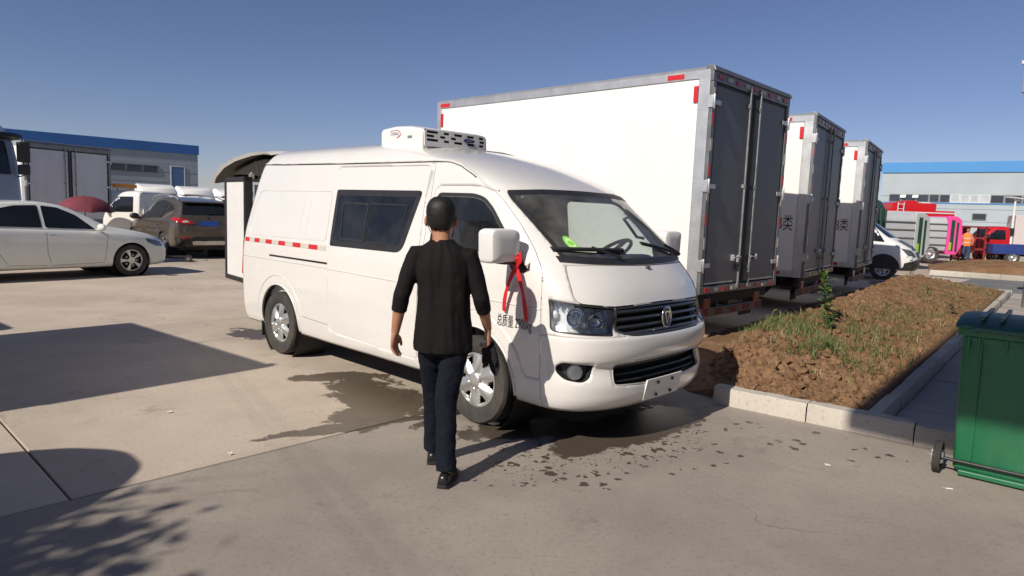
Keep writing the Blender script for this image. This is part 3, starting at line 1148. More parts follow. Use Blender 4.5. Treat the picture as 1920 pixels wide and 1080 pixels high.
# washer nozzle
b = MB()
b.cbox(SV.fchart(.02, 1.235, .008), (.03, .05, .012))
b.build('washer_nozzle', 'steel_dark', hood_o, None, 0.004)

# ---- grille
gb = patch('grille', inset(grille, -.01), lambda u, v, d: SV.fchart(u, v, d - .055), 'dark_void', VAN, 0.05)
ring_patch('grille_frame', resample(grille, .04), 0.014, SV.fchart, 0.004, 'grille_grey', gb)
for zc, wd_ in ((.958, .54), (.905, .55), (.852, .545), (.812, .51)):
    b = MB()
    pts = [(s, zc - .004 * (abs(s) / .5) ** 2) for s in np.linspace(-wd_, wd_, 30)]
    b.rings([[SV.fchart(u, v - .013, -.040), SV.fchart(u, v - .016, -.012), SV.fchart(u, v - .004, .002), SV.fchart(u, v + .011, -.002), SV.fchart(u, v + .013, -.040)] for u, v in pts])
    b.build('grille_slat', 'grille_grey', gb, 35)
# emblem: oval chrome ring with an inverted shield
b = MB()
ec = Vector(SV.fchart(0.0, .885, .016))
ey, ez = Vector((0, 1, 0)), Vector((-.04, 0, 1)).normalized()
b.tube([ec + ey * (.058 * math.cos(t)) + ez * (.074 * math.sin(t)) for t in np.linspace(0, 2 * math.pi, 41)], .008, 8)
em = b.build('emblem', 'chrome', gb, 60)
tri = rounded([(-.038, .045), (.038, .045), (.0, -.060)], .012, 4)
tri2 = rounded([(-.018, .034), (.018, .034), (.0, -.030)], .008, 4)
def plate3(poly, off, th, m, name, par):
    b_ = MB()
    n = len(poly)
    ex = ey.cross(ez)
    b_.add([ec + ey * u + ez * v + ex * off for u, v in poly] + [ec + ey * u + ez * v + ex * (off + th) for u, v in poly],
           [tuple(range(n)), tuple(range(n, 2 * n))[::-1]] + [(i, (i + 1) % n, n + (i + 1) % n, n + i) for i in range(n)])
    return b_.build(name, m, par)
plate3([(.058 * math.cos(t), .074 * math.sin(t)) for t in np.linspace(0, 2 * math.pi, 33)[:-1]], -.006, .005, 'grille_grey', 'emblem_back', em)
plate3(tri, 0.0, .008, 'chrome', 'emblem_shield', em)
plate3(tri2, 0.008, .003, 'black_plastic', 'emblem_core', em)
# ---- lower mouth, fog lamps, plate
mb_ = patch('lower_intake', inset(mouth, -.01), lambda u, v, d: SV.fchart(u, v, d - .07), 'dark_void', bump_o, 0.05)
ring_patch('intake_frame', resample(mouth, .04), 0.006, SV.fchart, 0.002, 'van_white', mb_)
for zc in (.575, .53, .485):
    b = MB()
    pts = [(s, zc) for s in np.linspace(-.56, .56, 24)]
    b.rings([[SV.fchart(u, v - .006, -.06), SV.fchart(u, v - .006, -.03), SV.fchart(u, v + .006, -.03), SV.fchart(u, v + .006, -.06)] for u, v in pts])
    b.build('intake_bar', 'black_plastic', mb_)
for pl_, sg in ((fog, 1), (fog_l, -1)):
    f_ = patch('fog_lamp', inset(pl_, -.008), lambda u, v, d: SV.fchart(u, v, d - .06), 'black_plastic', bump_o, 0.04)
    n = len(pl_)
    b = MB()
    b.add([SV.fchart(u, v, .0) for u, v in pl_] + [SV.fchart(u, v, -.062) for u, v in inset(pl_, .02)], [(i, (i + 1) % n, n + (i + 1) % n, n + i) for i in range(n)])
    b.build('fog_recess', 'black_plastic', f_, 50)
    c0, c1 = Vector(SV.fchart(sg * .845, .553, -.055)), Vector(SV.fchart(sg * .845, .553, -.012))
    b = MB()
    b.tube([c0, c1], [.040, .052], 20)
    b.build('lamp_housing', 'chrome', f_, 40)
    b = MB()
    dd = (c1 - c0).normalized()
    b.ellipsoid(c1, (.050, .050, .012), 20, 8, mtx=dd.to_track_quat('Z', 'Y').to_matrix())
    b.build('lamp_glass', 'lens', f_, 60)
b = MB()
n = 12
pts = [(s, 0) for s in np.linspace(-.26, .20, n)]
ring_ = []
b.rings([[SV.fchart(-u, .315, .006), SV.fchart(-u, .315, .016), SV.fchart(-u, .462, .020), SV.fchart(-u, .462, .006)] for u, _ in pts])
np_ = b.build('plate_panel', 'plastic_white', bump_o, 30, 0.003)
for u in (-.13, .06):
    for v in (.345, .432):
        b = MB()
        c = Vector(SV.fchart(-u, v, .0185))
        b.cbox(c, (.010, .022, .020))
        b.build('bolt_hole', 'dark_void', np_)
# ---- headlamps
def headlamp(poly, sg):
    n = len(poly)
    hb = patch('headlamp', inset(poly, -.012), lambda u, v, d: SV.fchart(u, v, d - .075), 'lamp_silver', VAN, 0.03)
    b = MB()
    b.add([SV.fchart(u, v, -.002) for u, v in poly] + [SV.fchart(u, v, -.077) for u, v in poly], [(i, (i + 1) % n, n + (i + 1) % n, n + i) for i in range(n)])
    b.build('lamp_wall', 'lamp_silver', hb, 40)
    ring_patch('lamp_rim', resample(poly, .03), 0.010, SV.fchart, 0.005, 'black_plastic', hb)
    for (u, v, r1, mm) in ((sg * .70, .895, .072, 'chrome'), (sg * .865, .925, .060, 'chrome')):
        c0 = Vector(SV.fchart(u, v, -.080))
        ax_ = (Vector(SV.fchart(u, v, 0)) - c0).normalized() * .55 + Vector((.45, 0, 0))
        ax_.normalize()
        m3 = ax_.to_track_quat('Z', 'Y').to_matrix().to_4x4()
        b = MB()
        prof = [(r1 * math.sin(t), .062 * (1 - math.cos(t))) for t in np.linspace(0.05, 1.45, 9)] + [(r1 * 1.10, .062)]
        b.lathe(prof, 'z', n=28)
        b.ellipsoid((0, 0, .028), (.012, .012, .024), 10, 8)
        b.v = [tuple(c0 + (m3 @ Vector(p))) for p in b.v]
        b.build('reflector_bowl', mm, hb, 60)
    # fluted reflector blades
    for k in range(9):
        u = sg * (.60 + .048 * k)
        b = MB()
        b.rings([[SV.fchart(u - .004, v, -.074), SV.fchart(u - .002, v, -.050 - .02 * math.sin(v * 30)), SV.fchart(u + .016, v, -.055), SV.fchart(u + .02, v, -.074)] for v in np.linspace(.965, 1.015 if k > 3 else .98, 5)])
        b.build('reflector_flute', 'lamp_silver', hb)
    b = MB()
    us = np.linspace(sg * 0.60, sg * (abs(hl_out1) - .03), 18)
    b.rings([[SV.fchart(u, .826, -.072), SV.fchart(u, .828, -.026), SV.fchart(u, .846 + .010 * math.sin(abs(u) * 14), -.034), SV.fchart(u, .856, -.072)] for u in us])
    b.build('lamp_sill', 'lamp_silver', hb, 50)
    b = MB()
    c = Vector(SV.fchart(sg * 1.0, .93, -.045))
    b.ellipsoid(c, (.022, .022, .030), 12, 8)
    b.build('indicator_bulb', 'lamp_silver', hb, 60)
    patch('lamp_lens', inset(poly, .002), lambda u, v, d: SV.fchart(u, v, d + .003), 'lens', hb, 0.04)
headlamp(headl, 1)
headlamp(headl_l, -1)

# ---- mirror with ribbon
def mirror(sd):
    b = MB()
    def P(x, y, z):
        return (x, sd * y, z)
    prof = rounded([(.93, 1.265), (1.195, 1.255), (1.205, 1.47), (1.17, 1.488), (.96, 1.488), (.925, 1.46)], .03, 4)
    rings = []
    for x, k in ((.33, .95), (.345, .99), (.40, 1.0), (.44, .985), (.462, .93), (.472, .80), (.475, .4)):
        cx_, cz_ = 1.065, 1.372
        rings.append([P(x, cx_ + (u - cx_) * k, cz_ + (v - cz_) * k) for u, v in prof])
    if sd > 0:
        rings = [r[::-1] for r in rings]
    b.rings(rings)
    mo = b.build('door_mirror', 'plastic_white', VAN, 40)
    b = MB()
    b.prism(rounded([(.96, 1.29), (1.17, 1.285), (1.18, 1.46), (.96, 1.465)], .02, 3), 'x', .324, .329)
    if sd < 0:
        b.v = [(x, -y, z) for x, y, z in b.v]
    b.build('mirror_glass', 'chrome', mo)
    b = MB()
    b.tube([P(.42, .875, 1.25), P(.42, .91, 1.255), P(.40, .95, 1.275), P(.40, 1.02, 1.29)], [.035, .032, .028, .026], 10)
    b.cbox(P(.40, .99, 1.262), (.10, .14, .03))
    b.build('mirror_arm', 'black_plastic', mo, 50, 0.006)
    return mo
mirror(-1)
mirror(1)
# ribbon tied on the mirror arm: knot, loops and two tails hanging (its own thing)
def vanw(p):
    ct, st = math.cos(-0.7667), math.sin(-0.7667)
    return (0.3566 + p[0] * ct - p[1] * st, 5.6102 + p[0] * st + p[1] * ct, p[2])
rib = thing('red_ribbon', 'red ribbon tied to the white van mirror with two long tails', 'ribbon', vanw((.43, -.93, .87)), -0.7667)
def ribbon(pts, wdt, name):
    b = MB()
    rg = []
    pts = [Vector(p) - Vector((.43, -.93, .87)) for p in pts]
    for i, p in enumerate(pts):
        d = (pts[min(i + 1, len(pts) - 1)] - pts[max(i - 1, 0)]).normalized()
        tw = Vector((math.cos(.5 * math.sin(i * .9)), math.sin(.5 * math.sin(i * .9)) * .4, 0))
        s_ = (tw - d * tw.dot(d)).normalized() * wdt * (.5 if 0 < i else .25)
        nn_ = d.cross(s_).normalized() * .0015
        rg.append([p - s_ - nn_, p + s_ - nn_, p + s_ + nn_, p - s_ + nn_])
    b.rings(rg)
    return b.build(name, 'red_ribbon', rib, 40)
knot = (.455, -.955, 1.235)
def tail(end, sway, n=12):
    A, B = Vector(knot), Vector(end)
    return [A.lerp(B, t) + Vector((sway * math.sin(t * math.pi), -.012 * math.sin(t * 3), 0)) for t in np.linspace(0, 1, n)]
ribbon(tail((.325, -.925, .905), -.018), .030, 'ribbon_tail')
ribbon(tail((.535, -.915, .860), .028), .034, 'ribbon_tail')
ribbon([(.455, -.955, 1.235), (.42, -.97, 1.285), (.45, -.985, 1.325), (.49, -.98, 1.29), (.46, -.958, 1.238)], .03, 'ribbon_loop')
ribbon([(.455, -.955, 1.235), (.48, -.975, 1.30), (.51, -.98, 1.335), (.515, -.975, 1.28), (.462, -.958, 1.24)], .026, 'ribbon_loop')
b = MB()
b.ellipsoid(Vector(knot) - Vector((.43, -.93, .87)), (.022, .018, .022), 10, 8)
b.build('ribbon_knot', 'red_ribbon', rib, 60)

# ---- handles
b = MB()
b.tube([chR(-.90, 1.115, .004), chR(-.885, 1.115, .030), chR(-.80, 1.11, .032), chR(-.785, 1.11, .004)], .012, 8)
b.build('door_handle', 'plastic_white', sl, 60)
ring_patch('handle_recess', ell((-.84, 1.11), .075, .055), .006, chR, .003, 'van_white', sl)
b = MB()
b.tube([chR(-.50, 1.10, .004), chR(-.485, 1.10, .030), chR(-.37, 1.095, .032), chR(-.355, 1.095, .004)], .012, 8)
b.build('door_handle', 'plastic_white', door, 60)
# ---- reflective strip on the rear flank
x = -3.955
segs = [(.085, 'w'), (.085, 'r'), (.10, 'w'), (.10, 'r'), (.115, 'w'), (.115, 'r'), (.12, 'w'), (.12, 'r'), (.13, 'w'), (.13, 'r'), (.13, 'w'), (.14, 'r'), (.125, 'w')]
tot = sum(s for s, _ in segs)
k_ = (3.955 - 2.125) / tot
for s_, c_ in segs:
    s_ *= k_
    patch('reflective_tape', [(x, 1.166), (x + s_, 1.166), (x + s_, 1.212), (x, 1.212)], lambda u, v, d: chR(u, v, d + .002), 'red_refl' if c_ == 'r' else 'white_refl', shell_o, 0.08)
    x += s_
# ---- gross weight lettering on the door
text_mesh('weight_lettering', '总质量 2900kg', .098, frame_mtx((.405, -.9035, .828), (1, 0, 0), (0, 0, 1)), 'letter_black', door, .56)

# ---- refrigeration unit on the roof
b = MB()
rg = []
for x, zt, k in ((-1.66, 2.29, .96), (-1.62, 2.318, 1.0), (-1.45, 2.332, 1.0), (-1.25, 2.325, 1.0), (-1.10, 2.305, 1.0), (-1.03, 2.288, .99)):
    y0, y1 = -.62 * k, .12 * k
    rg.append([(x, y0, 2.10), (x, y0 - .004, zt - .035), (x, y0 + .015, zt - .012), (x, y0 + .05, zt), (x, y1 - .05, zt + .006), (x, y1 - .012, zt - .010), (x, y1, zt - .04), (x, y1, 2.10)])
b.rings(rg)
ac = b.build('refrigeration_unit', 'white_gloss', VAN, 30, 0.008)
# front grille: a slanted panel with rows of slots (real openings into a dark housing)
b = MB()
b.box((-1.032, -.60, 2.15), (-1.020, .10, 2.285))
b.build('unit_grille_back', 'dark_void', ac)
fp = []
P0 = rounded([(-.615, 2.14), (.115, 2.14), (.115, 2.27), (.08, 2.289), (-.58, 2.284), (-.615, 2.26)], .015, 3)
slots = []
for r_, z_ in enumerate((2.262, 2.228, 2.194)):
    y = -.600 + (.0 if r_ != 1 else -.002)
    ws_ = [(.14, .05), (.075, .045), (.11, .045), (.10, .045), (.07, .045), (.08, .03)] if r_ != 1 else [(.10, .05), (.075, .05), (.075, .15), (.075, .045), (.075, .045), (.06, .03)]
    for w_, g_ in ws_:
        if y + w_ < .11:
            slots.append((y + .008, y + w_, z_))
        y += w_ + g_
pts2, eds, holes = [], [], []
ringp = resample(P0, .03)
pts2 += ringp
eds += [(i, (i + 1) % len(ringp)) for i in range(len(ringp))]
for a_, b_, z_ in slots:
    h_ = rounded([(a_, z_ - .011), (b_, z_ - .011), (b_, z_ + .011), (a_, z_ + .011)], .0105, 3)
    holes.append(h_)
    k0 = len(pts2)
    pts2 += h_
    eds += [(k0 + i, k0 + (i + 1) % len(h_)) for i in range(len(h_))]
r_ = delaunay_2d_cdt([Vector(p) for p in pts2], eds, [], 0, 1e-7)
v2 = [tuple(v) for v in r_[0]]
cen = np.array([np.mean([v2[i] for i in f], axis=0) for f in r_[2]])
ok = pip(cen, ringp)
for h_ in holes:
    ok &= ~pip(cen, h_)
def acx(y, z):
    return -1.005 - .06 * (z - 2.2) - .05 * max(0, y - .05) ** 1
mesh_obj('unit_grille', [(acx(y, z), y, z) for y, z in v2], [tuple(f) for f, k in zip(r_[2], ok) if k], 'white_gloss', ac).modifiers.new('t', 'SOLIDIFY').thickness = .012
MT['badge_blue'] = mat('badge_blue', (0.04, 0.04, 0.16), 0.35)
b = MB()
b.add([(acx(-.12, 2.225) + .008, -.12 + .052 * math.cos(t), 2.225 + .018 * math.sin(t)) for t in np.linspace(0, 2 * math.pi, 25)[:-1]], [tuple(range(24))])
o = b.build('unit_badge', 'badge_blue', ac)
o.modifiers.new('t', 'SOLIDIFY').thickness = .006
text_mesh('badge_lettering', 'Carrier', .020, frame_mtx((acx(-.12, 2.225) + .0125, -.12, 2.225), (0, 1, 0), (0, 0, 1)), 'white_gloss', ac)
MT['logo_grey'] = mat('logo_grey', (0.20, 0.19, 0.22), 0.6)
text_mesh('unit_lettering', 'CITIMAX', .040, frame_mtx((-1.42, -.626, 2.255), (1, 0, 0), (0, 0, 1)), 'logo_grey', ac, .8)
b = MB()
b.tube([(-1.42 + .085 * math.cos(t), -.6255, 2.255 + .034 * math.sin(t)) for t in np.linspace(R(-70), R(80), 16)], .003, 5)
b.build('logo_arc', 'red_refl', ac)
b = MB()
b.tube([(-1.42 + .085 * math.cos(t), -.6255, 2.255 + .034 * math.sin(t)) for t in np.linspace(R(80), R(140), 12)], .0022, 5)
b.build('logo_arc', 'logo_grey', ac)
b = MB()
b.cbox((-1.20, -.625, 2.222), (.06, .004, .020))
b.build('unit_label', 'logo_grey', ac)

# ---- raised tailgate, inner insulated door, gas strut
b = MB()
rg = []
for x, z, wd_, th in ((-3.70, 2.20, .70, .03), (-3.85, 2.225, .72, .05), (-4.15, 2.215, .755, .06), (-4.5, 2.16, .79, .06), (-4.78, 2.08, .81, .055), (-5.0, 1.965, .815, .05), (-5.09, 1.895, .80, .04)):
    row = []
    for t in np.linspace(-1, 1, 17):
        row.append((x + .10 * t * t * (1 if x < -4 else .3), t * wd_, z - .05 * abs(t) ** 3.5))
    row2 = []
    for t in np.linspace(1, -1, 17):
        row2.append((x + .10 * t * t * (1 if x < -4 else .3) + .01, t * wd_ * .97, z - .05 * abs(t) ** 3.5 - th * .55))
    rg.append(row + row2)
b.rings(rg)
tg = b.build('tailgate', 'van_white', VAN, 50)
MT['tailgate_inner'] = mat('tailgate_inner', (.13, .115, .10), .7, var=.15)
b = MB()
b.rings([[(x_ , y_ * .985, z_ - .006) for x_, y_, z_ in r_[17:]] for r_ in rg], cap=False, closed=False)
b.build('inner_panel', 'tailgate_inner', tg, 50)
b = MB()
rg = []
for x, z in ((-3.95, 2.14), (-4.25, 2.12), (-4.55, 2.06), (-4.80, 1.99)):
    rg.append([(x, -.60, z - .05), (x, .60, z - .05), (x, .60, z - .03), (x, -.60, z - .03)])
b.rings(rg)
b.build('tailgate_trim', 'interior_grey', tg, 30, .01)
b = MB()
b.cbox((-4.93, 0, 1.95), (.05, 1.1, .10))
b.build('tailgate_window_edge', 'black_rubber', tg, None, .02)
for y in (-.66, .66):
    b = MB()
    b.tube([(-3.80, y, 1.35), (-3.93, y, 1.70)], .014, 8)
    b.tube([(-3.93, y, 1.70), (-4.08, y, 2.10)], .007, 8)
    b.build('gas_strut', 'black_rubber', VAN, 60)
ang = math.atan2(.07, -.70)
for hy, sg in ((-.80, 1), (.80, -1)):
    m_ = Matrix.Translation((-3.97, hy, 0)) @ Matrix.Rotation(sg * R(174), 4, 'Z')
    b = MB()
    b.box((.03, -.035, .71), (.68, .035, 1.84), 0)
    b.v = [tuple(m_ @ Vector(p)) for p in b.v]
    o = b.build('insulated_door', 'plastic_white', VAN, None, .012)
    b = MB()
    for lo, hi in (((.0, -.05, .66), (.72, .05, .715)), ((.0, -.05, 1.835), (.72, .05, 1.89)), ((.0, -.05, .66), (.035, .05, 1.89)), ((.675, -.05, .662), (.72, .05, 1.888))):
        b.box(lo, hi)
    b.v = [tuple(m_ @ Vector(p)) for p in b.v]
    b.build('door_gasket', 'black_rubber', o, None, .012)
    b = MB()
    b.tube([(.10, -.07 * sg, .75), (.10, -.07 * sg, 1.95)], .014, 8)
    for z in (.95, 1.70):
        b.cbox((.10, -.05 * sg, z), (.06, .06, .05))
    b.cbox((.10, -.07 * sg, 1.90), (.05, .05, .06))
    b.v = [tuple(m_ @ Vector(p)) for p in b.v]
    b.build('lock_rod', 'alu', o, None, .004)
b = MB()
b.box((-3.94, -.82, .60), (-2.2, .82, .66))
b.box((-3.72, -.66, 1.96), (-2.2, .66, 2.0))
for sd in (-1, 1):
    b.prism([(sd * .74, .66), (sd * .82, .66), (sd * .82, 1.0), (sd * .69, 1.96), (sd * .62, 1.96)], 'x', -3.74, -2.2)
b.build('cargo_lining', 'plastic_white', VAN)
for sd in (-1, 1):
    b = MB()
    b.prism(rounded([(.70, .78), (.88, .78), (.86, 1.18), (.72, 1.18)], .02), 'x', -3.99, -3.90)
    if sd < 0:
        b.v = [(x, -y, z) for x, y, z in b.v]
    b.build('tail_lamp', 'red_lens', VAN, 40, .01)

# ================================================================== ground
def node_math(nt, op, a, b=None, c=None, clamp=False):
    n = nd(nt, 'ShaderNodeMath', operation=op)
    n.use_clamp = clamp
    for i, v in enumerate((a, b, c)):
        if v is None:
            continue
        if isinstance(v, (int, float)):
            n.inputs[i].default_value = v
        else:
            nt.links.new(v, n.inputs[i])
    return n.outputs[0]

def ground_mat(name, base, dark, light, wet=True, slab=True):
    m = bpy.data.materials.new(name)
    m.use_nodes = True
    nt = m.node_tree
    L = nt.links
    b = nt.nodes['Principled BSDF']
    geo = nd(nt, 'ShaderNodeNewGeometry')
    pos = geo.outputs['Position']
    def noise_(scale, det=6, rough=.6, vec=pos, dist=0.0):
        n = nd(nt, 'ShaderNodeTexNoise')
        n.inputs['Scale'].default_value = scale
        n.inputs['Detail'].default_value = det
        n.inputs['Roughness'].default_value = rough
        n.inputs['Distortion'].default_value = dist
        L.new(vec, n.inputs['Vector'])
        return n.outputs[0]
    def rng(v, a, b_, c=0.0, d=1.0):
        n = nd(nt, 'ShaderNodeMapRange')
        n.interpolation_type = 'SMOOTHSTEP'
        for i, q in enumerate((a, b_, c, d)):
            n.inputs[i + 1].default_value = q
        L.new(v, n.inputs[0])
        return n.outputs[0]
    def mixc(f, a, c):
        n = nd(nt, 'ShaderNodeMix', data_type='RGBA')
        for i, q in ((6, a), (7, c)):
            if isinstance(q, tuple):
                n.inputs[i].default_value = (*q, 1)
            else:
                L.new(q, n.inputs[i])
        if isinstance(f, float):
            n.inputs[0].default_value = f
        else:
            L.new(f, n.inputs[0])
        return n.outputs[2]
    n1 = noise_(.55, 7, .62)
    n2 = noise_(3.1, 8, .68, dist=.4)
    n3 = noise_(38, 4, .6)
    n4 = noise_(240, 2, .5)
    col = mixc(rng(n1, .34, .68), dark, light)
    col = mixc(rng(n2, .30, .72, 0, .45), col, base)
    # small grime blotches and grit
    col = mixc(rng(noise_(1.7, 9, .74, dist=.8), .55, .70, 0, .58), col, tuple(c * .55 for c in dark))
    col = mixc(rng(n3, .50, .72, 0, .34), col, tuple(c * .5 for c in dark))
    ck = nd(nt, 'ShaderNodeTexVoronoi', feature='DISTANCE_TO_EDGE')
    ck.inputs['Scale'].default_value = .42
    wv = nd(nt, 'ShaderNodeVectorMath', operation='ADD')
    L.new(pos, wv.inputs[0])
    wn2 = nd(nt, 'ShaderNodeTexNoise')
    wn2.inputs['Scale'].default_value = 1.6
    wn2.inputs['Detail'].default_value = 6
    L.new(pos, wn2.inputs['Vector'])
    ws2 = nd(nt, 'ShaderNodeVectorMath', operation='SCALE')
    ws2.inputs['Scale'].default_value = .9
    L.new(wn2.outputs[1], ws2.inputs[0])
    L.new(ws2.outputs[0], wv.inputs[1])
    L.new(wv.outputs[0], ck.inputs['Vector'])
    crk = node_math(nt, 'MULTIPLY', rng(ck.outputs['Distance'], .0035, .0008), rng(noise_(.30, 3), .52, .60))
    col = mixc(node_math(nt, 'MULTIPLY', crk, .55), col, tuple(c * .3 for c in dark))
    col = mixc(rng(n4, .55, .8, 0, .25), col, tuple(min(1, c * 1.35) for c in light))
    if slab:
        oi = nd(nt, 'ShaderNodeObjectInfo')
        hs = nd(nt, 'ShaderNodeHueSaturation')
        L.new(col, hs.inputs['Color'])
        L.new(rng(oi.outputs['Random'], 0, 1, .93, 1.06), hs.inputs['Value'])
        col = hs.outputs[0]
    rough = rng(n2, .3, .7, .72, .92)
    sep = nd(nt, 'ShaderNodeSeparateXYZ')
    L.new(pos, sep.inputs[0])
    X, Y = sep.outputs[0], sep.outputs[1]
    def ellm(cx, cy, rx, ry, ang, jit, edge=.06, ns=None):
        ca, sa = math.cos(R(ang)), math.sin(R(ang))
        dx = node_math(nt, 'SUBTRACT', X, cx)
        dy = node_math(nt, 'SUBTRACT', Y, cy)
        u = node_math(nt, 'ADD', node_math(nt, 'MULTIPLY', dx, ca / rx), node_math(nt, 'MULTIPLY', dy, sa / rx))
        v = node_math(nt, 'ADD', node_math(nt, 'MULTIPLY', dx, -sa / ry), node_math(nt, 'MULTIPLY', dy, ca / ry))
        d = node_math(nt, 'SQRT', node_math(nt, 'ADD', node_math(nt, 'MULTIPLY', u, u), node_math(nt, 'MULTIPLY', v, v)))
        d = node_math(nt, 'ADD', d, node_math(nt, 'MULTIPLY', node_math(nt, 'SUBTRACT', ns if ns is not None else wn_, .5), jit))
        return rng(d, 1 + edge, 1 - edge)
    if wet:
        wn_ = noise_(3.4, 8, .70, dist=.6)
        ms = [ellm(-1.12, 5.62, .80, .34, -56, 2.6), ellm(-1.12, 4.80, .62, .11, 33, 2.0), ellm(.15, 4.86, .52, .20, 20, 2.2),
              ellm(.95, 5.02, .85, .30, 42, 1.6), ellm(-3.15, 8.15, .38, .26, -40, 2.4), ellm(-1.62, 6.22, .42, .16, 20, 2.6),
              ellm(-1.05, 5.15, .30, .40, 0, 2.4)]
        w = ms[0]
        for q in ms[1:]:
            w = node_math(nt, 'MAXIMUM', w, q)
        vor = nd(nt, 'ShaderNodeTexVoronoi')
        vor.inputs['Scale'].default_value = 9.0
        vor.inputs['Randomness'].default_value = 1.0
        mv = nd(nt, 'ShaderNodeVectorMath', operation='ADD')
        L.new(pos, mv.inputs[0])
        nn = nd(nt, 'ShaderNodeTexNoise')
        nn.inputs['Scale'].default_value = 16
        L.new(pos, nn.inputs['Vector'])
        sc = nd(nt, 'ShaderNodeVectorMath', operation='SCALE')
        L.new(nn.outputs[1], sc.inputs[0])
        sc.inputs['Scale'].default_value = .10
        L.new(sc.outputs[0], mv.inputs[1])
        L.new(mv.outputs[0], vor.inputs['Vector'])
        cs = nd(nt, 'ShaderNodeSeparateColor')
        L.new(vor.outputs['Color'], cs.inputs[0])
        rad = rng(cs.outputs[0], .0, 1.0, .003, .034)
        dist_w = node_math(nt, 'LESS_THAN', vor.outputs['Distance'], node_math(nt, 'MULTIPLY', rad, 9.0))
        zn = noise_(1.1, 3, .5)
        zone = node_math(nt, 'MAXIMUM', ellm(.75, 4.55, 1.05, .55, 30, 1.4, .3, zn), ellm(2.0, 5.0, .9, .32, -38, 1.2, .4, zn))
        zone = node_math(nt, 'MAXIMUM', zone, ellm(.35, 4.42, .45, .22, 20, 1.4, .3, zn))
        vor2 = nd(nt, 'ShaderNodeTexVoronoi')
        vor2.inputs['Scale'].default_value = 17.0
        L.new(mv.outputs[0], vor2.inputs['Vector'])
        cs2 = nd(nt, 'ShaderNodeSeparateColor')
        L.new(vor2.outputs['Color'], cs2.inputs[0])
        d2 = node_math(nt, 'LESS_THAN', vor2.outputs['Distance'], node_math(nt, 'MULTIPLY', rng(cs2.outputs[1], .1, 1.0, .002, .021), 17.0))
        zone2 = ellm(.70, 4.52, .95, .34, 34, 1.6, .3, zn)
        vor3 = nd(nt, 'ShaderNodeTexVoronoi')
        vor3.inputs['Scale'].default_value = 31.0
        L.new(mv.outputs[0], vor3.inputs['Vector'])
        cs3 = nd(nt, 'ShaderNodeSeparateColor')
        L.new(vor3.outputs['Color'], cs3.inputs[0])
        d3 = node_math(nt, 'LESS_THAN', vor3.outputs['Distance'], node_math(nt, 'MULTIPLY', rng(cs3.outputs[2], .3, 1.0, 0, .011), 31.0))
        d2 = node_math(nt, 'MAXIMUM', d2, d3)
        zone2 = node_math(nt, 'MAXIMUM', zone2, ellm(.55, 4.50, .62, .30, 15, 1.2, .3, zn))
        dr = node_math(nt, 'MAXIMUM', node_math(nt, 'MULTIPLY', dist_w, node_math(nt, 'GREATER_THAN', zone, .30)), node_math(nt, 'MULTIPLY', d2, node_math(nt, 'GREATER_THAN', zone2, .25)))
        w = node_math(nt, 'MAXIMUM', w, dr)
        # faint tyre tracks
        trk = None
        for (cx, cy) in ((-1.65, 4.55), (-1.42, 4.45)):
            q = ellm(cx, cy, 3.2, .055, -57, .8, .5)
            trk = q if trk is None else node_math(nt, 'MAXIMUM', trk, q)
        col = mixc(node_math(nt, 'MULTIPLY', trk, .11), col, tuple(c * .45 for c in dark))
        wetc = nd(nt, 'ShaderNodeMix', data_type='RGBA', blend_type='MULTIPLY')
        wetc.inputs[7].default_value = (.24, .215, .185, 1)
        L.new(col, wetc.inputs[6])
        L.new(node_math(nt, 'MULTIPLY', w, .96), wetc.inputs[0])
        col = wetc.outputs[2]
        mr = nd(nt, 'ShaderNodeMix')
        L.new(w, mr.inputs[0])
        L.new(rough, mr.inputs[2])
        mr.inputs[3].default_value = .42
        rough = mr.outputs[0]
    L.new(col, b.inputs['Base Color'])
    L.new(rough, b.inputs['Roughness'])
    b.inputs['Specular IOR Level'].default_value = .35
    bp = nd(nt, 'ShaderNodeBump')
    bp.inputs['Strength'].default_value = .22
    bp.inputs['Distance'].default_value = .004
    L.new(node_math(nt, 'ADD', n3, node_math(nt, 'MULTIPLY', n4, .5)), bp.inputs['Height'])
    L.new(bp.outputs[0], b.inputs['Normal'])
    return m

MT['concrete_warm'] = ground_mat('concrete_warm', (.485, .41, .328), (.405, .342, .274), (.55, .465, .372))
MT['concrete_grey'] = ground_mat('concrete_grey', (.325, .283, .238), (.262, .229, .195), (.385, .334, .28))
MT['yard_far'] = ground_mat('yard_far', (.44, .37, .295), (.37, .31, .25), (.49, .415, .335), wet=False, slab=False)
MT['asphalt'] = ground_mat('asphalt', (.17, .168, .165), (.13, .13, .13), (.21, .205, .20), wet=False, slab=False)
MT['kerb'] = ground_mat('kerb', (.44, .40, .34), (.33, .29, .24), (.52, .48, .42), wet=False)
MT['paving'] = ground_mat('paving', (.36, .32, .28), (.29, .26, .22), (.42, .38, .33), wet=False)

gnd = mesh_obj('ground', [(-600, -300, -.05), (600, -300, -.05), (600, 900, -.05), (-600, 900, -.05)], [(0, 1, 2, 3)], 'yard_far', kind='structure')
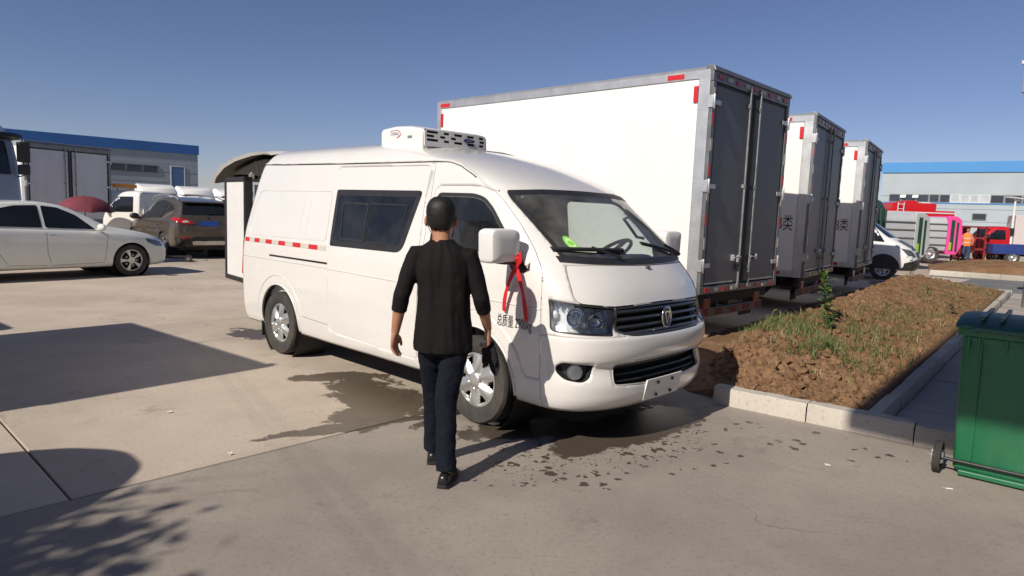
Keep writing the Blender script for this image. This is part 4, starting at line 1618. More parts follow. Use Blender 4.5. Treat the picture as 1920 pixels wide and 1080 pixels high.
# concrete slabs of the yard: a grid turned 47 degrees, joints are real gaps
GE1, GE2 = Vector((.682, .731)), Vector((.731, -.682))
E2L = [-40, -34.5, -29.3, -24.1, -19.1, -14.1, -9.05, -4.01, 1.2, 6.4]
E1L = [-14.0, -9.1, -4.07, .936, 5.95, 10.96, 15.97, 20.98, 25.99, 31.0]
slab_i = 0
for i in range(len(E2L) - 1):
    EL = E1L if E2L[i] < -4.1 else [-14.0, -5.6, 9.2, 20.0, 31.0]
    for j in range(len(EL) - 1):
        g_ = .007
        a0, a1, c0, c1 = EL[j] + g_, EL[j + 1] - g_, E2L[i] + g_, E2L[i + 1] - g_
        cen = GE1 * ((a0 + a1) / 2) + GE2 * ((c0 + c1) / 2)
        if cen.y < -6 or cen.x > 14 or (cen.x > 5 and E2L[i] > -7):
            continue
        b = MB()
        P = [GE1 * u + GE2 * v for u, v in ((a0, c0), (a0, c1), (a1, c1), (a1, c0))]
        dz = random.uniform(-.0015, .0)
        b.add([(p.x, p.y, -.06) for p in P] + [(p.x, p.y, dz) for p in P], [(4, 5, 6, 7), (0, 1, 5, 4), (1, 2, 6, 5), (2, 3, 7, 6), (3, 0, 4, 7)])
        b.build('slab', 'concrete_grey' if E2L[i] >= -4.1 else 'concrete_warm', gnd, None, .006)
        slab_i += 1

# ---- planting bed: kerbs, soil, paving
KA, KD = Vector((1.80, 5.80)), Vector((.79, -.613)).normalized()     # front kerb start and direction
KN = Vector((.613, .79)).normalized()
def kerb_run(name, start, d, lens, width, h, z0=-.02, side=1):
    k = bpy.data.objects.new(name, None)
    link(k)
    k['kind'] = 'structure'
    d = Vector(d).normalized()
    nrm = Vector((-d.y, d.x)) * side
    s_ = 0.0
    for i, L_ in enumerate(lens):
        a = Vector(start) + d * (s_ + .004)
        c = Vector(start) + d * (s_ + L_ - .004)
        jt = random.uniform(-.006, .006)
        dz = random.uniform(-.006, .006)
        b = MB()
        n = 10
        rg = []
        for q in range(n + 1):
            p = a.lerp(c, q / n) + nrm * jt
            w_ = lambda: random.uniform(-.0035, .0035)
            rg.append([(p.x, p.y, z0), (p.x + nrm.x * .008 + w_(), p.y + nrm.y * .008 + w_(), h * .80 + dz), (p.x + nrm.x * .024, p.y + nrm.y * .024, h + dz + w_()),
                       (p.x + nrm.x * (width - .015), p.y + nrm.y * (width - .015), h + dz + w_()), (p.x + nrm.x * width, p.y + nrm.y * width, h * .85 + dz), (p.x + nrm.x * width, p.y + nrm.y * width, z0)])
        b.rings(rg)
        b.build('kerb_stone', 'kerb', k, 35)
        s_ += L_
    return k
kerb_run('kerb', KA, KD, [.78, .76, .80, .78, .80, .80, .80], .16, .15)
K2 = KA + KD * 1.30 + KN * .16
K2D = Vector((.634, .773)).normalized()
kerb_run('bed_kerb', K2, K2D, [.8] * 19, .13, .13, side=1)
kerb_run('bed_end_kerb', K2 + K2D * 15.1, (-.80, .60), [.8] * 4, .13, .13, side=1)
# paving slabs beside the bed
pv = bpy.data.objects.new('footpath', None)
link(pv)
pv['kind'] = 'structure'
PN = Vector((K2D.y, -K2D.x))
for i in range(13):
    for j in range(2):
        a0, a1 = i * 1.2 + .01, (i + 1) * 1.2 - .01
        c0, c1 = .01 + j * 1.15, (j + 1) * 1.15 - .01
        off = .0
        P = [K2 + K2D * (u + off) + PN * v for u, v in ((a0, c0), (a0, c1), (a1, c1), (a1, c0))]
        b = MB()
        dz = random.uniform(-.006, .004)
        b.add([(p.x, p.y, -.05) for p in P] + [(p.x, p.y, .022 + dz) for p in P], [(4, 7, 6, 5), (0, 4, 5, 1), (1, 5, 6, 2), (2, 6, 7, 3), (3, 7, 4, 0)])
        b.build('paving_slab', 'paving', pv, None, .006)

def soil_mat(name, c1, c2, c3):
    m = bpy.data.materials.new(name)
    m.use_nodes = True
    nt = m.node_tree
    b = nt.nodes['Principled BSDF']
    geo = nd(nt, 'ShaderNodeNewGeometry')
    def ns(s, d=7, r=.65):
        n = nd(nt, 'ShaderNodeTexNoise')
        n.inputs['Scale'].default_value = s
        n.inputs['Detail'].default_value = d
        n.inputs['Roughness'].default_value = r
        nt.links.new(geo.outputs['Position'], n.inputs['Vector'])
        return n.outputs[0]
    cr = nd(nt, 'ShaderNodeValToRGB')
    cr.color_ramp.elements[0].position = .28
    cr.color_ramp.elements[0].color = (*c1, 1)
    cr.color_ramp.elements[1].position = .72
    cr.color_ramp.elements[1].color = (*c3, 1)
    e = cr.color_ramp.elements.new(.5)
    e.color = (*c2, 1)
    a = ns(2.2)
    c = ns(26, 6, .7)
    ad = node_math(nt, 'ADD', node_math(nt, 'MULTIPLY', a, .45), node_math(nt, 'MULTIPLY', c, .55))
    nt.links.new(ad, cr.inputs[0])
    nt.links.new(cr.outputs[0], b.inputs['Base Color'])
    b.inputs['Roughness'].default_value = .95
    b.inputs['Specular IOR Level'].default_value = .15
    bp = nd(nt, 'ShaderNodeBump')
    bp.inputs['Strength'].default_value = .8
    bp.inputs['Distance'].default_value = .02
    nt.links.new(ns(60, 5, .7), bp.inputs['Height'])
    nt.links.new(bp.outputs[0], b.inputs['Normal'])
    return m
MT['soil'] = soil_mat('soil', (.105, .057, .030), (.215, .124, .067), (.37, .235, .140))
BEDL = [(.0, 1.20), (.3, 1.42), (.9, 1.72), (2.0, 1.86), (4.0, 1.95), (8.8, 2.12), (12.0, 2.2), (15.1, 2.2)]
def bed_w(t):
    return float(np.interp(t, [p[0] for p in BEDL], [p[1] for p in BEDL]))
K2N = Vector((-K2D.y, K2D.x))
def bed_h(t, v, x, y):
    """t along the bed, v 0 at the right kerb .. 1 at the left edge"""
    w = bed_w(t)
    vc = 1 - .40 / w
    top = float(np.interp(t, [0, .3, .9, 2, 4, 6, 9, 12, 14.6, 15.2], [.16, .28, .41, .42, .36, .40, .42, .46, .34, .14]))
    if v < vc:
        q = v / vc
        prof = .12 + .88 * q ** 1.25
    else:
        prof = .5 + .5 * math.cos(math.pi * min(1, (v - vc) / (1 - vc)))
    h = .11 + (top - .11) * prof
    e = min(1.0, v * w / .22) * min(1.0, max(0.05, (1 - v) * w / .2)) * min(1.0, t / .35 + .25) * min(1, (15.2 - t) / .6)
    h += e * (.07 * math.exp(-((t - 1.5) / .5) ** 2 - ((v - .55) / .2) ** 2) - .07 * math.exp(-((t - 2.7) / .5) ** 2 - ((v - .45) / .2) ** 2) + .06 * math.exp(-((t - 5.5) / .8) ** 2 - ((v - .5) / .25) ** 2))
    n1 = fbm(x, y, 3.1, 4, 2.4)
    n2 = fbm(x, y, 8.7, 4, 9.0)
    n3 = noise.noise((x * 33, y * 33, 1.7))
    n4 = abs(fbm(x, y, 4.4, 3, 5.5))
    n5 = noise.cell((x * 11, y * 11, 2.0)) if False else noise.noise((x * 15, y * 15, 6.0))
    return h + e * (.055 * n1 + .10 * abs(n2) + .11 * n4 + .020 * n3 + .022 * n5 - .035) + .006 * n3
NT_, NV_ = 560, 84
rows_ = []
BED0 = KA + KN * .15 + KD * .02
for i in range(NT_ + 1):
    t = 15.15 * (i / NT_) ** 1.5
    w = bed_w(t)
    base = K2 + K2D * t + K2N * .13
    # front edge follows the kerb line, which is not square to the bed
    row = []
    for j in range(NV_ + 1):
        v = j / NV_
        p = base + K2N * (w * v)
        sh = max(0.0, 1 - t / .9)
        dk = (p - KA).dot(KN)
        if dk < .15:
            p = p + KN * (.15 - dk)
        row.append((p.x, p.y, bed_h(t, v, p.x, p.y)))
    ap = float(np.interp(t, [0, .4, 2.0, 4.0, 15], [.30, .55, .85, .75, .7]))      # loose spill beside the trucks
    e = row[-1]
    for q in range(1, 13):
        px_, py_ = e[0] + K2N.x * ap * q / 12, e[1] + K2N.y * ap * q / 12
        row.append((px_, py_, max(-.012, .10 * (1 - q / 12) ** 1.2 + .05 * abs(fbm(px_, py_, 7.7, 4, 6.0)) - .012)))
    e = row[-1]
    row.append((e[0] + K2N.x * .03, e[1] + K2N.y * .03, -.04))
    row = [(row[0][0] , row[0][1], -.03)] + row
    rows_.append(row)
r0 = [(p[0] , p[1], -.03) for p in rows_[0]]
b = MB()
b.rings([r0] + rows_, cap=False, closed=False)
soil = b.build('soil', 'soil', None, 180, kind='structure')
BEDROWS = rows_
def bed_pt(t, v):
    p = K2 + K2D * t + K2N * (.13 + bed_w(t) * v)
    return Vector((p.x, p.y, bed_h(t, v, p.x, p.y)))
# clods: loose lumps of earth, nobody could count them
rs = random.Random(3)
b = MB()
ico = bmesh.new()
bmesh.ops.create_icosphere(ico, subdivisions=1, radius=1)
iv = [v.co.copy() for v in ico.verts]
iF = [[l.vert.index for l in f.loops] for f in ico.faces]
ico.free()
for k in range(4200):
    t = 15 * rs.random() ** 1.9
    v = rs.uniform(.04, .97)
    p = bed_pt(t, v)
    r_ = rs.choice([.008, .010, .012, .014, .016, .018, .02, .026, .036, .05]) * rs.uniform(.8, 1.25)
    sq = rs.uniform(.55, .9)
    off = rs.uniform(0, 50)
    b.add([p + Vector((q.x, q.y, q.z * sq)) * r_ * (1 + .75 * noise.noise(q * 1.3 + Vector((off, 0, 0)))) for q in iv], iF)
b.build('soil_clods', 'soil', None, None, kind='stuff')

# far road strip, second bed with its kerb, path beyond
road = mesh_obj('access_road', [(11.8, 17.9, -.012), (40, 2, -.012), (44, 9, -.012), (14.6, 23.6, -.012)], [(0, 1, 2, 3)], 'asphalt', kind='structure')
kerb_run('far_kerb', (14.4, 23.3), (.86, -.51), [1.0] * 26, .18, .16)
rows_ = []
for i in range(61):
    row = []
    for j in range(41):
        u, v = i / 60 * 26, j / 40 * 5.0
        p = Vector((14.5, 23.45)) + Vector((.86, -.51)).normalized() * u + Vector((.51, .86)).normalized() * v
        e = min(1, v / .5, (5.0 - v) / .8, max(.05, u / 1.2))
        row.append((p.x, p.y, .10 + e * (.30 + .25 * fbm(p.x, p.y, 2, 4, .7) + .12 * abs(fbm(p.x, p.y, 5, 3, 3.0)))))
    rows_.append(row)
b = MB()
b.rings(rows_, cap=False, closed=False)
b.build('earth_bank', 'soil', None, 180, kind='structure')

# ================================================================== buildings
def sheet_mat(name, col, ribs=2.0, dirt=.25):
    m = mat(name, col, .55, var=.06, vscale=.35, dirt=tuple(c * .6 for c in col), dirt_amt=dirt, dscale=.6)
    return m
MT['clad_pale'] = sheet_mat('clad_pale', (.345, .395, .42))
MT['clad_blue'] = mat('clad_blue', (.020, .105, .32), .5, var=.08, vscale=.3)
MT['clad_blue_bright'] = mat('clad_blue_bright', (.055, .235, .52), .5, var=.05, vscale=.3)
MT['clad_dull'] = sheet_mat('clad_dull', (.20, .21, .22))
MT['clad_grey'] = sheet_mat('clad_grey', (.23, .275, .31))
MT['win_dark'] = mat('win_dark', (.030, .036, .050), .12, spec=.6, var=.4, vscale=.6)
MT['win_pale'] = mat('win_pale', (.42, .46, .48), .2, var=.12, vscale=1)
MT['frame_white'] = mat('frame_white', (.62, .63, .64), .5)
MT['roller'] = mat('roller', (.34, .37, .40), .5, var=.05)

def factory(label, loc, rz, L, Dp, H, band, bandmat, wallmat, wins, extra=None, line=None):
    """facade on local y=0 looking to -y, x along it"""
    f = thing('factory_building', label, 'building', loc, rz)
    b = MB()
    b.box((0, 0, 0), (L, Dp, H - band))
    w = b.build('wall', wallmat, f)
    b = MB()
    b.box((-.12, -.12, H - band), (L + .12, Dp + .12, H))
    b.build('fascia_band', bandmat, f, None, .02)
    b = MB()
    b.prism([(.2, H - .02), (Dp - .2, H - .02), (Dp / 2, H + .35)], 'x', .2, L - .2)
    b.build('roof', 'clad_grey', f)
    # horizontal cladding sheets with real laps
    for k in range(int((H - band) / 1.15)):
        b = MB()
        z0 = k * 1.15 + .02
        b.prism([(-.004, z0), (-.045, z0 + .02), (-.028, z0 + 1.10), (-.004, z0 + 1.12)], 'x', .0, L)
        b.build('cladding_sheet', wallmat, w)
    for (u0, u1, z0, z1, m) in wins:
        b = MB()
        t = .06
        b.box((u0, -.11, z0), (u1, -.03, z0 + t))
        b.box((u0, -.11, z1 - t), (u1, -.03, z1))
        b.box((u0, -.11, z0 + t), (u0 + t, -.03, z1 - t))
        b.box((u1 - t, -.11, z0 + t), (u1, -.03, z1 - t))
        wo = b.build('window', 'frame_white' if m != 'win_dark' else 'steel_dark', f)
        b = MB()
        b.box((u0 + t, -.075, z0 + t), (u1 - t, -.055, z1 - t))
        b.build('pane', m, wo)
    if line:
        b = MB()
        b.box((-.02, -.09, line - .05), (L + .02, -.05, line + .05))
        b.build('trim_line', bandmat, f)
    return f
# right-hand factory: u measured from (37.1, 67)
wr = []
u = -.35
pat = ['win_dark', 'win_dark', 'win_dark', 'win_dark', 'win_dark', 'win_pale', 'win_pale', 'win_pale', 'win_pale', 'win_dark', 'win_dark', 'win_dark', 'win_dark', 'win_dark', 'win_dark', 'win_dark']
rzR = math.atan2(-.64, .77)
i = 0
while u < 40:
    wd = [1.05, 1.3, 1.05, .85, .85, .8, .75, .75, .8][i % 9]
    wr.append((u + 1.1, u + wd + 1.06, 4.06, 4.80, pat[i] if i < len(pat) else 'win_dark'))
    u += wd
    i += 1
wr += [(7.7, 8.8, 2.5, 3.12, 'win_dark'), (13.0, 15.4, .1, 2.6, 'win_dark')]
RB = Vector((37.1, 67)) + Vector((.77, -.64)).normalized() * -1.1
fr = factory('long pale factory with bright blue roof band and a strip of windows', (RB.x, RB.y, -.02), rzR, 70, 30, 7.85, 1.0, 'clad_blue_bright', 'clad_pale', wr, line=4.0)
for u_ in (1.95, 3.0):      # open casements
    b = MB()
    m_ = Matrix.Translation((u_, -.10, 4.74)) @ Matrix.Rotation(R(-32), 4, 'X')
    b.cbox((0, 0, -.17), (.5, .03, .34), mtx=m_)
    b.build('open_casement', 'frame_white', fr)
# left-hand factory: facade from (-49.5,67) to (-36.8,79), in shade
LD = Vector((12.7, 12.0)).normalized()
L0 = Vector((-49.5, 67)) - LD * 40
rzL = math.atan2(LD.y, LD.x)
lw = []
for k in range(28):
    u0 = 40 - 30 + k * 1.6
    if u0 + 1.55 < 40 + 14.4:
        lw.append((u0, u0 + 1.56, 4.42, 5.28, 'win_dark'))
lw += [(54.45, 55.95, .1, 5.35, 'blue_glass')]
MT['blue_glass'] = mat('blue_glass', (.045, .11, .24), .15, spec=.6, var=.2, vscale=.5)
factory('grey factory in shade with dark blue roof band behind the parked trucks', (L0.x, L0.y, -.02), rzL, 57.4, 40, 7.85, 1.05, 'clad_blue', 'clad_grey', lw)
# unseen warehouse added to block sky light from truck doors and van front
factory('tall grey warehouse added out of view at the right to block sky light', (25.0, 8.4, -.02), math.atan2(-.73, -.68), 34, 20, 10.5, 1.0, 'clad_blue', 'clad_dull', [(2 + 4 * k, 4.6 + 4 * k, 4.5, 6.2, 'win_dark') for k in range(8)])
# third pale building glimpsed behind the raised tailgate
factory('pale low building far behind the raised van tailgate', (-32.5, 76, -.02), R(8), 16, 14, 5.2, .35, 'clad_grey', 'clad_pale', [(1 + 2.2 * k, 2.6 + 2.2 * k, 2.2, 3.6, 'win_dark') for k in range(6)])

# ================================================================== box trucks
MT['box_white'] = mat('box_white', (.80, .785, .755), .42, var=.03, vscale=1.2, dirt=(.5, .46, .4), dirt_amt=.10, dscale=1.0)
MT['door_grey'] = mat('door_grey', (.135, .138, .145), .45, metal=.15, var=.10, vscale=3, dirt=(.16, .15, .14), dirt_amt=.5, dscale=1.6)
MT['door_white'] = mat('door_white', (.62, .63, .66), .45, var=.04, vscale=2, dirt=(.35, .34, .33), dirt_amt=.3)
MT['cab_white'] = mat('cab_white', (.76, .76, .75), .3, coat=.4, var=.02)
MT['tape_red_shaded'] = mat('tape_red_shaded', (.20, .035, .022), .6, var=.3, vscale=14, dirt=(.08, .06, .045), dirt_amt=.6, dscale=8)  # bumper tapes: shade under the box put into the colour, plus brown blotches
MT['tape_white_shaded'] = mat('tape_white_shaded', (.22, .17, .12), .6, var=.3, vscale=14, dirt=(.08, .06, .045), dirt_amt=.6, dscale=8)
MT['rod_dull'] = mat('rod_dull', (.30, .30, .30), .45, metal=.5, var=.25, vscale=9)
MT['lamp_rear'] = mat('lamp_rear', (.22, .035, .025), .25, coat=.3, var=.3, vscale=15)

def simple_cab(parent, keys, paint, xoff, side_win, wind, name='cab', zwin=None, res=(24, 20, 5, 8), win_mat='car_glass'):
    sh = Shell([(k[0], k[1], k[2] + xoff, k[3] + xoff, k[4], k[5], k[6]) for k in keys])
    zs_ = list(np.linspace(sh.z0, sh.z1 - .10, 26)) + [sh.z1 - .07, sh.z1 - .045, sh.z1 - .022, sh.z1 - .008, sh.z1]
    V_, F_, n_ = sh.grid(zs_, *res)
    top = tuple(range(len(V_) - n_, len(V_)))
    o = mesh_obj(name, V_.tolist(), F_ + [top[::-1]], paint, parent, 50)
    for sd in (-1, 1):
        for poly in side_win:
            poly = [(u + xoff, v) for u, v in poly]
            ch = sh.schart(sd)
            patch('window', rounded(poly, .04, 4), lambda u, v, d: ch(u, v, d + .006), win_mat, o, .10)
    if wind:
        patch('windscreen', rounded(wind, .05, 4), lambda u, v, d: sh.fchart(u, v, d + .006), win_mat, o, .10)
    return o, sh

CABK = [(.45, .92, .95, -.75, .30, 3.2, .05), (.60, .97, 1.02, -.75, .32, 3.2, .05), (1.0, 1.0, 1.02, -.75, .32, 3.0, .05), (1.35, 1.0, .98, -.75, .34, 2.8, .05),
        (1.55, .99, .90, -.75, .36, 2.8, .05), (2.0, .95, .66, -.75, .36, 2.8, .06), (2.2, .92, .54, -.74, .36, 2.8, .08), (2.30, .86, .40, -.70, .36, 2.6, .10), (2.34, .70, .10, -.55, .3, 2.4, .12)]

def box_truck(label, loc, rz, L=5.17, W=2.5, z0=.66, z1=3.48, doors='door_grey', text=None, group=None, cabh=1.0, tape=True, side_red=True, paint='cab_white'):
    t = thing('box_truck', label, 'truck', loc, rz, group)
    h = W / 2
    b = MB()
    b.box((.05, -h + .02, z0), (L, h - .02, z1 - .03))
    box = b.build('cargo_box', 'box_white', t, None, .015)
    # side skins stand a little proud, framed by aluminium rails
    for sd in (-1, 1):
        b = MB()
        b.box((.16, sd * (h - .02), z0 + .09), (L - .07, sd * (h - .004), z1 - .12))
        b.build('side_panel', 'box_white', box)
        b = MB()
        b.prism([(sd * (h - .02), z1 - .13), (sd * (h + .012), z1 - .13), (sd * (h + .016), z1 - .03), (sd * (h - .03), z1 + .012), (sd * (h - .10), z1 + .012), (sd * (h - .10), z1 - .03)], 'x', .0, L + .01)
        b.build('roof_rail', 'alu', box, 30)
        b = MB()
        b.box((.0, sd * (h - .02), z0 - .02), (L, sd * (h + .010), z0 + .10))
        b.build('bottom_rail', 'alu', box, None, .008)
        b = MB()
        b.box((.0, sd * (h - .03), z0 + .095), (.15, sd * (h + .012), z1 - .125))
        for k in range(9):
            z = z0 + .2 + k * (z1 - z0 - .4) / 8
            b.lathe([(.001, sd * (h + .018)), (.010, sd * (h + .016)), (.012, sd * (h + .010))], 'y', (.115, 0, z), 8)
        b.build('corner_post', 'alu', box, None, .004)
        b = MB()
        b.box((L - .09, sd * (h - .03), z0 + .095), (L + .012, sd * (h + .012), z1 - .125))
        b.build('corner_post', 'alu', box, None, .004)
        if side_red:
            yy = sd * (h + .0135)
            for (x0, x1, za, zb) in ((.36, .60, z1 - .115, z1 - .055), (L - .32, L - .08, z1 - .115, z1 - .055)):
                b = MB()
                b.box((x0, yy, za), (x1, yy + sd * .0045, zb))
                b.build('reflective_tape', 'red_refl', box)
            for (x0, x1, za, zb) in ((.155, .215, z1 - .42, z1 - .22), (.36, .62, z0 + .02, z0 + .08), (L - .14, L - .085, z1 - .44, z1 - .22)):
                b = MB()
                b.box((x0, sd * (h - .003), za), (x1, sd * (h + .0145), zb))
                b.build('reflective_tape', 'red_refl', box)
    # rear frame
    b = MB()
    b.box((-.045, -h - .01, z1 - .17), (.055, h + .01, z1 - .012))
    b.prism([(-.075, z1 - .05), (.06, z1 - .03), (.06, z1 + .035), (-.045, z1 + .015)], 'y', -h - .015, h + .015)
    for sd in (-1, 1):
        b.box((-.045, sd * h + (.0 if sd < 0 else -.085), z0 + .08), (.055, sd * h + (.085 if sd < 0 else 0.0), z1 - .172))
    b.box((-.05, -h - .008, z0 - .02), (.055, h + .008, z0 + .078))
    fr_ = b.build('rear_frame', 'steel_dark', box, None, .006)
    if tape:
        for sd in (-1, 1):
            yy = sd * (h - .035)
            for k in range(8):
                za = z0 + .25 + k * .31
                if za + .16 > z1 - .2:
                    break
                b = MB()
                b.box((-.0505, yy - .024, za), (-.046, yy + .024, za + .15))
                b.build('reflective_tape', 'red_refl' if k % 2 == 0 else 'white_refl', fr_)
        nn = 9
        for k in range(nn):
            y = -h + .12 + k * (W - .36) / (nn - 1)
            for zz in (z0 + .005, z1 - .13):
                b = MB()
                b.box((-.0565, y, zz), (-.0455, y + .13, zz + .05))
                b.build('reflective_tape', 'red_refl' if k % 2 == 0 else 'white_refl', fr_)
    # two door leaves
    for sd in (-1, 1):
        ya, yb = (.012, h - .10) if sd > 0 else (-h + .10, -.012)
        b = MB()
        b.box((-.030, ya, z0 + .09), (.03, yb, z1 - .18))
        d_ = b.build('cargo_door', doors, t, None, .01)
        # rubber edge
        b = MB()
        ge = ya if sd > 0 else yb
        b.box((-.036, min(ge, ge + sd * .055), z0 + .085), (-.026, max(ge, ge + sd * .055), z1 - .175))
        oe = yb if sd > 0 else ya
        b.box((-.034, min(oe, oe - sd * .03), z0 + .085), (-.027, max(oe, oe - sd * .03), z1 - .175))
        b.box((-.034, ya + .002, z1 - .21), (-.0275, yb - .002, z1 - .178))
        b.build('door_seal', 'black_rubber', d_)
        # lock rod with keepers and handle
        for yr in (sd * .16, ):
            b = MB()
            b.tube([(-.062, yr, z0 + .02), (-.062, yr, z1 - .10)], .015, 10)
            for z in (z0 + .05, z0 + .30, (z0 + z1) / 2, z1 - .35, z1 - .12):
                b.cbox((-.050, yr, z), (.04, .065, .05))
            b.build('lock_rod', 'rod_dull', d_, 50)
            b = MB()
            b.cbox((-.055, yr + sd * .02, z0 + .42), (.03, .05, .10))
            b.tube([(-.085, yr, z0 + .45), (-.085, yr + sd * .20, z0 + .44)], .011, 8)
            b.cbox((-.060, yr + sd * .20, z0 + .44), (.05, .04, .08))
            b.build('lock_handle', 'alu', d_, 50, .003)
        b = MB()
        b.box((-.036, ya + (.25 if sd > 0 else .02), z0 + .105), (-.028, yb - (.02 if sd > 0 else .25), z0 + .125))
        b.build('door_edge_strip', 'alu', d_)
        for z in (z0 + .35, (z0 + z1) / 2 - .05, z1 - .42):
            b = MB()
            yo = sd * (h - .02)
            b.tube([(-.058, yo, z - .09), (-.058, yo, z + .09)], .018, 8)
            b.box((-.052, min(yo, yo - sd * .20), z - .03), (-.036, max(yo, yo - sd * .20), z + .03))
            b.box((-.058, min(yo, yo + sd * .035), z - .075), (.03, max(yo, yo + sd * .035), z + .075))
            b.build('hinge', 'alu', d_, 50, .004)
    # chassis, lamps, bumper, wheels
    b = MB()
    b.box((.10, -.46, z0 - .25), (L + 1.2, -.38, z0 - .03))
    b.box((.10, .38, z0 - .25), (L + 1.2, .46, z0 - .03))
    for k in range(6):
        b.box((.3 + k * .9, -h + .12, z0 - .10), (.38 + k * .9, h - .12, z0 - .012))
    b.box((.06, -h + .10, z0 - .17), (.14, h - .10, z0 - .022))
    b.box((L * .40, -h + .12, z0 - .32), (L * .60, -.50, z0 - .05))
    b.box((1.3, -.10, .32), (1.7, .10, .52))
    b.build('chassis', 'chassis', t)
    b = MB()
    b.box((.06, -h + .22, .30), (.13, h - .22, .42))
    b.box((.10, -.42, .36), (.30, -.36, z0 - .20))
    b.box((.10, .36, .36), (.30, .42, z0 - .20))
    bu = b.build('rear_bumper', 'steel_dark', t, None, .006)
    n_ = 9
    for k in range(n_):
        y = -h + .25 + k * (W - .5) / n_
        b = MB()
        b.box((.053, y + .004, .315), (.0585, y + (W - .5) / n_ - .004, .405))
        b.build('reflective_tape', 'tape_red_shaded' if k % 2 == 0 else 'tape_white_shaded', bu)
    for sd in (-1, 1):
        b = MB()
        b.cbox((.09, sd * (h - .42), z0 - .20 + .02), (.07, .20, .15))
        lp = b.build('tail_lamp', 'lamp_rear', t, None, .008)
        b = MB()
        b.box((.20, sd * (h - .45) - .2, .20), (.215, sd * (h - .45) + .2, z0 - .12))
        b.build('mud_flap', 'black_rubber', t)
        for yo in (h - .25, h - .52):
            wheel(t, 1.45, sd * yo, .41, .22, .24, 'steel', 6, sd)
        wheel(t, L + .95, sd * (h - .28), .41, .22, .24, 'steel', 6, sd)
        b = MB()
        b.box((2.2, sd * (h - .10) - .02, .42), (L - .2, sd * (h - .10) + .02, .56))
        b.box((2.2, sd * (h - .10) - .02, .30), (L - .2, sd * (h - .10) + .02, .36))
        b.build('side_guard', 'steel_dark', t)
    simple_cab(t, [(k[0] * cabh, k[1] * W / 2.1, k[2], k[3], k[4], k[5], k[6]) for k in CABK], paint, L + 1.05,
               [[(-.45, 1.35 * cabh), (.50, 1.38 * cabh), (.42, 1.55 * cabh), (.24, 2.02 * cabh), (-.42, 2.05 * cabh)]],
               [(-.86, 1.40 * cabh), (.86, 1.40 * cabh), (.80, 2.08 * cabh), (-.80, 2.08 * cabh)])
    if text:
        text_mesh('class_lettering', text, .30, frame_mtx((.345, h + .0005, z0 + .92), (-1, 0, 0), (0, 0, 1)), 'letter_black', box, .62)
    return t

TTH = 2.3889
RV = Vector((math.sin(TTH), -math.cos(TTH)))
def rear_corner(x, y, W=2.5, th=TTH):
    return (x + math.sin(th) * W / 2, y - math.cos(th) * W / 2, 0)
box_truck('largest white box truck with grey doors directly behind the van', rear_corner(2.36, 8.59, W=2.40), TTH, W=2.40, group='white box trucks parked in a row')
box_truck('middle white box truck of the row, dark lettering low on its side', rear_corner(5.07, 11.84, th=2.517), 2.517, text='B类', group='white box trucks parked in a row')
box_truck('farthest white box truck of the row beside the small white van', rear_corner(7.72, 15.25, th=2.536), 2.536, text='B类', group='white box trucks parked in a row')

# left rear-view truck with pale doors
box_truck('box truck with pale double rear doors parked before the shaded factory', (-14.25, 21.75, 0), math.atan2(.41, -.92), L=6.0, W=2.72, z0=.75, z1=3.18, doors='door_white', tape=False, side_red=False)
# delivery truck standing outside the picture on the left: its shadow lies across the yard
box_truck('small white box truck parked outside the left edge of the yard view', (-5.52, 2.80, 0), math.atan2(.62, -.78), L=3.2, W=1.9, z0=.70, z1=3.0, cabh=.98)

# ================================================================== cars (lofted along their length)
MT['car_white'] = mat('car_white', (.74, .76, .72), .25, coat=.6, var=.015, dirt=(.5, .47, .42), dirt_amt=.10)
MT['car_taupe'] = mat('car_taupe', (.115, .092, .070), .30, metal=.45, coat=.7, var=.05, vscale=3)
MT['car_silver'] = mat('car_silver', (.42, .43, .44), .3, metal=.5, coat=.6)
MT['plate_blue'] = mat('plate_blue', (.02, .07, .32), .4)

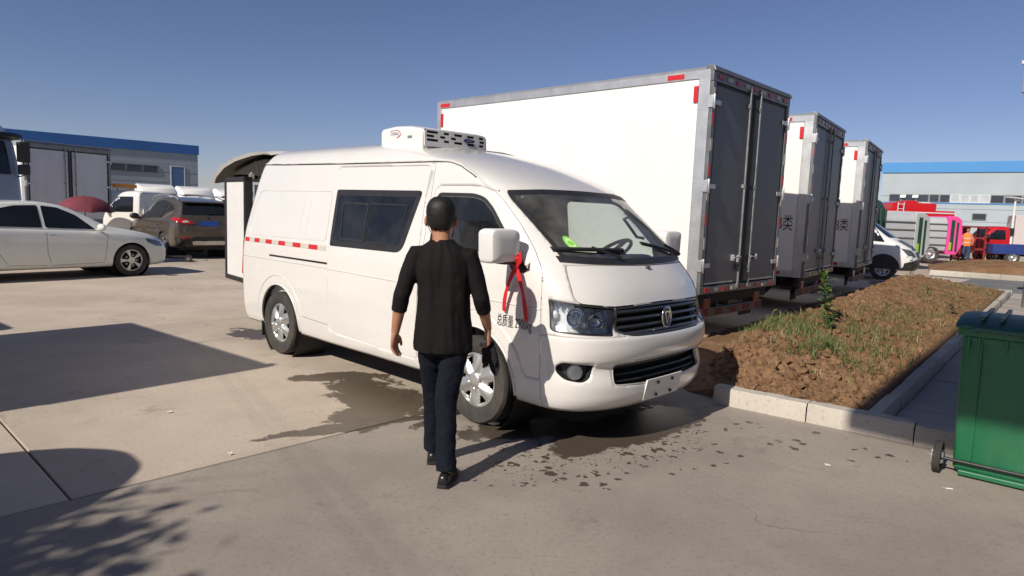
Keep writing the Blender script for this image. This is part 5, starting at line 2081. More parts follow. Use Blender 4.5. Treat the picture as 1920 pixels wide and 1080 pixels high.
class Car:
    def __init__(s, T, B, W, Zb, tum=.42):
        s.T, s.B, s.W, s.Zb = [pchip([p[0] for p in q], [p[1] for p in q]) for q in (T, B, W, Zb)]
        s.x0, s.x1 = T[0][0], T[-1][0]
        s.tum = tum
    def section(s, x):
        T, B, W, Z = float(s.T(x)), float(s.B(x)), float(s.W(x)), float(s.Zb(x))
        B = min(B, T - .015)
        g = T - B
        Wt = max(.10, .93 * W - s.tum * g)
        de = .02 + .06 * min(1, g / .35)
        q = [(0, Z), (.55 * W, Z), (.86 * W, Z + .005), (.945 * W, Z + .04), (.972 * W, Z + .12), (.992 * W, Z + .40 * (B - Z)), (W, Z + .66 * (B - Z)), (.992 * W, Z + .80 * (B - Z)), (.975 * W, B - .05), (.955 * W, B - .012), (.930 * W, B + min(.015, g * .3))]
        e = q[-1]
        for k in (.2, .45, .7, .9):
            q.append((e[0] + (Wt - e[0]) * k, e[1] + (T - de - e[1]) * k))
        q += [(Wt * .985, T - de), (Wt * .95, T - de * .52), (Wt * .86, T - de * .26), (Wt * .65, T - de * .10), (Wt * .33, T - de * .02), (0, T)]
        # subdivide smoothly
        return q
    def build(s, name, paint, parent, nx=130, arches=(), arch_r=.36):
        xs = np.concatenate([np.linspace(s.x0, s.x0 + .25, 14)[:-1], np.linspace(s.x0 + .25, s.x1 - .25, nx), np.linspace(s.x1 - .25, s.x1, 14)[1:]])
        rows = []
        for x in xs:
            q = s.section(x)
            q2 = []
            for i in range(len(q) - 1):
                for k in range(2):
                    q2.append((q[i][0] + (q[i + 1][0] - q[i][0]) * k / 2, q[i][1] + (q[i + 1][1] - q[i][1]) * k / 2))
            q2.append(q[-1])
            rows.append([(x, y, z) for y, z in q2] + [(x, -y, z) for y, z in q2[-2:0:-1]])
        n = len(rows[0])
        V = np.array([p for r in rows for p in r])
        F = []
        for i in range(len(rows) - 1):
            for k in range(n):
                k2 = (k + 1) % n
                F.append((i * n + k, i * n + k2, (i + 1) * n + k2, (i + 1) * n + k))
        F.append(tuple(range(n))[::-1])
        F.append(tuple(range(len(V) - n, len(V))))
        # smooth sections a little across
        s.bvh = BVHTree.FromPolygons([tuple(v) for v in V], F)
        keep = []
        bad = set()
        for f in F:
            c = V[list(f)].mean(0)
            hit = False
            for ax in arches:
                if len(f) == 4 and (c[0] - ax) ** 2 + (c[2] - .325) ** 2 < arch_r ** 2 and abs(c[1]) > .45:
                    hit = True
            if hit:
                bad.update(f)
            else:
                keep.append(f)
        kv = set(i for f in keep for i in f)
        for i in bad & kv:
            p = V[i]
            for ax in arches:
                d = math.hypot(p[0] - ax, p[2] - .325)
                if abs(d - arch_r) < .12 and abs(p[1]) > .5:
                    V[i] = (ax + (p[0] - ax) * arch_r / d, p[1], .325 + (p[2] - .325) * arch_r / d)
        o = mesh_obj(name, V.tolist(), keep, paint, parent, 50)
        for ax in arches:
            for sd in (-1, 1):
                b = MB()
                w = float(s.W(ax))
                b.lathe([(.02, sd * .42), (arch_r + .01, sd * .42), (arch_r + .01, sd * (w - .03))], 'y', (ax, 0, .325), 28)
                b.build('wheel_well', 'dark_void', parent, 60)
        return o
    def ray(s, axis, sgn):
        def f(u, v, d):
            if axis == 'y':
                o, dr = Vector((u, sgn * 3, v)), Vector((0, -sgn, 0))
            else:
                o, dr = Vector((sgn * 9, u, v)), Vector((-sgn, 0, 0))
            h = s.bvh.ray_cast(o, dr)
            if h[0] is None:
                q = s.bvh.find_nearest(Vector((u, sgn * .6, v)) if axis == 'y' else Vector((sgn * 3, u, v)))
                return tuple(q[0] + q[1] * d)
            n = h[1] if h[1].dot(dr) < 0 else -h[1]
            return tuple(h[0] + n * d)
        return f
    def patch(s, name, poly, axis, sgn, m, parent, off=.006, step=.09, r=.03):
        f = s.ray(axis, sgn)
        return patch(name, rounded(poly, r, 3) if r else poly, lambda u, v, d: f(u, v, d + off), m, parent, step, .004)

def car_line(car, pts, axis, sgn, r, m, name, parent):
    f = car.ray(axis, sgn)
    b = MB()
    pp = resample(pts, .08, False) + [pts[-1]]
    b.tube([f(u, v, .0) for u, v in pp], r, 5)
    return b.build(name, m, parent, 60)

# ---- white saloon at the left
def saloon(label, loc, rz, paint='car_white'):
    t = thing('sedan_car', label, 'car', loc, rz)
    c = Car([(-3.72, .90), (-3.66, 1.02), (-3.3, 1.075), (-3.0, 1.13), (-2.55, 1.36), (-2.1, 1.455), (-1.6, 1.475), (-1.2, 1.43), (-.85, 1.29), (-.36, 1.03), (-.05, .965), (.3, .90), (.58, .815), (.75, .72), (.86, .60), (.90, .50)],
            [(-3.72, .80), (-3.6, .96), (-3.0, .985), (-2, .955), (-1, .925), (-.36, .895), (.3, .80), (.6, .72), (.8, .60), (.90, .45)],
            [(-3.72, .62), (-3.66, .72), (-3.5, .83), (-3.0, .885), (-1.5, .90), (0, .895), (.4, .86), (.65, .79), (.80, .68), (.87, .57), (.90, .48)],
            [(-3.72, .42), (-3.6, .30), (-3.3, .22), (.4, .20), (.75, .22), (.85, .28), (.90, .36)])
    body = c.build('body', paint, t, arches=(0.0, -2.66), arch_r=.365)
    for sd in (-1, 1):
        c.patch('window', [(-.66, .955), (-1.52, .985), (-1.52, 1.39), (-1.25, 1.36), (-.95, 1.22)], 'y', sd, 'car_glass', t)
        c.patch('window', [(-1.58, .987), (-2.42, 1.01), (-2.55, 1.06), (-2.30, 1.30), (-1.95, 1.38), (-1.58, 1.395)], 'y', sd, 'car_glass', t)
        c.patch('quarter_light', [(-2.60, 1.065), (-2.82, 1.06), (-2.45, 1.24)], 'y', sd, 'car_glass', t)
        car_line(c, [(-.62, .93), (-1.55, .965), (-2.5, .99), (-2.85, 1.03)], 'y', sd, .008, 'chrome', 'window_trim', t)
        car_line(c, [(-.45, .86), (-.50, .50), (-.52, .30), (-1.45, .28), (-1.52, .50), (-1.53, .96)], 'y', sd, .0035, 'black_rubber', 'door_seam', t)
        car_line(c, [(-1.53, .28), (-2.15, .30), (-2.30, .55), (-2.50, .75), (-2.52, 1.0)], 'y', sd, .0035, 'black_rubber', 'door_seam', t)
        for x in (-1.38, -2.30):
            b = MB()
            f = c.ray('y', sd)
            b.tube([f(x + .10, .835, .004), f(x + .08, .835, .026), f(x - .08, .84, .026), f(x - .10, .84, .004)], .012, 8)
            b.build('door_handle', 'chrome', t, 60)
        b = MB()
        b.ellipsoid((-.62, sd * 1.0, 1.0), (.07, .12, .075), 14, 10)
        b.tube([(-.62, sd * .84, .95), (-.62, sd * .95, .97)], .025, 8)
        b.build('door_mirror', paint, t, 60)
        c.patch('headlamp', [(.30, .78), (.62, .70), (.70, .60), (.52, .60), (.32, .70)], 'y', sd, 'lens_dark', t, step=.05)
        for ax in (0.0, -2.66):
            wheel(t, ax, sd * .79, .325, .21, .225, 'alloy', 5, sd)
    b = MB()
    fr_ = c.ray('x', 1)
    c.patch('grille', [(-.45, .40), (.45, .40), (.38, .56), (-.38, .56)], 'x', 1, 'black_plastic', t)
    c.patch('windscreen', [(-.62, 1.02), (.62, 1.02), (.50, 1.40), (-.50, 1.40)], 'x', 1, 'car_glass', t, step=.1)
    c.patch('rear_window', [(-.58, 1.12), (.58, 1.12), (.46, 1.40), (-.46, 1.40)], 'x', -1, 'car_glass', t, step=.1)
    for sd in (-1, 1):
        c.patch('tail_lamp', [(sd * .42, .80), (sd * .74, .78), (sd * .72, .92), (sd * .42, .92)], 'x', -1, 'red_lens', t, step=.06)
    b = MB()
    b.box((-3.3, -.7, .20), (.5, .7, .26))
    b.build('underbody', 'chassis', t)
    return t, c
MT['lens_dark'] = mat('lens_dark', (.16, .17, .18), .1, coat=.8, metal=.5)
ha = R(55.5)
lf = Vector((-math.sin(ha), math.cos(ha)))
pc = Vector((-7.90, 13.86)) + lf * .79
saloon('white sedan parked side on at the left, cut by the picture edge', (pc.x, pc.y, 0), ha)

# ---- taupe SUV, rear three-quarter view
def suv(label, loc, rz, paint='car_taupe', full=True):
    t = thing('suv_car', label, 'car', loc, rz)
    c = Car([(-3.58, .80), (-3.56, .98), (-3.50, 1.10), (-3.36, 1.32), (-3.20, 1.52), (-3.05, 1.585), (-2.6, 1.64), (-2.0, 1.68), (-1.45, 1.665), (-1.1, 1.58), (-.75, 1.40), (-.30, 1.14), (0, 1.08), (.4, 1.00), (.65, .90), (.80, .74), (.86, .60)],
            [(-3.58, .72), (-3.5, 1.04), (-3.2, 1.06), (-2.5, 1.03), (-1, .99), (-.3, .96), (.4, .88), (.7, .74), (.86, .52)],
            [(-3.58, .70), (-3.54, .80), (-3.42, .865), (-3.1, .905), (-1.5, .915), (0, .905), (.4, .87), (.65, .80), (.80, .68), (.86, .55)],
            [(-3.58, .50), (-3.5, .38), (-3.3, .29), (-2.9, .26), (.4, .25), (.75, .28), (.86, .40)], tum=.46)
    body = c.build('body', paint, t, arches=(0.0, -2.64), arch_r=.395)
    for sd in (-1, 1):
        c.patch('window', [(-.62, 1.02), (-1.45, 1.055), (-1.45, 1.55), (-1.25, 1.53), (-.95, 1.34)], 'y', sd, 'car_glass', t)
        c.patch('window', [(-1.51, 1.058), (-2.30, 1.09), (-2.40, 1.18), (-2.38, 1.50), (-1.9, 1.565), (-1.51, 1.558)], 'y', sd, 'car_glass', t)
        c.patch('quarter_light', [(-2.47, 1.21), (-2.95, 1.33), (-2.80, 1.42), (-2.46, 1.49)], 'y', sd, 'car_glass', t)
        car_line(c, [(-.62, .99), (-1.5, 1.025), (-2.4, 1.06), (-3.0, 1.27)], 'y', sd, .008, 'chrome', 'window_trim', t)
        car_line(c, [(-.42, .92), (-.48, .45), (-1.42, .45), (-1.48, 1.03)], 'y', sd, .004, 'black_rubber', 'door_seam', t)
        car_line(c, [(-1.48, .45), (-2.1, .45), (-2.26, .72), (-2.45, .90), (-2.42, 1.08)], 'y', sd, .004, 'black_rubber', 'door_seam', t)
        for x in (-1.32, -2.22):
            b = MB()
            f = c.ray('y', sd)
            b.tube([f(x + .10, .90, .004), f(x + .08, .90, .028), f(x - .08, .905, .028), f(x - .10, .905, .004)], .013, 8)
            b.build('door_handle', paint, t, 60)
        b = MB()
        b.ellipsoid((-.62, sd * 1.03, 1.08), (.08, .13, .09), 14, 10)
        b.tube([(-.62, sd * .86, 1.02), (-.62, sd * .97, 1.04)], .03, 8)
        b.build('door_mirror', 'black_plastic', t, 60)
        b = MB()
        rp = [(-.95, 1.56), (-1.05, 1.655), (-1.4, 1.71), (-2.0, 1.735), (-2.6, 1.70), (-2.95, 1.63), (-3.0, 1.59)]
        b.tube([(x, sd * .60, z) for x, z in rp], .020, 8)
        b.build('roof_rail', 'silver', t, 60)
        c.patch('tail_lamp', [(sd * .36, .98), (sd * .60, .94), (sd * .83, 1.00), (sd * .83, 1.10), (sd * .62, 1.10)], 'x', -1, 'red_lens', t, step=.05, off=.012)
        c.patch('tail_lamp', [(-3.50, 1.00), (-3.22, 1.06), (-3.12, 1.10), (-3.30, 1.12), (-3.50, 1.10)], 'y', sd, 'red_lens', t, step=.05, off=.010)
        c.patch('tail_lamp_core', [(sd * .50, 1.00), (sd * .68, .985), (sd * .70, 1.03), (sd * .58, 1.05)], 'x', -1, 'white_refl', t, step=.05, off=.018)
        c.patch('rear_reflector', [(sd * .52, .56), (sd * .74, .57), (sd * .74, .615), (sd * .52, .605)], 'x', -1, 'red_lens', t, step=.06, off=.012, r=.01)
        c.patch('sill_cladding', [(-.42, .29), (-2.20, .29), (-2.20, .42), (-.42, .42)], 'y', sd, 'black_plastic', t, off=.012, r=.02)
        for ax in (0.0, -2.64):
            wheel(t, ax, sd * .80, .345, .225, .235, 'alloy', 5, sd)
            b = MB()
            f = c.ray('y', sd)
            b.tube([f(u, max(v, .30), .004) for u, v in circ(ax, .325, .405, -4, 184, 30)], .018, 6)
            b.build('arch_cladding', 'black_plastic', t, 60)
    c.patch('rear_window', [(-.66, 1.20), (.66, 1.20), (.56, 1.50), (-.56, 1.50)], 'x', -1, 'car_glass', t, step=.1, off=.008)
    sp = MB()
    rows_ = []
    for y in np.linspace(-.58, .58, 13):
        rows_.append([(-2.98, y, 1.60), (-3.28, y, 1.555 + .01 * math.cos(y)), (-3.30, y, 1.53), (-3.05, y, 1.535)])
    sp.rings(rows_)
    sp.build('roof_spoiler', paint, t, 40)
    c.patch('plate', [(-.24, .90), (.24, .90), (.24, 1.03), (-.24, 1.03)], 'x', -1, 'plate_blue', t, off=.016, r=.01)
    c.patch('plate_recess', [(-.34, .87), (.34, .87), (.30, 1.07), (-.30, 1.07)], 'x', -1, paint, t, off=.006)
    c.patch('lower_bumper', [(-.80, .38), (.80, .38), (.86, .60), (.50, .56), (.40, .62), (-.40, .62), (-.50, .56), (-.86, .60)], 'x', -1, 'black_plastic', t, off=.010, r=.02)
    c.patch('skid_plate', [(-.42, .40), (.42, .40), (.46, .50), (-.46, .50)], 'x', -1, 'silver', t, off=.022, r=.02)
    c.patch('windscreen', [(-.64, 1.14), (.64, 1.14), (.54, 1.52), (-.54, 1.52)], 'x', 1, 'car_glass', t, step=.1)
    c.patch('grille', [(-.45, .58), (.45, .58), (.52, .80), (-.52, .80)], 'x', 1, 'black_plastic', t)
    b = MB()
    f = c.ray('x', -1)
    b.tube([f(.0, 1.215, .02), f(-.30, 1.245, .02)], .010, 6)
    b.ellipsoid(f(0, 1.115, .012), (.012, .045, .024), 12, 8)
    b.build('rear_wiper', 'black_plastic', t, 60)
    b = MB()
    b.box((-3.3, -.7, .24), (.5, .7, .32))
    b.build('underbody', 'chassis', t)
    return t
hs = R(90 + 45)
fwd = Vector((math.cos(hs), math.sin(hs)))
rc = Vector((-9.02, 19.2))             # middle of the rear axle
suv('taupe brown SUV seen from behind beside the white sedan', (rc.x + fwd.x * 2.64, rc.y + fwd.y * 2.64, 0), hs)
# ---- folded kick scooter by the SUV wheel
sc = thing('kick_scooter', 'small black folding trolley standing behind the taupe SUV', 'trolley', (-8.72, 17.35, 0), R(20))
b = MB()
b.box((-.30, -.10, .12), (.30, .10, .16))
b.build('deck', 'black_plastic', sc, None, .01)
b = MB()
b.tube([(-.28, 0, .14), (-.36, 0, .62), (-.40, 0, .95)], .016, 8)
b.tube([(-.40, -.18, .95), (-.40, .18, .95)], .014, 8)
b.build('handlebar', 'steel_dark', sc, 60)
for x in (-.32, .32):
    for y in (-.09, .09):
        wheel(sc, x, y, .085, .04, .05, 'steel', 4, 1 if y > 0 else -1)

# ================================================================== light trucks in the background (left)
MT['cab_cream'] = mat('cab_cream', (.72, .71, .66), .3, coat=.4, var=.02)
MT['beacon'] = mat('beacon', (.80, .28, .02), .4, var=.2)
LTK = [(.40, .74, .72, -.62, .26, 3.2, .05), (.55, .78, .80, -.62, .28, 3.2, .05), (.85, .80, .80, -.62, .28, 3.0, .05), (1.10, .80, .74, -.62, .30, 2.8, .05),
       (1.22, .79, .66, -.62, .32, 2.8, .05), (1.55, .75, .40, -.61, .32, 2.8, .06), (1.72, .72, .24, -.60, .32, 2.8, .08), (1.79, .66, .10, -.57, .32, 2.6, .10), (1.82, .52, -.10, -.45, .2, 2.4, .10)]
def light_truck(label, loc, rz, paint='cab_cream', deflector=False, body=None, scale=1.0, group=None, beacon=False, bodymat='box_white'):
    t = thing('light_truck', label, 'truck', loc, rz, group)
    cab, sh = simple_cab(t, LTK, paint, 0.0, [[(-.40, 1.16), (.40, 1.14), (.44, 1.22), (.18, 1.62), (-.38, 1.64)]], [(-.68, 1.16), (.68, 1.16), (.60, 1.66), (-.60, 1.66)])
    for sd in (-1, 1):
        ch = sh.schart(sd)
        patch('headlamp', rounded([(.46, .70), (.62, .70), (.62, .86), (.46, .86)], .03), lambda u, v, d: sh.fchart(u * (1 if sd > 0 else -1), v, d + .008), 'lens_dark', cab, .06)
        b = MB()
        b.tube([ch(u, v, .001) for u, v in ((-.44, 1.68), (-.46, .60), (-.20, .52), (.30, .52), (.52, .70), (.54, 1.10))], .004, 5)
        b.build('door_seam', 'black_rubber', cab, 60)
        b = MB()
        b.cbox((.52, sd * .98, 1.30), (.07, .14, .22))
        b.tube([(.45, sd * .78, 1.15), (.52, sd * .95, 1.22)], .014, 6)
        b.build('door_mirror', 'black_plastic', cab, 50, .02)
        wheel(t, .02, sd * .66, .30, .17, .19, 'steel', 6, sd)
        wheel(t, -2.5, sd * .66, .30, .19, .19, 'steel', 6, sd)
    b = MB()
    b.box((-3.4, -.40, .38), (-.3, -.32, .52))
    b.box((-3.4, .32, .38), (-.3, .40, .52))
    b.build('chassis', 'chassis', t)
    if body == 'box':
        b = MB()
        b.box((-3.6, -.85, .60), (-.72, .85, 2.25))
        b.build('cargo_box', bodymat, t, None, .03)
    elif body == 'bed':
        b = MB()
        b.box((-3.4, -.80, .56), (-.70, .80, .62))
        b.box((-3.4, -.80, .62), (-.70, -.76, .95))
        b.box((-3.4, .76, .62), (-.70, .80, .95))
        b.box((-3.4, -.758, .62), (-3.36, .758, .95))
        b.box((-.74, -.758, .62), (-.70, .758, 1.25))
        b.build('cargo_bed', bodymat, t, None, .008)
    if deflector:
        b = MB()
        rg = []
        for x, z, w_ in ((.18, 1.84, .62), (.05, 1.96, .66), (-.25, 2.10, .68), (-.62, 2.16, .68)):
            rg.append([(x, -w_, 1.80), (x, -w_ * .98, z - .06), (x, -w_ * .90, z), (x, w_ * .90, z), (x, w_ * .98, z - .06), (x, w_, 1.80)])
        b.rings(rg)
        b.build('roof_deflector', 'white_gloss', t, 40)
    if beacon:
        b = MB()
        b.tube([(-.2, -.3, 1.78), (-.2, -.3, 1.98)], .02, 6)
        b.tube([(-.2, .3, 1.78), (-.2, .3, 1.98)], .02, 6)
        b.cbox((-.2, 0, 2.02), (.22, .95, .13))
        b.build('light_bar', 'beacon', t, None, .02)
    return t
G = 'light trucks parked in a row'
light_truck('small cream truck cab in front of the box truck with pale doors', (-12.15, 21.9, 0), R(172), 'cab_cream', False, 'bed', group=G)
light_truck('small white truck with an orange light bar over its cab', (-14.55, 25.0, 0), R(165), 'cab_white', False, 'bed', beacon=True, group=G)
light_truck('small white truck with roof deflector just left of the taupe SUV roof', (-13.8, 26.3, 0), R(-45), 'cab_white', True, 'bed', group=G)
light_truck('small white truck with roof deflector right above the taupe SUV roof', (-13.3, 28.4, 0), R(-45), 'cab_white', True, 'bed', group=G)
light_truck('small white truck with roof deflector nearest the raised van tailgate', (-12.7, 30.6, 0), R(-45), 'cab_white', True, 'bed', group=G)
MT['cab_red'] = mat('cab_red', (.52, .012, .018), .35, coat=.4, var=.06)
MT['bed_blue'] = mat('bed_blue', (.020, .045, .20), .5, var=.15)
MT['dark_red'] = mat('dark_red', (.22, .022, .020), .6, var=.2)
light_truck('red truck cab glimpsed between the white roof deflectors', (-15.6, 31.5, 0), R(-45), 'cab_red', False, 'bed', group=G, bodymat='cab_red')

# ---- heavy tractor cab cut by the left picture edge
MT['cab_bluegrey'] = mat('cab_bluegrey', (.26, .31, .39), .3, coat=.4, var=.04, dirt=(.3, .3, .3), dirt_amt=.2)
st = thing('tractor_truck', 'tall blue grey tractor cab with black mirrors at the left picture edge', 'truck', (-12.0, 14.3, 0), R(-34))
HK = [(.45, 1.10, .60, -1.3, .30, 3.4, .06), (.60, 1.18, .72, -1.3, .32, 3.4, .06), (1.3, 1.20, .74, -1.3, .32, 3.2, .06), (1.75, 1.20, .70, -1.3, .32, 3.0, .06), (1.95, 1.20, .66, -1.3, .32, 3.0, .06),
      (2.7, 1.15, .52, -1.3, .34, 3.0, .08), (2.9, 1.12, .42, -1.3, .34, 3.0, .08), (3.05, 1.08, .22, -1.28, .36, 2.8, .10), (3.3, .96, -.10, -1.26, .4, 2.6, .12), (3.45, .85, -.40, -1.2, .4, 2.4, .15), (3.5, .6, -.65, -1.0, .25, 2.4, .15)]
cab_, shh = simple_cab(st, HK, 'cab_bluegrey', 0, [[(-.35, 1.95), (.42, 1.95), (.36, 2.70), (-.32, 2.72)]], [(-1.0, 2.0), (1.0, 2.0), (.94, 2.72), (-.94, 2.72)])
for sd in (-1, 1):
    b = MB()
    b.tube([(.40, sd * 1.08, 2.85), (.62, sd * 1.20, 2.78), (.62, sd * 1.22, 2.0), (.48, sd * 1.12, 1.95)], .018, 8)
    b.build('mirror_arm', 'black_plastic', st, 60)
    b = MB()
    b.cbox((.62, sd * 1.22, 2.50), (.12, .24, .44))
    b.cbox((.62, sd * 1.22, 2.12), (.12, .22, .22))
    b.build('door_mirror', 'black_plastic', st, 50, .03)
    ch = shh.schart(sd)
    b = MB()
    b.tube([ch(u, v, .001) for u, v in ((-.48, 2.8), (-.50, 1.0), (.45, 1.0), (.48, 1.9))], .006, 5)
    b.build('door_seam', 'black_rubber', st, 60)
    wheel(st, -.05, sd * 1.0, .50, .28, .30, 'steel', 8, sd)
    wheel(st, -3.2, sd * .95, .50, .30, .30, 'steel', 8, sd)
b = MB()
rg = [[SHP for SHP in (shh.fchart(u, 2.74, .01), shh.fchart(u, 2.74, .22), shh.fchart(u, 2.80, .22), shh.fchart(u, 2.86, .01))] for u in np.linspace(-1.15, 1.15, 20)]
b.rings(rg)
b.build('sun_visor', 'black_plastic', st, 40)
b = MB()
b.box((-4.2, -.45, .60), (-.9, -.35, .85))
b.box((-4.2, .35, .60), (-.9, .45, .85))
b.build('chassis', 'chassis', st)
# ---- maroon parasol standing behind the sedan
MT['maroon'] = mat('maroon', (.17, .030, .042), .8, var=.15)
pa = thing('parasol', 'maroon parasol standing behind the white sedan', 'parasol', (-12.75, 20.1, 0), 0)
nseg = 8
b = MB()
for k in range(nseg):
    a0, a1 = 2 * math.pi * k / nseg, 2 * math.pi * (k + 1) / nseg
    rg = []
    for q in np.linspace(0, 1, 9):
        rr_ = .78 * math.sin(q * 1.35) / math.sin(1.35)
        z = 1.60 - .48 * (1 - math.cos(q * 1.35)) / (1 - math.cos(1.35))
        row = []
        for t_ in np.linspace(0, 1, 7):
            a = a0 + (a1 - a0) * t_
            sg_ = 1 - .06 * math.sin(math.pi * t_) * q
            row.append((rr_ * sg_ * math.cos(a), rr_ * sg_ * math.sin(a), z + .03 * math.sin(math.pi * t_) * q))
        rg.append(row)
    b.rings(rg, cap=False, closed=False)
b.build('canopy', 'maroon', pa, 40)
b = MB()
b.tube([(0, 0, 0.0), (0, 0, 1.64)], .018, 8)
b.build('pole', 'steel_dark', pa, 60)
b = MB()
b.lathe([(.001, .09), (.05, .09), (.06, .05), (.24, .04), (.25, .0)], 'z', n=24)
b.build('base', 'black_plastic', pa, 60)
pa2 = copy_tree(pa)
pa2['label'] = 'large maroon parasol outside the left edge of the yard view'
pa2.location = (-4.22, 1.78, 0)
pa2.scale = (.95, .95, 1.28)

# ================================================================== background vehicles (right)
MT['grey_steel'] = mat('grey_steel', (.46, .475, .49), .5, metal=.1, var=.05, vscale=1)
MT['teal'] = mat('teal', (.05, .42, .30), .5)
MT['dark_green'] = mat('dark_green', (.012, .060, .032), .5, var=.3, vscale=2)
MT['pink'] = mat('pink', (.80, .075, .33), .4, coat=.2)
MT['lime'] = mat('lime', (.28, .50, .04), .5)
gdir = R(-44)
def garbage_truck(label, loc, rz, tail, roof, group):
    t = thing('garbage_truck', label, 'truck', loc, rz, group)
    b = MB()
    b.prism(rounded([(-.95, .55), (.95, .55), (1.0, 1.2), (.98, 1.9), (.80, 2.12), (-.80, 2.12), (-.98, 1.9), (-1.0, 1.2)], .10, 4), 'x', -3.2, 0)
    bo = b.build('hopper_body', 'grey_steel', t, 30)
    for z in (.85, 1.18, 1.50, 1.80):
        for sd in (-1, 1):
            b = MB()
            b.box((-3.2, sd * .985, z - .025), (0, sd * 1.02, z + .025))
            b.build('side_rib', 'steel_dark', bo)
    b = MB()
    b.prism([(-.7, 2.118), (.7, 2.118), (.3, 2.34), (-.3, 2.34)], 'x', -3.1, -1.2)
    b.build('roof_hatch', roof, t, None, .03)
    b = MB()
    b.prism(rounded([(.02, .42), (.50, .42), (.72, .9), (.62, 2.0), (.40, 2.18), (.02, 2.18)], .08, 4), 'y', -1.0, 1.0)
    tg_ = b.build('tailgate', tail, t, 30, .02)
    for sd in (-1, 1):
        b = MB()
        b.box((.16, sd * 1.005, .60), (.30, sd * 1.03, 2.0))
        b.box((.40, sd * 1.005, .55), (.48, sd * 1.03, 1.9))
        b.build('lift_arm', 'dark_green', tg_)
        b = MB()
        b.box((.12, sd * 1.032, .62), (.22, sd * 1.045, .98))
        b.build('reflective_panel', 'lime', tg_)
        for x in (-.6, -3.9):
            wheel(t, x, sd * .85, .40, .24, .24, 'steel', 6, sd)
        b = MB()
        b.cbox((.2, sd * .8, .50), (.08, .22, .10))
        b.build('tail_lamp', 'orange_lens', t)
    b = MB()
    b.box((-4.6, -.42, .45), (.2, .42, .56))
    b.build('chassis', 'chassis', t)
    simple_cab(t, [(k[0] * .9, k[1] * .98, k[2], k[3], k[4], k[5], k[6]) for k in CABK], 'cab_white', 0, [[(-.45, 1.25), (.50, 1.28), (.30, 1.85), (-.42, 1.88)]], None)[0].parent = t
    for ch in t.children:
        if ch.name.startswith('cab'):
            ch.location = (-4.4, 0, 0)
            ch.rotation_euler = (0, 0, math.pi)
    return t
GT = 'grey ribbed garbage trucks behind the soil bed'
garbage_truck('grey ribbed garbage truck body with teal hatch beyond the small white van', (15.55, 27.6, 0), R(8), 'grey_steel', 'teal', GT)
garbage_truck('garbage truck with bright pink tail beyond the grey ribbed one', (20.0, 32.2, 0), R(-6), 'pink', 'grey_steel', GT)

# small white van with black bumper
CVK = [(.32, .80, .90, -3.9, .40, 2.8, .08), (.45, .86, 1.0, -3.95, .42, 2.8, .08), (.70, .90, .99, -3.95, .44, 2.6, .08), (.95, .90, .86, -3.95, .46, 2.5, .08), (1.12, .89, .62, -3.95, .48, 2.5, .08), (1.25, .88, .38, -3.94, .48, 2.5, .08),
       (1.75, .80, -.32, -3.92, .42, 2.5, .10), (1.95, .74, -.65, -3.90, .40, 2.5, .12), (2.06, .64, -1.0, -3.85, .4, 2.4, .15), (2.10, .4, -1.5, -3.6, .3, 2.3, .2)]
cv = thing('panel_van', 'small white panel van with black bumper nosing out behind the last box truck', 'van', (11.32, 20.75, 0), R(-32))
cab_, shv = simple_cab(cv, CVK, 'cab_white', 0.0, [[(-.55, 1.18), (.10, 1.14), (-.30, 1.68), (-.55, 1.70)]], [(-.78, 1.27), (.78, 1.27), (.66, 1.74), (-.66, 1.74)], name='body', res=(30, 40, 5, 8))
patch('front_bumper', rounded([(-1.05, .34), (1.05, .34), (1.05, .56), (.60, .66), (-.60, .66), (-1.05, .56)], .04), lambda u, v, d: shv.fchart(u, v, d + .012), 'black_plastic', cv, .08)
patch('grille', rounded([(-.50, .70), (.50, .70), (.55, .86), (-.55, .86)], .03), lambda u, v, d: shv.fchart(u, v, d + .010), 'black_plastic', cv, .08)
patch('bonnet', rounded([(-.62, .92), (.62, .92), (.66, 1.20), (-.66, 1.20)], .05), lambda u, v, d: shv.fchart(u, v, d + .004), 'steel_dark', cv, .08)
for sd in (-1, 1):
    patch('headlamp', rounded([(sd * .62, .74), (sd * .95, .78), (sd * 1.0, .98), (sd * .72, .92)], .03), lambda u, v, d: shv.fchart(u, v, d + .010), 'lens_dark', cv, .08)
    for x in (.10, -2.9):
        wheel(cv, x, sd * .79, .34, .21, .21, 'steel', 6, sd)
        ch = shv.schart(sd)
        b = MB()
        b.lathe([(.01, sd * .915), (.40, sd * .915)], 'y', (x, 0, .36), 30, a0=0, a1=math.pi)
        b.lathe([(.40, sd * .80), (.40, sd * .93), (.43, sd * .93), (.44, sd * .86)], 'y', (x, 0, .36), 30, a0=0, a1=math.pi)
        b.build('wheel_arch', 'black_plastic', cv, 60)
# tall dark green bin body behind the last box truck
gb_ = thing('waste_compactor', 'tall dark green waste compactor standing behind the last box truck', 'compactor', (12.1, 23.7, 0), R(-43))
b = MB()
b.prism(rounded([(-.45, .55), (.45, .55), (.50, 2.2), (.30, 2.52), (-.30, 2.52), (-.50, 2.2)], .10, 4), 'y', -.9, .9)
g1 = b.build('body', 'dark_green', gb_, 30, .02)
for y in (-.9, -.3, .3, .9):
    b = MB()
    b.box((.47, y - .04, .60), (.54, y + .04, 2.2))
    b.build('rib', 'dark_green', g1)
b = MB()
b.box((-.45, -.85, .0), (.45, .85, .55))
b.build('base', 'chassis', gb_)

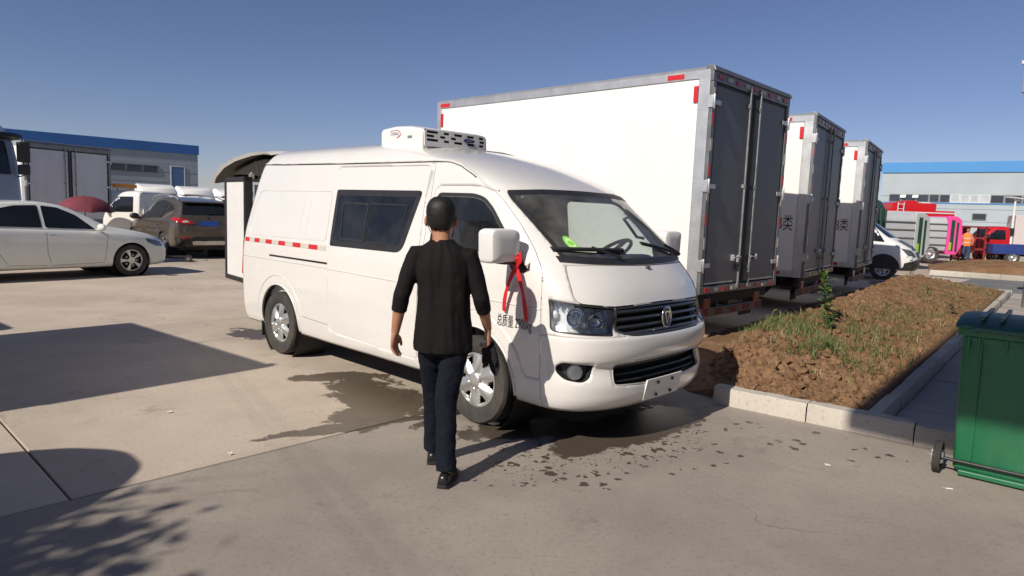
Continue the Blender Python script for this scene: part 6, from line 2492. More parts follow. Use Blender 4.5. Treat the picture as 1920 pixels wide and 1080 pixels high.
# red fire engine body
fe = thing('fire_engine', 'bright red fire engine body rising behind the garbage trucks', 'truck', (22.0, 38.6, 0), R(-8))
b = MB()
b.box((-3.2, -1.15, .6), (2.2, 1.15, 2.55))
f1 = b.build('body', 'cab_red', fe, None, .05)
b = MB()
b.box((-1.0, -1.0, 2.55), (1.3, 1.0, 2.95))
b.box((-.2, -.6, 2.95), (.5, .6, 3.08))
b.build('roof_locker', 'cab_red', fe, None, .04)
b = MB()
b.box((.7, -.5, 2.95), (1.2, .5, 3.02))
b.build('light_bar', 'frame_white', fe, None, .02)
b = MB()
for x in (-.75, -.45):
    b.tube([(x, -1.18, 1.9), (x, -1.18, 2.95)], .025, 6)
for z in (2.1, 2.35, 2.6, 2.85):
    b.tube([(-.75, -1.18, z), (-.45, -1.18, z)], .02, 6)
b.build('ladder', 'frame_white', fe, 60)
for z in (1.0, 1.75, 2.4):
    b = MB()
    b.box((-3.2, -1.165, z), (2.2, -1.152, z + .06))
    b.build('stripe', 'frame_white', f1)
for x in (-2.2, 1.2):
    for sd in (-1, 1):
        wheel(fe, x, sd * 1.0, .48, .28, .28, 'steel', 8, sd)
# dark red frame rack with an orange clad worker beside it
dr = thing('steel_rack', 'dark red open steel rack between the pink truck and the red cab', 'rack', (22.55, 33.6, 0), R(-10))
for x in (-.55, .55):
    for y in (-.4, .4):
        b = MB()
        b.box((x - .04, y - .04, 0), (x + .04, y + .04, 1.75))
        b.build('post', 'dark_red', dr)
for z in (.12, .65, 1.2, 1.74):
    b = MB()
    b.box((-.59, -.44, z - .04), (.59, .44, z + .04))
    b.build('shelf', 'dark_red', dr)
b = MB()
b.box((-.55, .36, .2), (.10, .40, 1.7))
b.build('back_panel', 'dark_red', dr)

# red cab truck with blue bed
light_truck('red truck cab with blue cargo bed in front of the right factory', (24.4, 34.9, 0), R(172), 'cab_red', False, None)
lt = thing('flatbed_trailer', 'dark blue low cargo bed standing before the red truck cab', 'trailer', (25.1, 33.6, 0), R(-12))
b = MB()
b.box((-1.5, -.8, .48), (2.4, .8, .56))
b.box((-1.5, -.8, .56), (2.4, -.76, .95))
b.box((-1.5, .76, .56), (2.4, .8, .95))
b.box((-1.5, -.758, .56), (-1.46, .758, .95))
b.build('cargo_bed', 'bed_blue', lt, None, .01)
b = MB()
b.box((1.1, -.7, .95), (1.2, .7, 1.7))
b.box((1.1, -.7, 1.62), (2.2, .7, 1.7))
b.build('headboard', 'bed_blue', lt)
for x in (-.6, 1.9):
    for sd in (-1, 1):
        wheel(lt, x, sd * .68, .32, .2, .2, 'steel', 6, sd)
# plain pale box at the right edge, solar lamp post
MT['pale_pink'] = mat('pale_pink', (.52, .46, .45), .6, var=.05)
pb = thing('cargo_container', 'pale plain container standing beside the solar lamp post', 'container', (34.6, 45.4, 0), R(-25))
b = MB()
b.box((-1.2, -1.2, .1), (4.5, 1.2, 2.65))
b.build('shell', 'pale_pink', pb, None, .04)
for k in range(12):
    b = MB()
    b.box((-1.0 + k * .46, -1.23, .2), (-.85 + k * .46, -1.2, 2.55))
    b.build('rib', 'pale_pink', pb)
lp = thing('lamp_post', 'cream solar lamp post in front of the right factory', 'street lamp', (32.9, 44.9, 0), 0)
b = MB()
b.tube([(0, 0, 0), (0, 0, 3.75)], [.09, .055], 10)
b.build('post', 'cab_cream', lp, 60)
b = MB()
b.box((-.9, -.25, 3.72), (-.05, .25, 3.78), mtx=Matrix.Rotation(R(6), 4, 'Y'))
b.build('solar_panel', 'frame_white', lp)
b = MB()
b.cbox((.25, 0, 3.62), (.5, .2, .08))
b.build('lamp_head', 'frame_white', lp, None, .02)
b = MB()
b.cbox((-.12, -.05, 1.55), (.35, .2, .5))
b.build('control_box', 'black_plastic', lp, None, .02)

# ================================================================== the walking man
MT['skin'] = mat('skin', (.40, .185, .105), .5, var=.08, vscale=14, bump=.05, bscale=120)
MT['shirt'] = mat('shirt', (.0085, .0070, .0075), .85, spec=.2, var=.25, vscale=6, bump=.35, bscale=260)
MT['jeans'] = mat('jeans', (.0055, .0075, .0145), .85, spec=.2, var=.35, vscale=9, bump=.45, bscale=320)
MT['shoe'] = mat('shoe', (.012, .011, .011), .28, var=.3, vscale=10)
MT['hair'] = mat('hair', (.0075, .006, .0055), .6, var=.4, vscale=30, bump=.25, bscale=120)
MT['mask_white'] = mat('mask_white', (.55, .60, .68), .8)
MT['cloth_black'] = mat('cloth_black', (.006, .006, .007), .9, var=.2)
man = thing('person', 'man in black long sleeved top and dark jeans walking away towards the van', 'person', (-.40, 3.96, 0), R(-3))

def ring(c, rx, ry, n=18, tilt=(0, 0), p=2.3):
    out = []
    for k in range(n):
        a = 2 * math.pi * k / n
        u = math.copysign(abs(math.cos(a)) ** (2 / p), math.cos(a)) * rx
        v = math.copysign(abs(math.sin(a)) ** (2 / p), math.sin(a)) * ry
        out.append((c[0] + u, c[1] + v, c[2] + tilt[0] * u + tilt[1] * v))
    return out
def frings(b, rows, n=64, amp=.010, fz=3.0, fa=2.6, seed=0.0):
    """rings with cloth folds: radius modulated by noise that is stretched along the drop of the cloth"""
    rg = []
    zz = [r[0][2] for r in rows]
    for z in np.linspace(zz[0], zz[-1], 44):
        c = [float(np.interp(z, zz, [r[0][k] for r in rows])) for k in range(2)]
        rx, ry = (float(np.interp(z, zz, [r[k] for r in rows])) for k in (1, 2))
        rr_ = []
        for (x, y, z_) in ring((c[0], c[1], z), rx, ry, n):
            d = Vector((x - c[0], y - c[1]))
            u = d.normalized()
            f_ = amp * (noise.noise((u.x * fa + seed, u.y * fa, z * fz)) + .6 * noise.noise((u.x * fa * 2.2, u.y * fa * 2.2 + seed, z * fz * 1.6 + u.x * 2)))
            rr_.append((x + u.x * f_, y + u.y * f_, z_))
        rg.append(rr_)
    b.rings(rg)
def remesh(o, vox, smooth_it=4, disp=None):
    m = o.modifiers.new('remesh', 'REMESH')
    m.mode = 'VOXEL'
    m.voxel_size = vox
    m.use_smooth_shade = True
    s_ = o.modifiers.new('smooth', 'SMOOTH')
    s_.iterations = smooth_it
    s_.factor = .5
    if disp:
        for k, (size, st, seed) in enumerate(disp):
            tx = bpy.data.textures.new('folds_%d' % k, 'CLOUDS')
            tx.noise_scale = size
            tx.noise_depth = 2
            d = o.modifiers.new('folds', 'DISPLACE')
            d.texture = tx
            d.strength = st
            d.mid_level = .5
            d.texture_coords = 'LOCAL'
    return o

LS, RS = Vector((-.172, .0, 1.345)), Vector((.146, .0, 1.342))
LE, RE = Vector((-.238, -.075, 1.092)), Vector((.222, -.010, 1.088))
LW, RW = Vector((-.278, -.045, .868)), Vector((.256, .125, .886))
def hand(b, w, d, th, palm_n, curl, ln=1.0):
    """w wrist, d down direction, th thumb-side direction, palm_n palm normal"""
    d, th, pn = d.normalized(), th.normalized(), palm_n.normalized()
    k = w + d * .085
    rg = []
    for t, wd, tk in ((-.02, .026, .021), (.0, .027, .020), (.03, .036, .019), (.06, .041, .017), (.088, .040, .014), (.097, .034, .010)):
        c = w + d * t
        rg.append([c + th * (wd * math.cos(a)) + pn * (tk * math.sin(a)) for a in np.linspace(0, 2 * math.pi, 15)[:-1]])
    b.rings([[tuple(p) for p in r] for r in rg])
    for i, (off, L_) in enumerate(((.029, .070), (.010, .078), (-.010, .073), (-.028, .058))):
        p = w + d * .080 + th * off
        pts = [p]
        a = .10
        for s_, f_ in ((.10, .0), (.42, 1.0), (.30, 1.2), (.25, 1.0)):
            a += curl * f_
            p = p + (d * math.cos(a) + pn * math.sin(a)) * (L_ * s_ / 1.07)
            pts.append(p)
        b.tube(pts, [.0095, .0095, .0088, .0080, .0062], 10)
    p0 = w + d * .018 + th * .022
    pts = [p0, p0 + th * .022 + d * .022 + pn * .008, p0 + th * .030 + d * .048 + pn * .014, p0 + th * .028 + d * .070 + pn * .018]
    b.tube(pts, [.014, .012, .0100, .0075], 10)
b = MB()
# head and neck
hc = Vector((-.028, .02, 1.552))
rg = []
for z, rx, ry, dy in ((-.128, .030, .034, .035), (-.118, .046, .052, .030), (-.100, .056, .070, .022), (-.075, .064, .080, .014), (-.045, .069, .088, .006), (-.010, .0735, .095, .0), (.03, .076, .099, -.004), (.06, .073, .096, -.006), (.085, .062, .082, -.006), (.102, .044, .058, -.005), (.110, .018, .024, -.004)):
    rg.append(ring(hc + Vector((0, dy, z)), rx, ry, 22, p=2.2))
b.rings(rg)
b.rings([ring((-.022, .0, 1.30), .075, .065), ring((-.022, .0, 1.36), .068, .058), ring((-.022, .002, 1.42), .056, .056), ring((-.025, .008, 1.47), .053, .056), ring((-.027, .012, 1.53), .052, .060)])
b.ellipsoid(hc + Vector((0, .100, -.022)), (.013, .020, .024), 12, 8)      # nose
b.ellipsoid(hc + Vector((0, .085, .012)), (.045, .014, .012), 12, 8)       # brow
b.ellipsoid(hc + Vector((0, .086, -.062)), (.024, .010, .008), 12, 8)      # lips
b.ellipsoid(hc + Vector((0, .075, -.100)), (.022, .020, .016), 12, 8)      # chin
for sd in (-1, 1):                                                          # ears
    mt_ = Matrix.Rotation(sd * R(28), 3, 'Z')
    b.ellipsoid(hc + Vector((sd * .088, -.010, -.020)), (.011, .021, .034), 12, 8, mtx=mt_)
    b.ellipsoid(hc + Vector((sd * .077, .002, -.034)), (.014, .013, .020), 10, 6, mtx=mt_)
# inner trunk joins everything into one body
b.rings([ring((.01, 0, .80), .12, .08), ring((.01, 0, .95), .13, .085), ring((0, 0, 1.15), .14, .09), ring((-.01, 0, 1.32), .15, .085), ring((-.02, 0, 1.37), .10, .07)])
for S, E, W_ in ((LS, LE, LW), (RS, RE, RW)):
    b.tube([Vector((-.01, 0, 1.34)), S, S.lerp(E, .5), E, E.lerp(W_, .3), E.lerp(W_, .75), W_], [.045, .045, .041, .037, .039, .030, .0245], 14)
for sd, kn, an in ((-1, Vector((-.072, .13, .50)), Vector((-.074, .205, .10))), (1, Vector((.034, -.035, .48)), Vector((.062, -.148, .10)))):
    b.tube([Vector((sd * .06 + .01, 0, .84)), Vector((sd * .075 + .01, .02, .80)), kn, kn.lerp(an, .35), an, an - Vector((0, 0, .04))], [.06, .065, .045, .047, .032, .03], 14)
hand(b, LW, Vector((-.05, .06, -1)), Vector((.28, .95, 0)), Vector((.95, -.28, 0)), .28)
hand(b, RW, Vector((.06, .12, -1)), Vector((-.15, .98, .1)), Vector((-.98, -.15, 0)), .62)
bd = b.build('body', 'skin', man, 180)
remesh(bd, .0052, 3)
# eyes
for sd in (-1, 1):
    b = MB()
    b.ellipsoid(hc + Vector((sd * .030, .086, -.002)), (.011, .009, .008), 10, 8)
    b.build('eye', 'white_gloss', man, 60)
# hair: close cropped cap with an uneven edge
b = MB()
HP = [(-.128, .030, .034, .035), (-.118, .046, .052, .030), (-.100, .056, .070, .022), (-.075, .064, .080, .014), (-.045, .069, .088, .006), (-.010, .0735, .095, .0), (.03, .076, .099, -.004), (.06, .073, .096, -.006), (.085, .062, .082, -.006), (.102, .044, .058, -.005), (.110, .018, .024, -.004)]
HZ = [p[0] for p in HP]
def head_pt(ph, z, off):
    rx, ry, dy = (float(np.interp(z, HZ, [p[k] for p in HP])) for k in (1, 2, 3))
    cx_ = math.copysign(abs(math.cos(ph)) ** (2 / 2.2), math.cos(ph)) * (rx + off)
    cy_ = math.copysign(abs(math.sin(ph)) ** (2 / 2.2), math.sin(ph)) * (ry + off)
    return hc + Vector((cx_, dy + cy_, z + off * max(0, (z - .03) / .08)))
def hair_low(ph):
    s_ = math.sin(ph)                     # -1 at the back of the head
    lo = float(np.interp(s_, [-1, -.75, -.45, -.2, .15, .45, .8, 1], [-.068, -.066, -.048, .004, .004, .040, .062, .066]))
    return lo + .004 * math.sin(ph * 17)
V_, F_ = [], []
NU, NVv = 56, 22
for i in range(NVv + 1):
    for k in range(NU):
        ph = 2 * math.pi * k / NU
        lo = hair_low(ph)
        q = 1 - (i / NVv)
        z = lo + (.110 - lo) * math.sin(q * math.pi / 2)
        fade = min(1, (z - lo) / .035)
        V_.append(head_pt(ph, z, .0015 + .0075 * fade + .0025 * noise.noise((k * .9, i * .8, 2.0)) * fade))
for i in range(NVv):
    for k in range(NU):
        k2 = (k + 1) % NU
        F_.append((i * NU + k, (i + 1) * NU + k, (i + 1) * NU + k2, i * NU + k2))
F_.append(tuple(range(NU)))
hr = mesh_obj('hair', V_, F_, 'hair', man, 180)
hr.modifiers.new('t', 'SOLIDIFY').thickness = -.006
rs = random.Random(5)
b = MB()
for k in range(5200):      # short cropped hairs
    ph = rs.uniform(0, 2 * math.pi)
    lo = hair_low(ph)
    z = lo + (.112 - lo) * rs.random() ** .8
    p = head_pt(ph, min(z, .109), .006 * min(1, (z - lo) / .03))
    n_ = (p - hc - Vector((0, 0, .01))).normalized()
    sv = Vector((rs.uniform(-1, 1), rs.uniform(-1, 1), rs.uniform(-1, 1))).cross(n_).normalized() * .0011
    ln = rs.uniform(.007, .015) * (.35 + .65 * min(1, (z - lo) / .05))
    tip = p + (n_ + Vector((rs.uniform(-.5, .5), rs.uniform(-.5, .5), -.55))).normalized() * ln
    b.add([p - sv, p + sv, tip], [(0, 1, 2)])
b.build('hair_strands', 'hair', man, None, kind='stuff')
# face mask with ear loops
b = MB()
rg = []
for z, k in ((-.112, .80), (-.09, .97), (-.06, 1.02), (-.03, 1.02), (-.012, .98)):
    rw = []
    for a in np.linspace(R(20), R(160), 15):
        rw.append(hc + Vector((.076 * k * math.cos(a), .016 + .096 * k * math.sin(a), z)))
    rg.append(rw)
b.rings(rg, cap=False, closed=False)
fm = b.build('face_mask', 'mask_white', man, 60)
fm.modifiers.new('t', 'SOLIDIFY').thickness = .003
b = MB()
for sd in (-1, 1):
    b.tube([hc + Vector((sd * .071, .045, -.015)), hc + Vector((sd * .082, .012, .012)), hc + Vector((sd * .088, -.018, -.010)), hc + Vector((sd * .080, -.010, -.050)), hc + Vector((sd * .066, .040, -.095))], .0022, 6)
b.build('mask_loop', 'mask_white', fm, 60)
# top
b = MB()
frings(b, [((.000, .0, .765), .168, .114), ((.000, .0, .80), .169, .115), ((.000, 0, .90), .160, .112), ((-.002, 0, 1.02), .156, .106), ((-.005, 0, 1.14), .164, .106), ((-.010, .0, 1.24), .174, .108),
           ((-.013, 0, 1.30), .172, .102), ((-.015, 0, 1.345), .156, .090), ((-.018, .002, 1.385), .116, .076), ((-.021, .003, 1.415), .080, .064), ((-.021, .003, 1.430), .066, .057)], amp=.015, fa=1.9)
for S, E, W_ in ((LS, LE, LW), (RS, RE, RW)):
    sd = -1 if S.x < 0 else 1
    b.tube([Vector((sd * .075 - .012, 0, 1.325)), S + Vector((0, 0, -.014)), S.lerp(E, .35), S.lerp(E, .7), E, E.lerp(W_, .30), E.lerp(W_, .40)], [.062, .062, .056, .052, .050, .047, .046], 16)
sh_ = b.build('shirt', 'shirt', man, 180)
remesh(sh_, .0065, 4, [(.10, .012, 0)])
# long fold creases hanging down the back
# trousers
b = MB()
b.rings([ring((.004, .0, .75), .142, .100), ring((.002, .0, .80), .155, .106), ring((.002, 0, .88), .152, .104), ring((.001, 0, .95), .145, .098)])
for sd, hp, kn, an in ((-1, Vector((-.078, .008, .82)), Vector((-.072, .13, .50)), Vector((-.074, .205, .085))), (1, Vector((.080, -.008, .82)), Vector((.034, -.035, .48)), Vector((.062, -.150, .078)))):
    b.tube([hp + Vector((0, 0, .04)), hp, hp.lerp(kn, .35), hp.lerp(kn, .7), kn, kn.lerp(an, .35), kn.lerp(an, .75), an], [.070, .080, .080, .073, .066, .062, .059, .064], 18)
jn = b.build('jeans', 'jeans', man, 180)
remesh(jn, .0065, 3, [(.07, .018, 0), (.03, .004, 1)])
# shoes
def shoe(c, rz, pitch=0.0):
    b = MB()
    m_ = Matrix.Translation(c) @ Matrix.Rotation(rz, 4, 'Z') @ Matrix.Rotation(pitch, 4, 'X')
    rg = []
    for y, w_, h_ in ((-.075, .022, .055), (-.068, .032, .075), (-.04, .037, .088), (.0, .038, .086), (.04, .038, .068), (.09, .043, .055), (.14, .045, .048), (.18, .036, .038), (.198, .016, .026)):
        rg.append([(-w_, y, .024), (-w_ * 1.0, y, h_ * .5), (-w_ * .80, y, h_ * .85), (-w_ * .35, y, h_), (w_ * .35, y, h_), (w_ * .80, y, h_ * .85), (w_, y, h_ * .5), (w_, y, .024)])
    b.rings(rg)
    b.v = [tuple(m_ @ Vector(p)) for p in b.v]
    o = b.build('shoe', 'shoe', man, 60)
    s_ = o.modifiers.new('s', 'SUBSURF')
    s_.levels = s_.render_levels = 1
    b = MB()
    sole = [(-.036, -.06), (-.02, -.08), (.02, -.08), (.036, -.06), (.037, .0), (.046, .11), (.036, .18), (.012, .203), (-.012, .203), (-.036, .18), (-.046, .11), (-.037, .0)]
    b.prism(sole, 'z', .008, .026)
    b.prism([(-.034, -.072), (.034, -.072), (.036, -.012), (-.036, -.012)], 'z', .0, .010)
    b.prism([(-.040, .06), (.040, .06), (.040, .14), (-.040, .14)], 'z', .001, .010)
    b.v = [tuple(m_ @ Vector(p)) for p in b.v]
    b.build('shoe_sole', 'black_rubber', o)
shoe((-.074, .205, 0), R(6))
shoe((.062, -.150, 0), R(-6))
# black cloth held in the right hand
cl = thing('black_cloth', 'crumpled black cloth held in the right hand of the walking man', 'cloth', (-.40 + .282, 3.96 + .145, .62), R(-3))
b = MB()
b.prism([(-.050, .150), (-.020, .195), (.020, .180), (.040, .120), (.062, .020), (.040, -.040), (.012, -.010), (-.012, .050), (-.042, .010), (-.052, .070)], 'y', -.012, .018)
b.prism([(-.060, .120), (-.030, .165), (.010, .150), (.022, .070), (-.010, .045), (-.040, .060)], 'y', .010, .036)
b.prism([(-.030, .150), (.026, .165), (.050, .080), (.034, .030), (.004, .080)], 'y', -.034, -.006)
c1 = b.build('cloth', 'cloth_black', cl, 180)
remesh(c1, .006, 1, [(.03, .012, 0)])

# ================================================================== wheeled bin
MT['bin_green'] = mat('bin_green', (.014, .132, .056), .42, var=.10, vscale=5, dirt=(.10, .20, .12), dirt_amt=.35, dscale=4, bump=.06, bscale=90)
MT['lid_green'] = mat('lid_green', (.012, .085, .062), .45, var=.1, vscale=5, dirt=(.14, .17, .16), dirt_amt=.3)
bn = thing('wheeled_bin', 'green plastic wheeled rubbish bin standing by the kerb at the right edge', 'bin', (2.885, 4.27, 0), math.atan2(-.643, .766))
b = MB()
def brow(z, w_, d_, ins=0.0):
    cx, cy = .29, .34
    return [(cx - w_ / 2 + .03, .01 + ins + (.34 - d_ / 2) * .25, z), (cx + w_ / 2 - .03, .01 + ins + (.34 - d_ / 2) * .25, z), (cx + w_ / 2, .04 + ins, z), (cx + w_ / 2, cy + d_ / 2 - .04, z), (cx + w_ / 2 - .04, cy + d_ / 2, z), (cx - w_ / 2 + .04, cy + d_ / 2, z), (cx - w_ / 2, cy + d_ / 2 - .04, z), (cx - w_ / 2, .04 + ins, z)]
b.rings([brow(.022, .50, .50, .05), brow(.05, .53, .54, .03), brow(.40, .545, .60), brow(.90, .575, .68), brow(.93, .58, .70)])
bb = b.build('body', 'bin_green', bn, 30, .012, seg=3)
b = MB()      # rim lip
b.rings([brow(.928, .585, .70), brow(.93, .62, .73, -.015), brow(.975, .63, .74, -.018), brow(.985, .615, .73, -.012)])
b.build('rim', 'bin_green', bn, 30, .006)
for x in (.045, .10, .24, .34, .48, .535):
    b = MB()
    b.prism([(-.012, .93), (.004, .84), (.012, .93)], 'x', x - .006, x + .006)
    b.build('gusset', 'bin_green', bb)
b = MB()      # recessed panel edge on the face
for x in (.115, .465):
    b.tube([(x, .008, .93), (x, .004, .80), (x + (.005 if x < .3 else -.005), .020, .12)], .006, 6)
b.build('body_crease', 'bin_green', bb, 60, kind='stuff')
b = MB()
rg = []
for y, zc, ins in ((-.035, 1.0, .0), (.0, 1.015, -.004), (.20, 1.045, -.006), (.45, 1.05, -.006), (.68, 1.025, -.004), (.735, 1.0, .0)):
    rg.append([(-.03 + ins, y, .982), (-.03 + ins, y, zc - .012), (.02, y, zc), (.56, y, zc), (.61 - ins, y, zc - .012), (.61 - ins, y, .982)])
b.rings(rg)
ld = b.build('lid', 'lid_green', bn, 30, .01, seg=3)
for x in (.10, .20, .38, .48):
    b = MB()
    b.box((x - .012, .0, 1.035), (x + .012, .66, 1.062))
    b.build('lid_rib', 'lid_green', ld, None, .006)
b = MB()
b.tube([(.07, -.055, .985), (.51, -.055, .985)], .016, 10)
for x in (.07, .29, .51):
    b.box((x - .02, -.06, .955), (x + .02, .0, .985))
b.build('handle_bar', 'lid_green', bn, 50)
b = MB()
b.tube([(-.05, .03, .10), (.63, .03, .10)], .011, 10)
b.build('axle', 'black_plastic', bn, 60)
for x, rz in ((-.055, R(90)), (.635, R(-90))):
    w_ = wheel(bn, x, .03, .105, .048, .07, 'steel', 5, 1)
    w_.rotation_euler = (0, 0, rz)
b = MB()
b.box((.06, .025, .012), (.52, .09, .045))
b.build('bottom_skid', 'bin_green', bn, None, .006)
# cigarette end, crumpled plastic, scraps
MT['paper_white'] = mat('paper_white', (.72, .70, .66), .8)
MT['filter'] = mat('filter', (.50, .28, .12), .8)
cg = thing('cigarette_end', 'cigarette end lying on the ground left of the bin wheel', 'cigarette', (2.74, 4.02, .006), R(-12))
b = MB()
b.tube([(-.012, 0, 0), (.028, 0, 0)], .0042, 8)
b.build('paper', 'paper_white', cg, 60)
b = MB()
b.tube([(-.034, 0, 0), (-.012, 0, 0)], .0044, 8)
b.build('filter', 'filter', cg, 60)
b = MB()
rg = []
for t_ in np.linspace(0, 1, 9):
    rg.append([(.10 * (t_ - .5), (.028 * math.sin(math.pi * (t_ * .9 + .05))) * math.cos(a) * (1 + .5 * noise.noise((t_ * 6, a, 0))), .016 + .018 * math.sin(math.pi * (t_ * .9 + .05)) * math.sin(a) * (1 + .5 * noise.noise((a, t_ * 6, 3)))) for a in np.linspace(0, 2 * math.pi, 12)[:-1]])
b.rings(rg)
o = b.build('plastic_scrap', 'paper_white', None, 40)
o.location = (-.10, 4.95, 0)
tag(o, 'crumpled white plastic scrap lying at the front wheel of the van', 'litter')
rs = random.Random(11)
LIT = [('pale paper scrap on the concrete near the big dark shadow tip', -2.55, 4.95), ('pale paper scrap lying in front of the round parasol shadow', -1.75, 4.15), ('tiny scrap of litter in the grey foreground near the bin', 2.15, 4.35), ('pale scrap of litter behind the rear wheel of the van', -3.35, 8.3)]
for lb, x, y in LIT:
    n = 5
    b = MB()
    V_ = [(rs.uniform(-.004, .004) + .018 * (i - 1), rs.uniform(-.004, .004) + .014 * (j - 1), .004 + abs(rs.gauss(0, .004))) for i in range(3) for j in range(3)]
    V_ += [(p[0], p[1], p[2] - .002) for p in V_]
    F_ = [(i * 3 + j, (i + 1) * 3 + j, (i + 1) * 3 + j + 1, i * 3 + j + 1) for i in range(2) for j in range(2)]
    F_ += [tuple(k + 9 for k in f[::-1]) for f in F_]
    o = mesh_obj('paper_scrap', V_, F_, 'paper_white')
    o.location = (x, y, .001)
    o.rotation_euler = (0, 0, rs.uniform(0, 6))
    tag(o, lb, 'litter')

# ================================================================== plants
def leaf_mat(name, c1, c2):
    m = mat(name, c1, .55, var=.35, vscale=7)
    b_ = m.node_tree.nodes['Principled BSDF']
    b_.inputs['Subsurface Weight'].default_value = 0.0
    return m
MT['leaf_green'] = leaf_mat('leaf_green', (.075, .15, .025), None)
MT['leaf_dark'] = leaf_mat('leaf_dark', (.035, .075, .022), None)
MT['grass'] = leaf_mat('grass', (.085, .135, .030), None)
MT['grass_dry'] = leaf_mat('grass_dry', (.22, .17, .075), None)
MT['bark'] = mat('bark', (.10, .075, .055), .9, var=.3, vscale=12, bump=.6, bscale=30)

def leaf(b, p, d, up, L_, w_, droop=.4, mi=0):
    d = d.normalized()
    s_ = d.cross(up)
    if s_.length < 1e-3:
        s_ = Vector((1, 0, 0))
    s_.normalize()
    prof = ((0, .10), (.25, .75), (.5, 1.0), (.78, .62), (1.0, .04))
    L0, R0, C0 = [], [], []
    for t_, k in prof:
        c = p + d * (L_ * t_) + Vector((0, 0, -droop * L_ * t_ * t_))
        L0.append(c - s_ * (w_ * k / 2) + up * (.10 * w_ * k))
        R0.append(c + s_ * (w_ * k / 2) + up * (.10 * w_ * k))
        C0.append(c)
    n = len(prof)
    fs = []
    for i in range(n - 1):
        fs += [(i, i + 1, n + i + 1, n + i), (n + i, n + i + 1, 2 * n + i + 1, 2 * n + i)]
    b.add(L0 + C0 + R0, fs, mi)

def weed(label, t, v, H, nl, lw, seed, m='leaf_green', top=True, spread=1.0):
    rs = random.Random(seed)
    p0 = bed_pt(t, v) - Vector((0, 0, .02))
    w = thing('weed_plant', label, 'weed', tuple(p0), 0)
    lean = Vector((rs.uniform(-.12, .12), rs.uniform(-.12, .12), 1)).normalized()
    b = MB()
    stem = [Vector((0, 0, 0)) + lean * (H * q) + Vector((.02 * math.sin(q * 4), .015 * math.cos(q * 5) - .015, 0)) for q in np.linspace(0, 1, 8)]
    b.tube(stem, [.009 - .006 * q for q in np.linspace(0, 1, 8)], 7)
    b.build('stem', m, w, 60)
    for k in range(nl):
        q = .12 + .86 * (k + rs.random() * .6) / nl
        i = min(6, int(q * 7))
        p = stem[i].lerp(stem[i + 1], q * 7 - i)
        a = k * 2.4 + rs.uniform(-.4, .4)
        el = rs.uniform(.15, .75) + (.5 * q if top else 0)
        d = Vector((math.cos(a) * math.cos(el), math.sin(a) * math.cos(el), math.sin(el)))
        L_ = lw * rs.uniform(.75, 1.2) * (1.15 if top and q > .8 else 1.0) * spread
        b = MB()
        leaf(b, p, d, Vector((0, 0, 1)), L_, L_ * rs.uniform(.26, .36), rs.uniform(.2, .6))
        b.build('leaf', m, w, 60)
    return w
weed('tall weed with a star of pointed leaves on top in the soil bed', 3.72, .66, .64, 44, .19, 1)
weed('dark bushy weed at the far end of the soil bed before the small van', 14.0, .90, .85, 34, .17, 2, 'leaf_dark', False)
weed('low leafy weed at the foot of the tall star topped weed', 3.15, .58, .22, 16, .12, 3, 'leaf_dark', False)
weed('small leafy weed on the near slope of the soil bed facing the kerb', 1.75, .42, .14, 12, .09, 4, 'leaf_green', False)
weed('sparse upright weed beside the first box truck bumper in the bed', 3.3, .97, .30, 14, .12, 6, 'grass', True)
weed('low weed against the right kerb halfway along the soil bed', 7.6, .15, .22, 16, .13, 8, 'leaf_dark', False)
weed('small weed on the far crest of the soil bed', 9.6, .45, .20, 14, .12, 9, 'leaf_green', False)
rs = random.Random(21)
b = MB()
PATCH = [(1.9, .60, .75, .28, 1500), (2.6, .78, .7, .2, 900), (3.4, .55, .8, .3, 800), (1.3, .35, .5, .2, 350), (4.6, .40, 1.0, .25, 500), (2.4, .25, 1.0, .2, 500), (6.4, .35, 1.0, .25, 350), (9.5, .35, 1.6, .3, 450), (12.5, .25, 1.5, .25, 450), (3.0, .95, .9, .06, 260), (5.5, .2, 2.5, .15, 300)]
for t0, v0, st_, sv_, n in PATCH:
    for k in range(int(n * 1.7)):
        t = max(.15, rs.gauss(t0, st_ * .55))
        v = min(.99, max(.02, rs.gauss(v0, sv_ * .6)))
        if t > 15:
            continue
        # grow in tufts
        p0 = bed_pt(t, v)
        if noise.noise((p0.x * 3.1, p0.y * 3.1, 4.0)) < -.12:
            continue
        a = rs.uniform(0, 2 * math.pi)
        L_ = rs.uniform(.05, .15)
        d = Vector((math.cos(a) * .45, math.sin(a) * .45, 1)).normalized()
        s_ = Vector((-math.sin(a), math.cos(a), 0)) * rs.uniform(.0022, .0042)
        m1 = p0 + d * L_ * .55
        tip = p0 + d * L_ + Vector((math.cos(a), math.sin(a), -.4)) * L_ * .35
        b.add([p0 - s_, p0 + s_, m1 + s_ * .8, m1 - s_ * .8, tip], [(0, 1, 2, 3), (3, 2, 4)], 0 if rs.random() < .62 else 1)
b.build('grass', ['grass', 'grass_dry'], None, None, kind='stuff')
# scrub on the far bank
b = MB()
for k in range(1500):
    u, v = rs.uniform(.2, 14), rs.uniform(.2, 4.5)
    if noise.noise((u * .8, v * .8, 1.0)) < .08:
        continue
    p = Vector((14.5, 23.45)) + Vector((.86, -.51)).normalized() * u + Vector((.51, .86)).normalized() * v
    a = rs.uniform(0, 6.28)
    L_ = rs.uniform(.12, .32)
    p0 = Vector((p.x, p.y, .32))
    s_ = Vector((-math.sin(a), math.cos(a), 0)) * .012
    b.add([p0 - s_, p0 + s_, p0 + Vector((math.cos(a) * .1, math.sin(a) * .1, L_))], [(0, 1, 2)], 0)
b.build('scrub', ['grass'], None, None, kind='stuff')

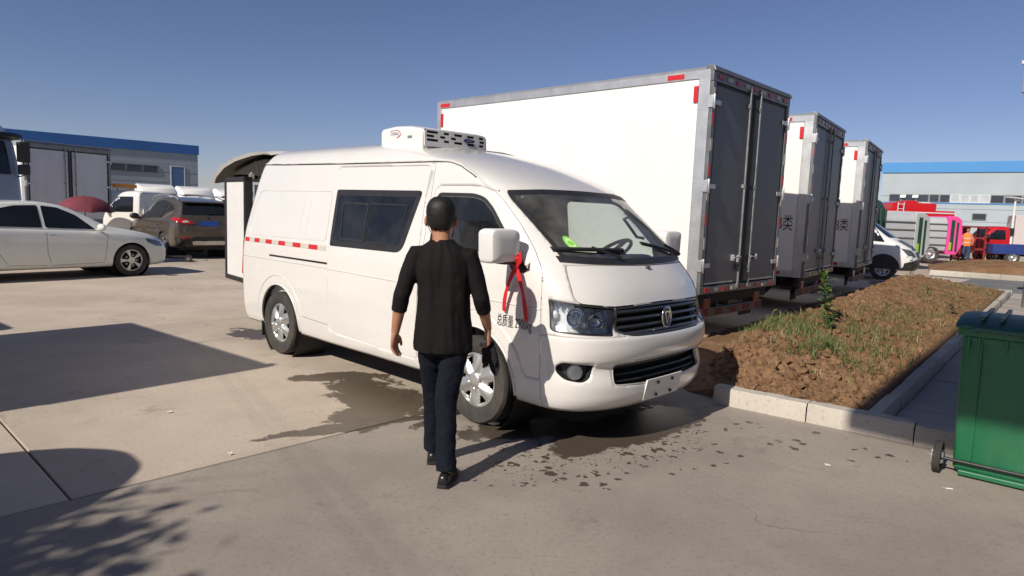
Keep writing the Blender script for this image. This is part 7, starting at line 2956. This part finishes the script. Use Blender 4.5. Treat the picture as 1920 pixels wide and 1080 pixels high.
# ================================================================== out of view: a tree known by its shadow, an added shadow caster
def tree(label, loc, zc, rad, nleaf, seed, trunk_h):
    rs = random.Random(seed)
    t = thing('broadleaf_tree', label, 'tree', loc, 0)
    b = MB()
    b.tube([(0, 0, 0), (.04, .02, trunk_h * .5), (-.02, .05, trunk_h)], [.14, .11, .07], 10)
    ends = []
    for k in range(9):
        a = k * 2.4
        e = Vector((math.cos(a) * rad * rs.uniform(.45, .8), math.sin(a) * rad * rs.uniform(.45, .8), zc + rs.uniform(-.5, .8) * rad))
        s0 = Vector((-.02, .05, trunk_h * rs.uniform(.75, 1)))
        b.tube([s0, s0.lerp(e, .5) + Vector((0, 0, .15)), e], [.05, .032, .012], 7)
        ends.append(e)
    b.build('trunk', 'bark', t, 60)
    b = MB()
    for k in range(nleaf):
        c = rs.choice(ends)
        p = c + Vector((rs.gauss(0, .33), rs.gauss(0, .33), rs.gauss(0, .30))) * rad
        d = Vector((rs.uniform(-1, 1), rs.uniform(-1, 1), rs.uniform(-.9, .4)))
        leaf(b, p, d, Vector((rs.uniform(-.3, .3), rs.uniform(-.3, .3), 1)).normalized(), rs.uniform(.09, .16), rs.uniform(.05, .08), .3)
    b.build('crown', 'leaf_green', t, None)
    return t
tree('leafy street tree outside the lower left of the yard view', (-5.75, -1.30, 0), 3.5, .72, 2300, 4, 2.6)
bi = thing('occluder', 'tall grey billboard on a single post added out of view to shade the bin and soil bed', 'occluder', (-2.4, -.88, 0), math.atan2(-.643, .766))  # unseen panel added and shaped to cast the shade over bin, kerb and soil
b = MB()
b.box((0, -.12, 6.0), (4.0, .12, 12.0))
b.build('panel', 'clad_grey', bi, None, .03)
b = MB()
b.tube([(2.0, -.25, 0), (2.0, -.25, 11.5)], [.22, .16], 14)
b.build('post', 'steel_dark', bi, 60)
b = MB()
for z in (7.0, 9.0, 11.0):
    b.box((.2, -.22, z), (3.8, -.121, z + .12))
b.build('cross_beam', 'steel_dark', bi, kind='stuff')

MT['bed_blue_pale'] = mat('bed_blue_pale', (.20, .24, .36), .5, var=.1)
# signboard whose corner shows at the right picture edge
sg_ = thing('sign_board', 'corner of a tall blue grey sign board at the right picture edge', 'sign', (10.42, 14.42, 0), R(-52))
b = MB()
b.box((0.0, -.06, 4.45), (2.6, .06, 5.03))
b.build('panel', 'bed_blue_pale', sg_, None, .02)
b = MB()
b.box((-.03, -.10, 5.03), (2.63, .10, 5.10))
b.build('cap', 'frame_white', sg_, None, .01)
for x in (.5, 2.1):
    b = MB()
    b.tube([(x, 0, 0), (x, 0, 4.45)], .06, 10)
    b.build('post', 'steel_dark', sg_, 60)
# worker in an orange vest far behind
MT['vest_orange'] = mat('vest_orange', (.80, .20, .04), .7, var=.15)
MT['trouser_blue'] = mat('trouser_blue', (.03, .05, .11), .8, var=.2)
wk = thing('person', 'worker in an orange vest standing beside the dark red rack', 'person', (22.0, 32.9, 0), R(150))
b = MB()
b.rings([ring((0, 0, .86), .15, .10), ring((0, 0, 1.1), .17, .11), ring((0, 0, 1.32), .19, .11), ring((0, 0, 1.40), .12, .08), ring((0, 0, 1.46), .055, .055), ring((0, .01, 1.52), .065, .08), ring((0, .015, 1.60), .078, .098), ring((0, .01, 1.68), .06, .075), ring((0, .01, 1.71), .02, .03)])
for sd in (-1, 1):
    b.tube([(sd * .15, 0, 1.36), (sd * .24, .02, 1.10), (sd * .22, .16, .95)], [.055, .045, .032], 10)
    b.tube([(sd * .08, 0, .88), (sd * .10, .02, .48), (sd * .10, -.01, .06)], [.085, .06, .045], 10)
    hand(b, Vector((sd * .22, .16, .95)), Vector((0, .5, -.6)), Vector((-sd * .6, .5, .3)), Vector((-sd, 0, -.3)), .5)
    b.ellipsoid((sd * .10, .06, .04), (.045, .13, .04), 10, 6)
wb_ = b.build('body', 'skin', wk, 180)
remesh(wb_, .010, 2)
b = MB()
b.rings([ring((0, 0, .80), .168, .125), ring((0, 0, 1.1), .188, .128), ring((0, 0, 1.32), .205, .125), ring((0, 0, 1.42), .13, .09)], cap=False)
b.build('vest', 'vest_orange', wk, 60)
for z in (.95, 1.15):
    b = MB()
    b.rings([ring((0, 0, z), .183, .132), ring((0, 0, z + .05), .188, .135)], cap=False)
    b.build('reflective_band', 'white_refl', wk, 60)
b = MB()
b.rings([ring((0, 0, .78), .15, .11), ring((0, 0, .92), .16, .115)])
for sd in (-1, 1):
    b.tube([(sd * .08, 0, .86), (sd * .10, .02, .48), (sd * .10, -.01, .08)], [.10, .078, .066], 12)
tb = b.build('trousers', 'trouser_blue', wk, 180)
remesh(tb, .012, 2)
b = MB()
b.ellipsoid((0, .008, 1.655), (.088, .108, .075), 16, 10)
b.build('cap', 'hair', wk, 60)
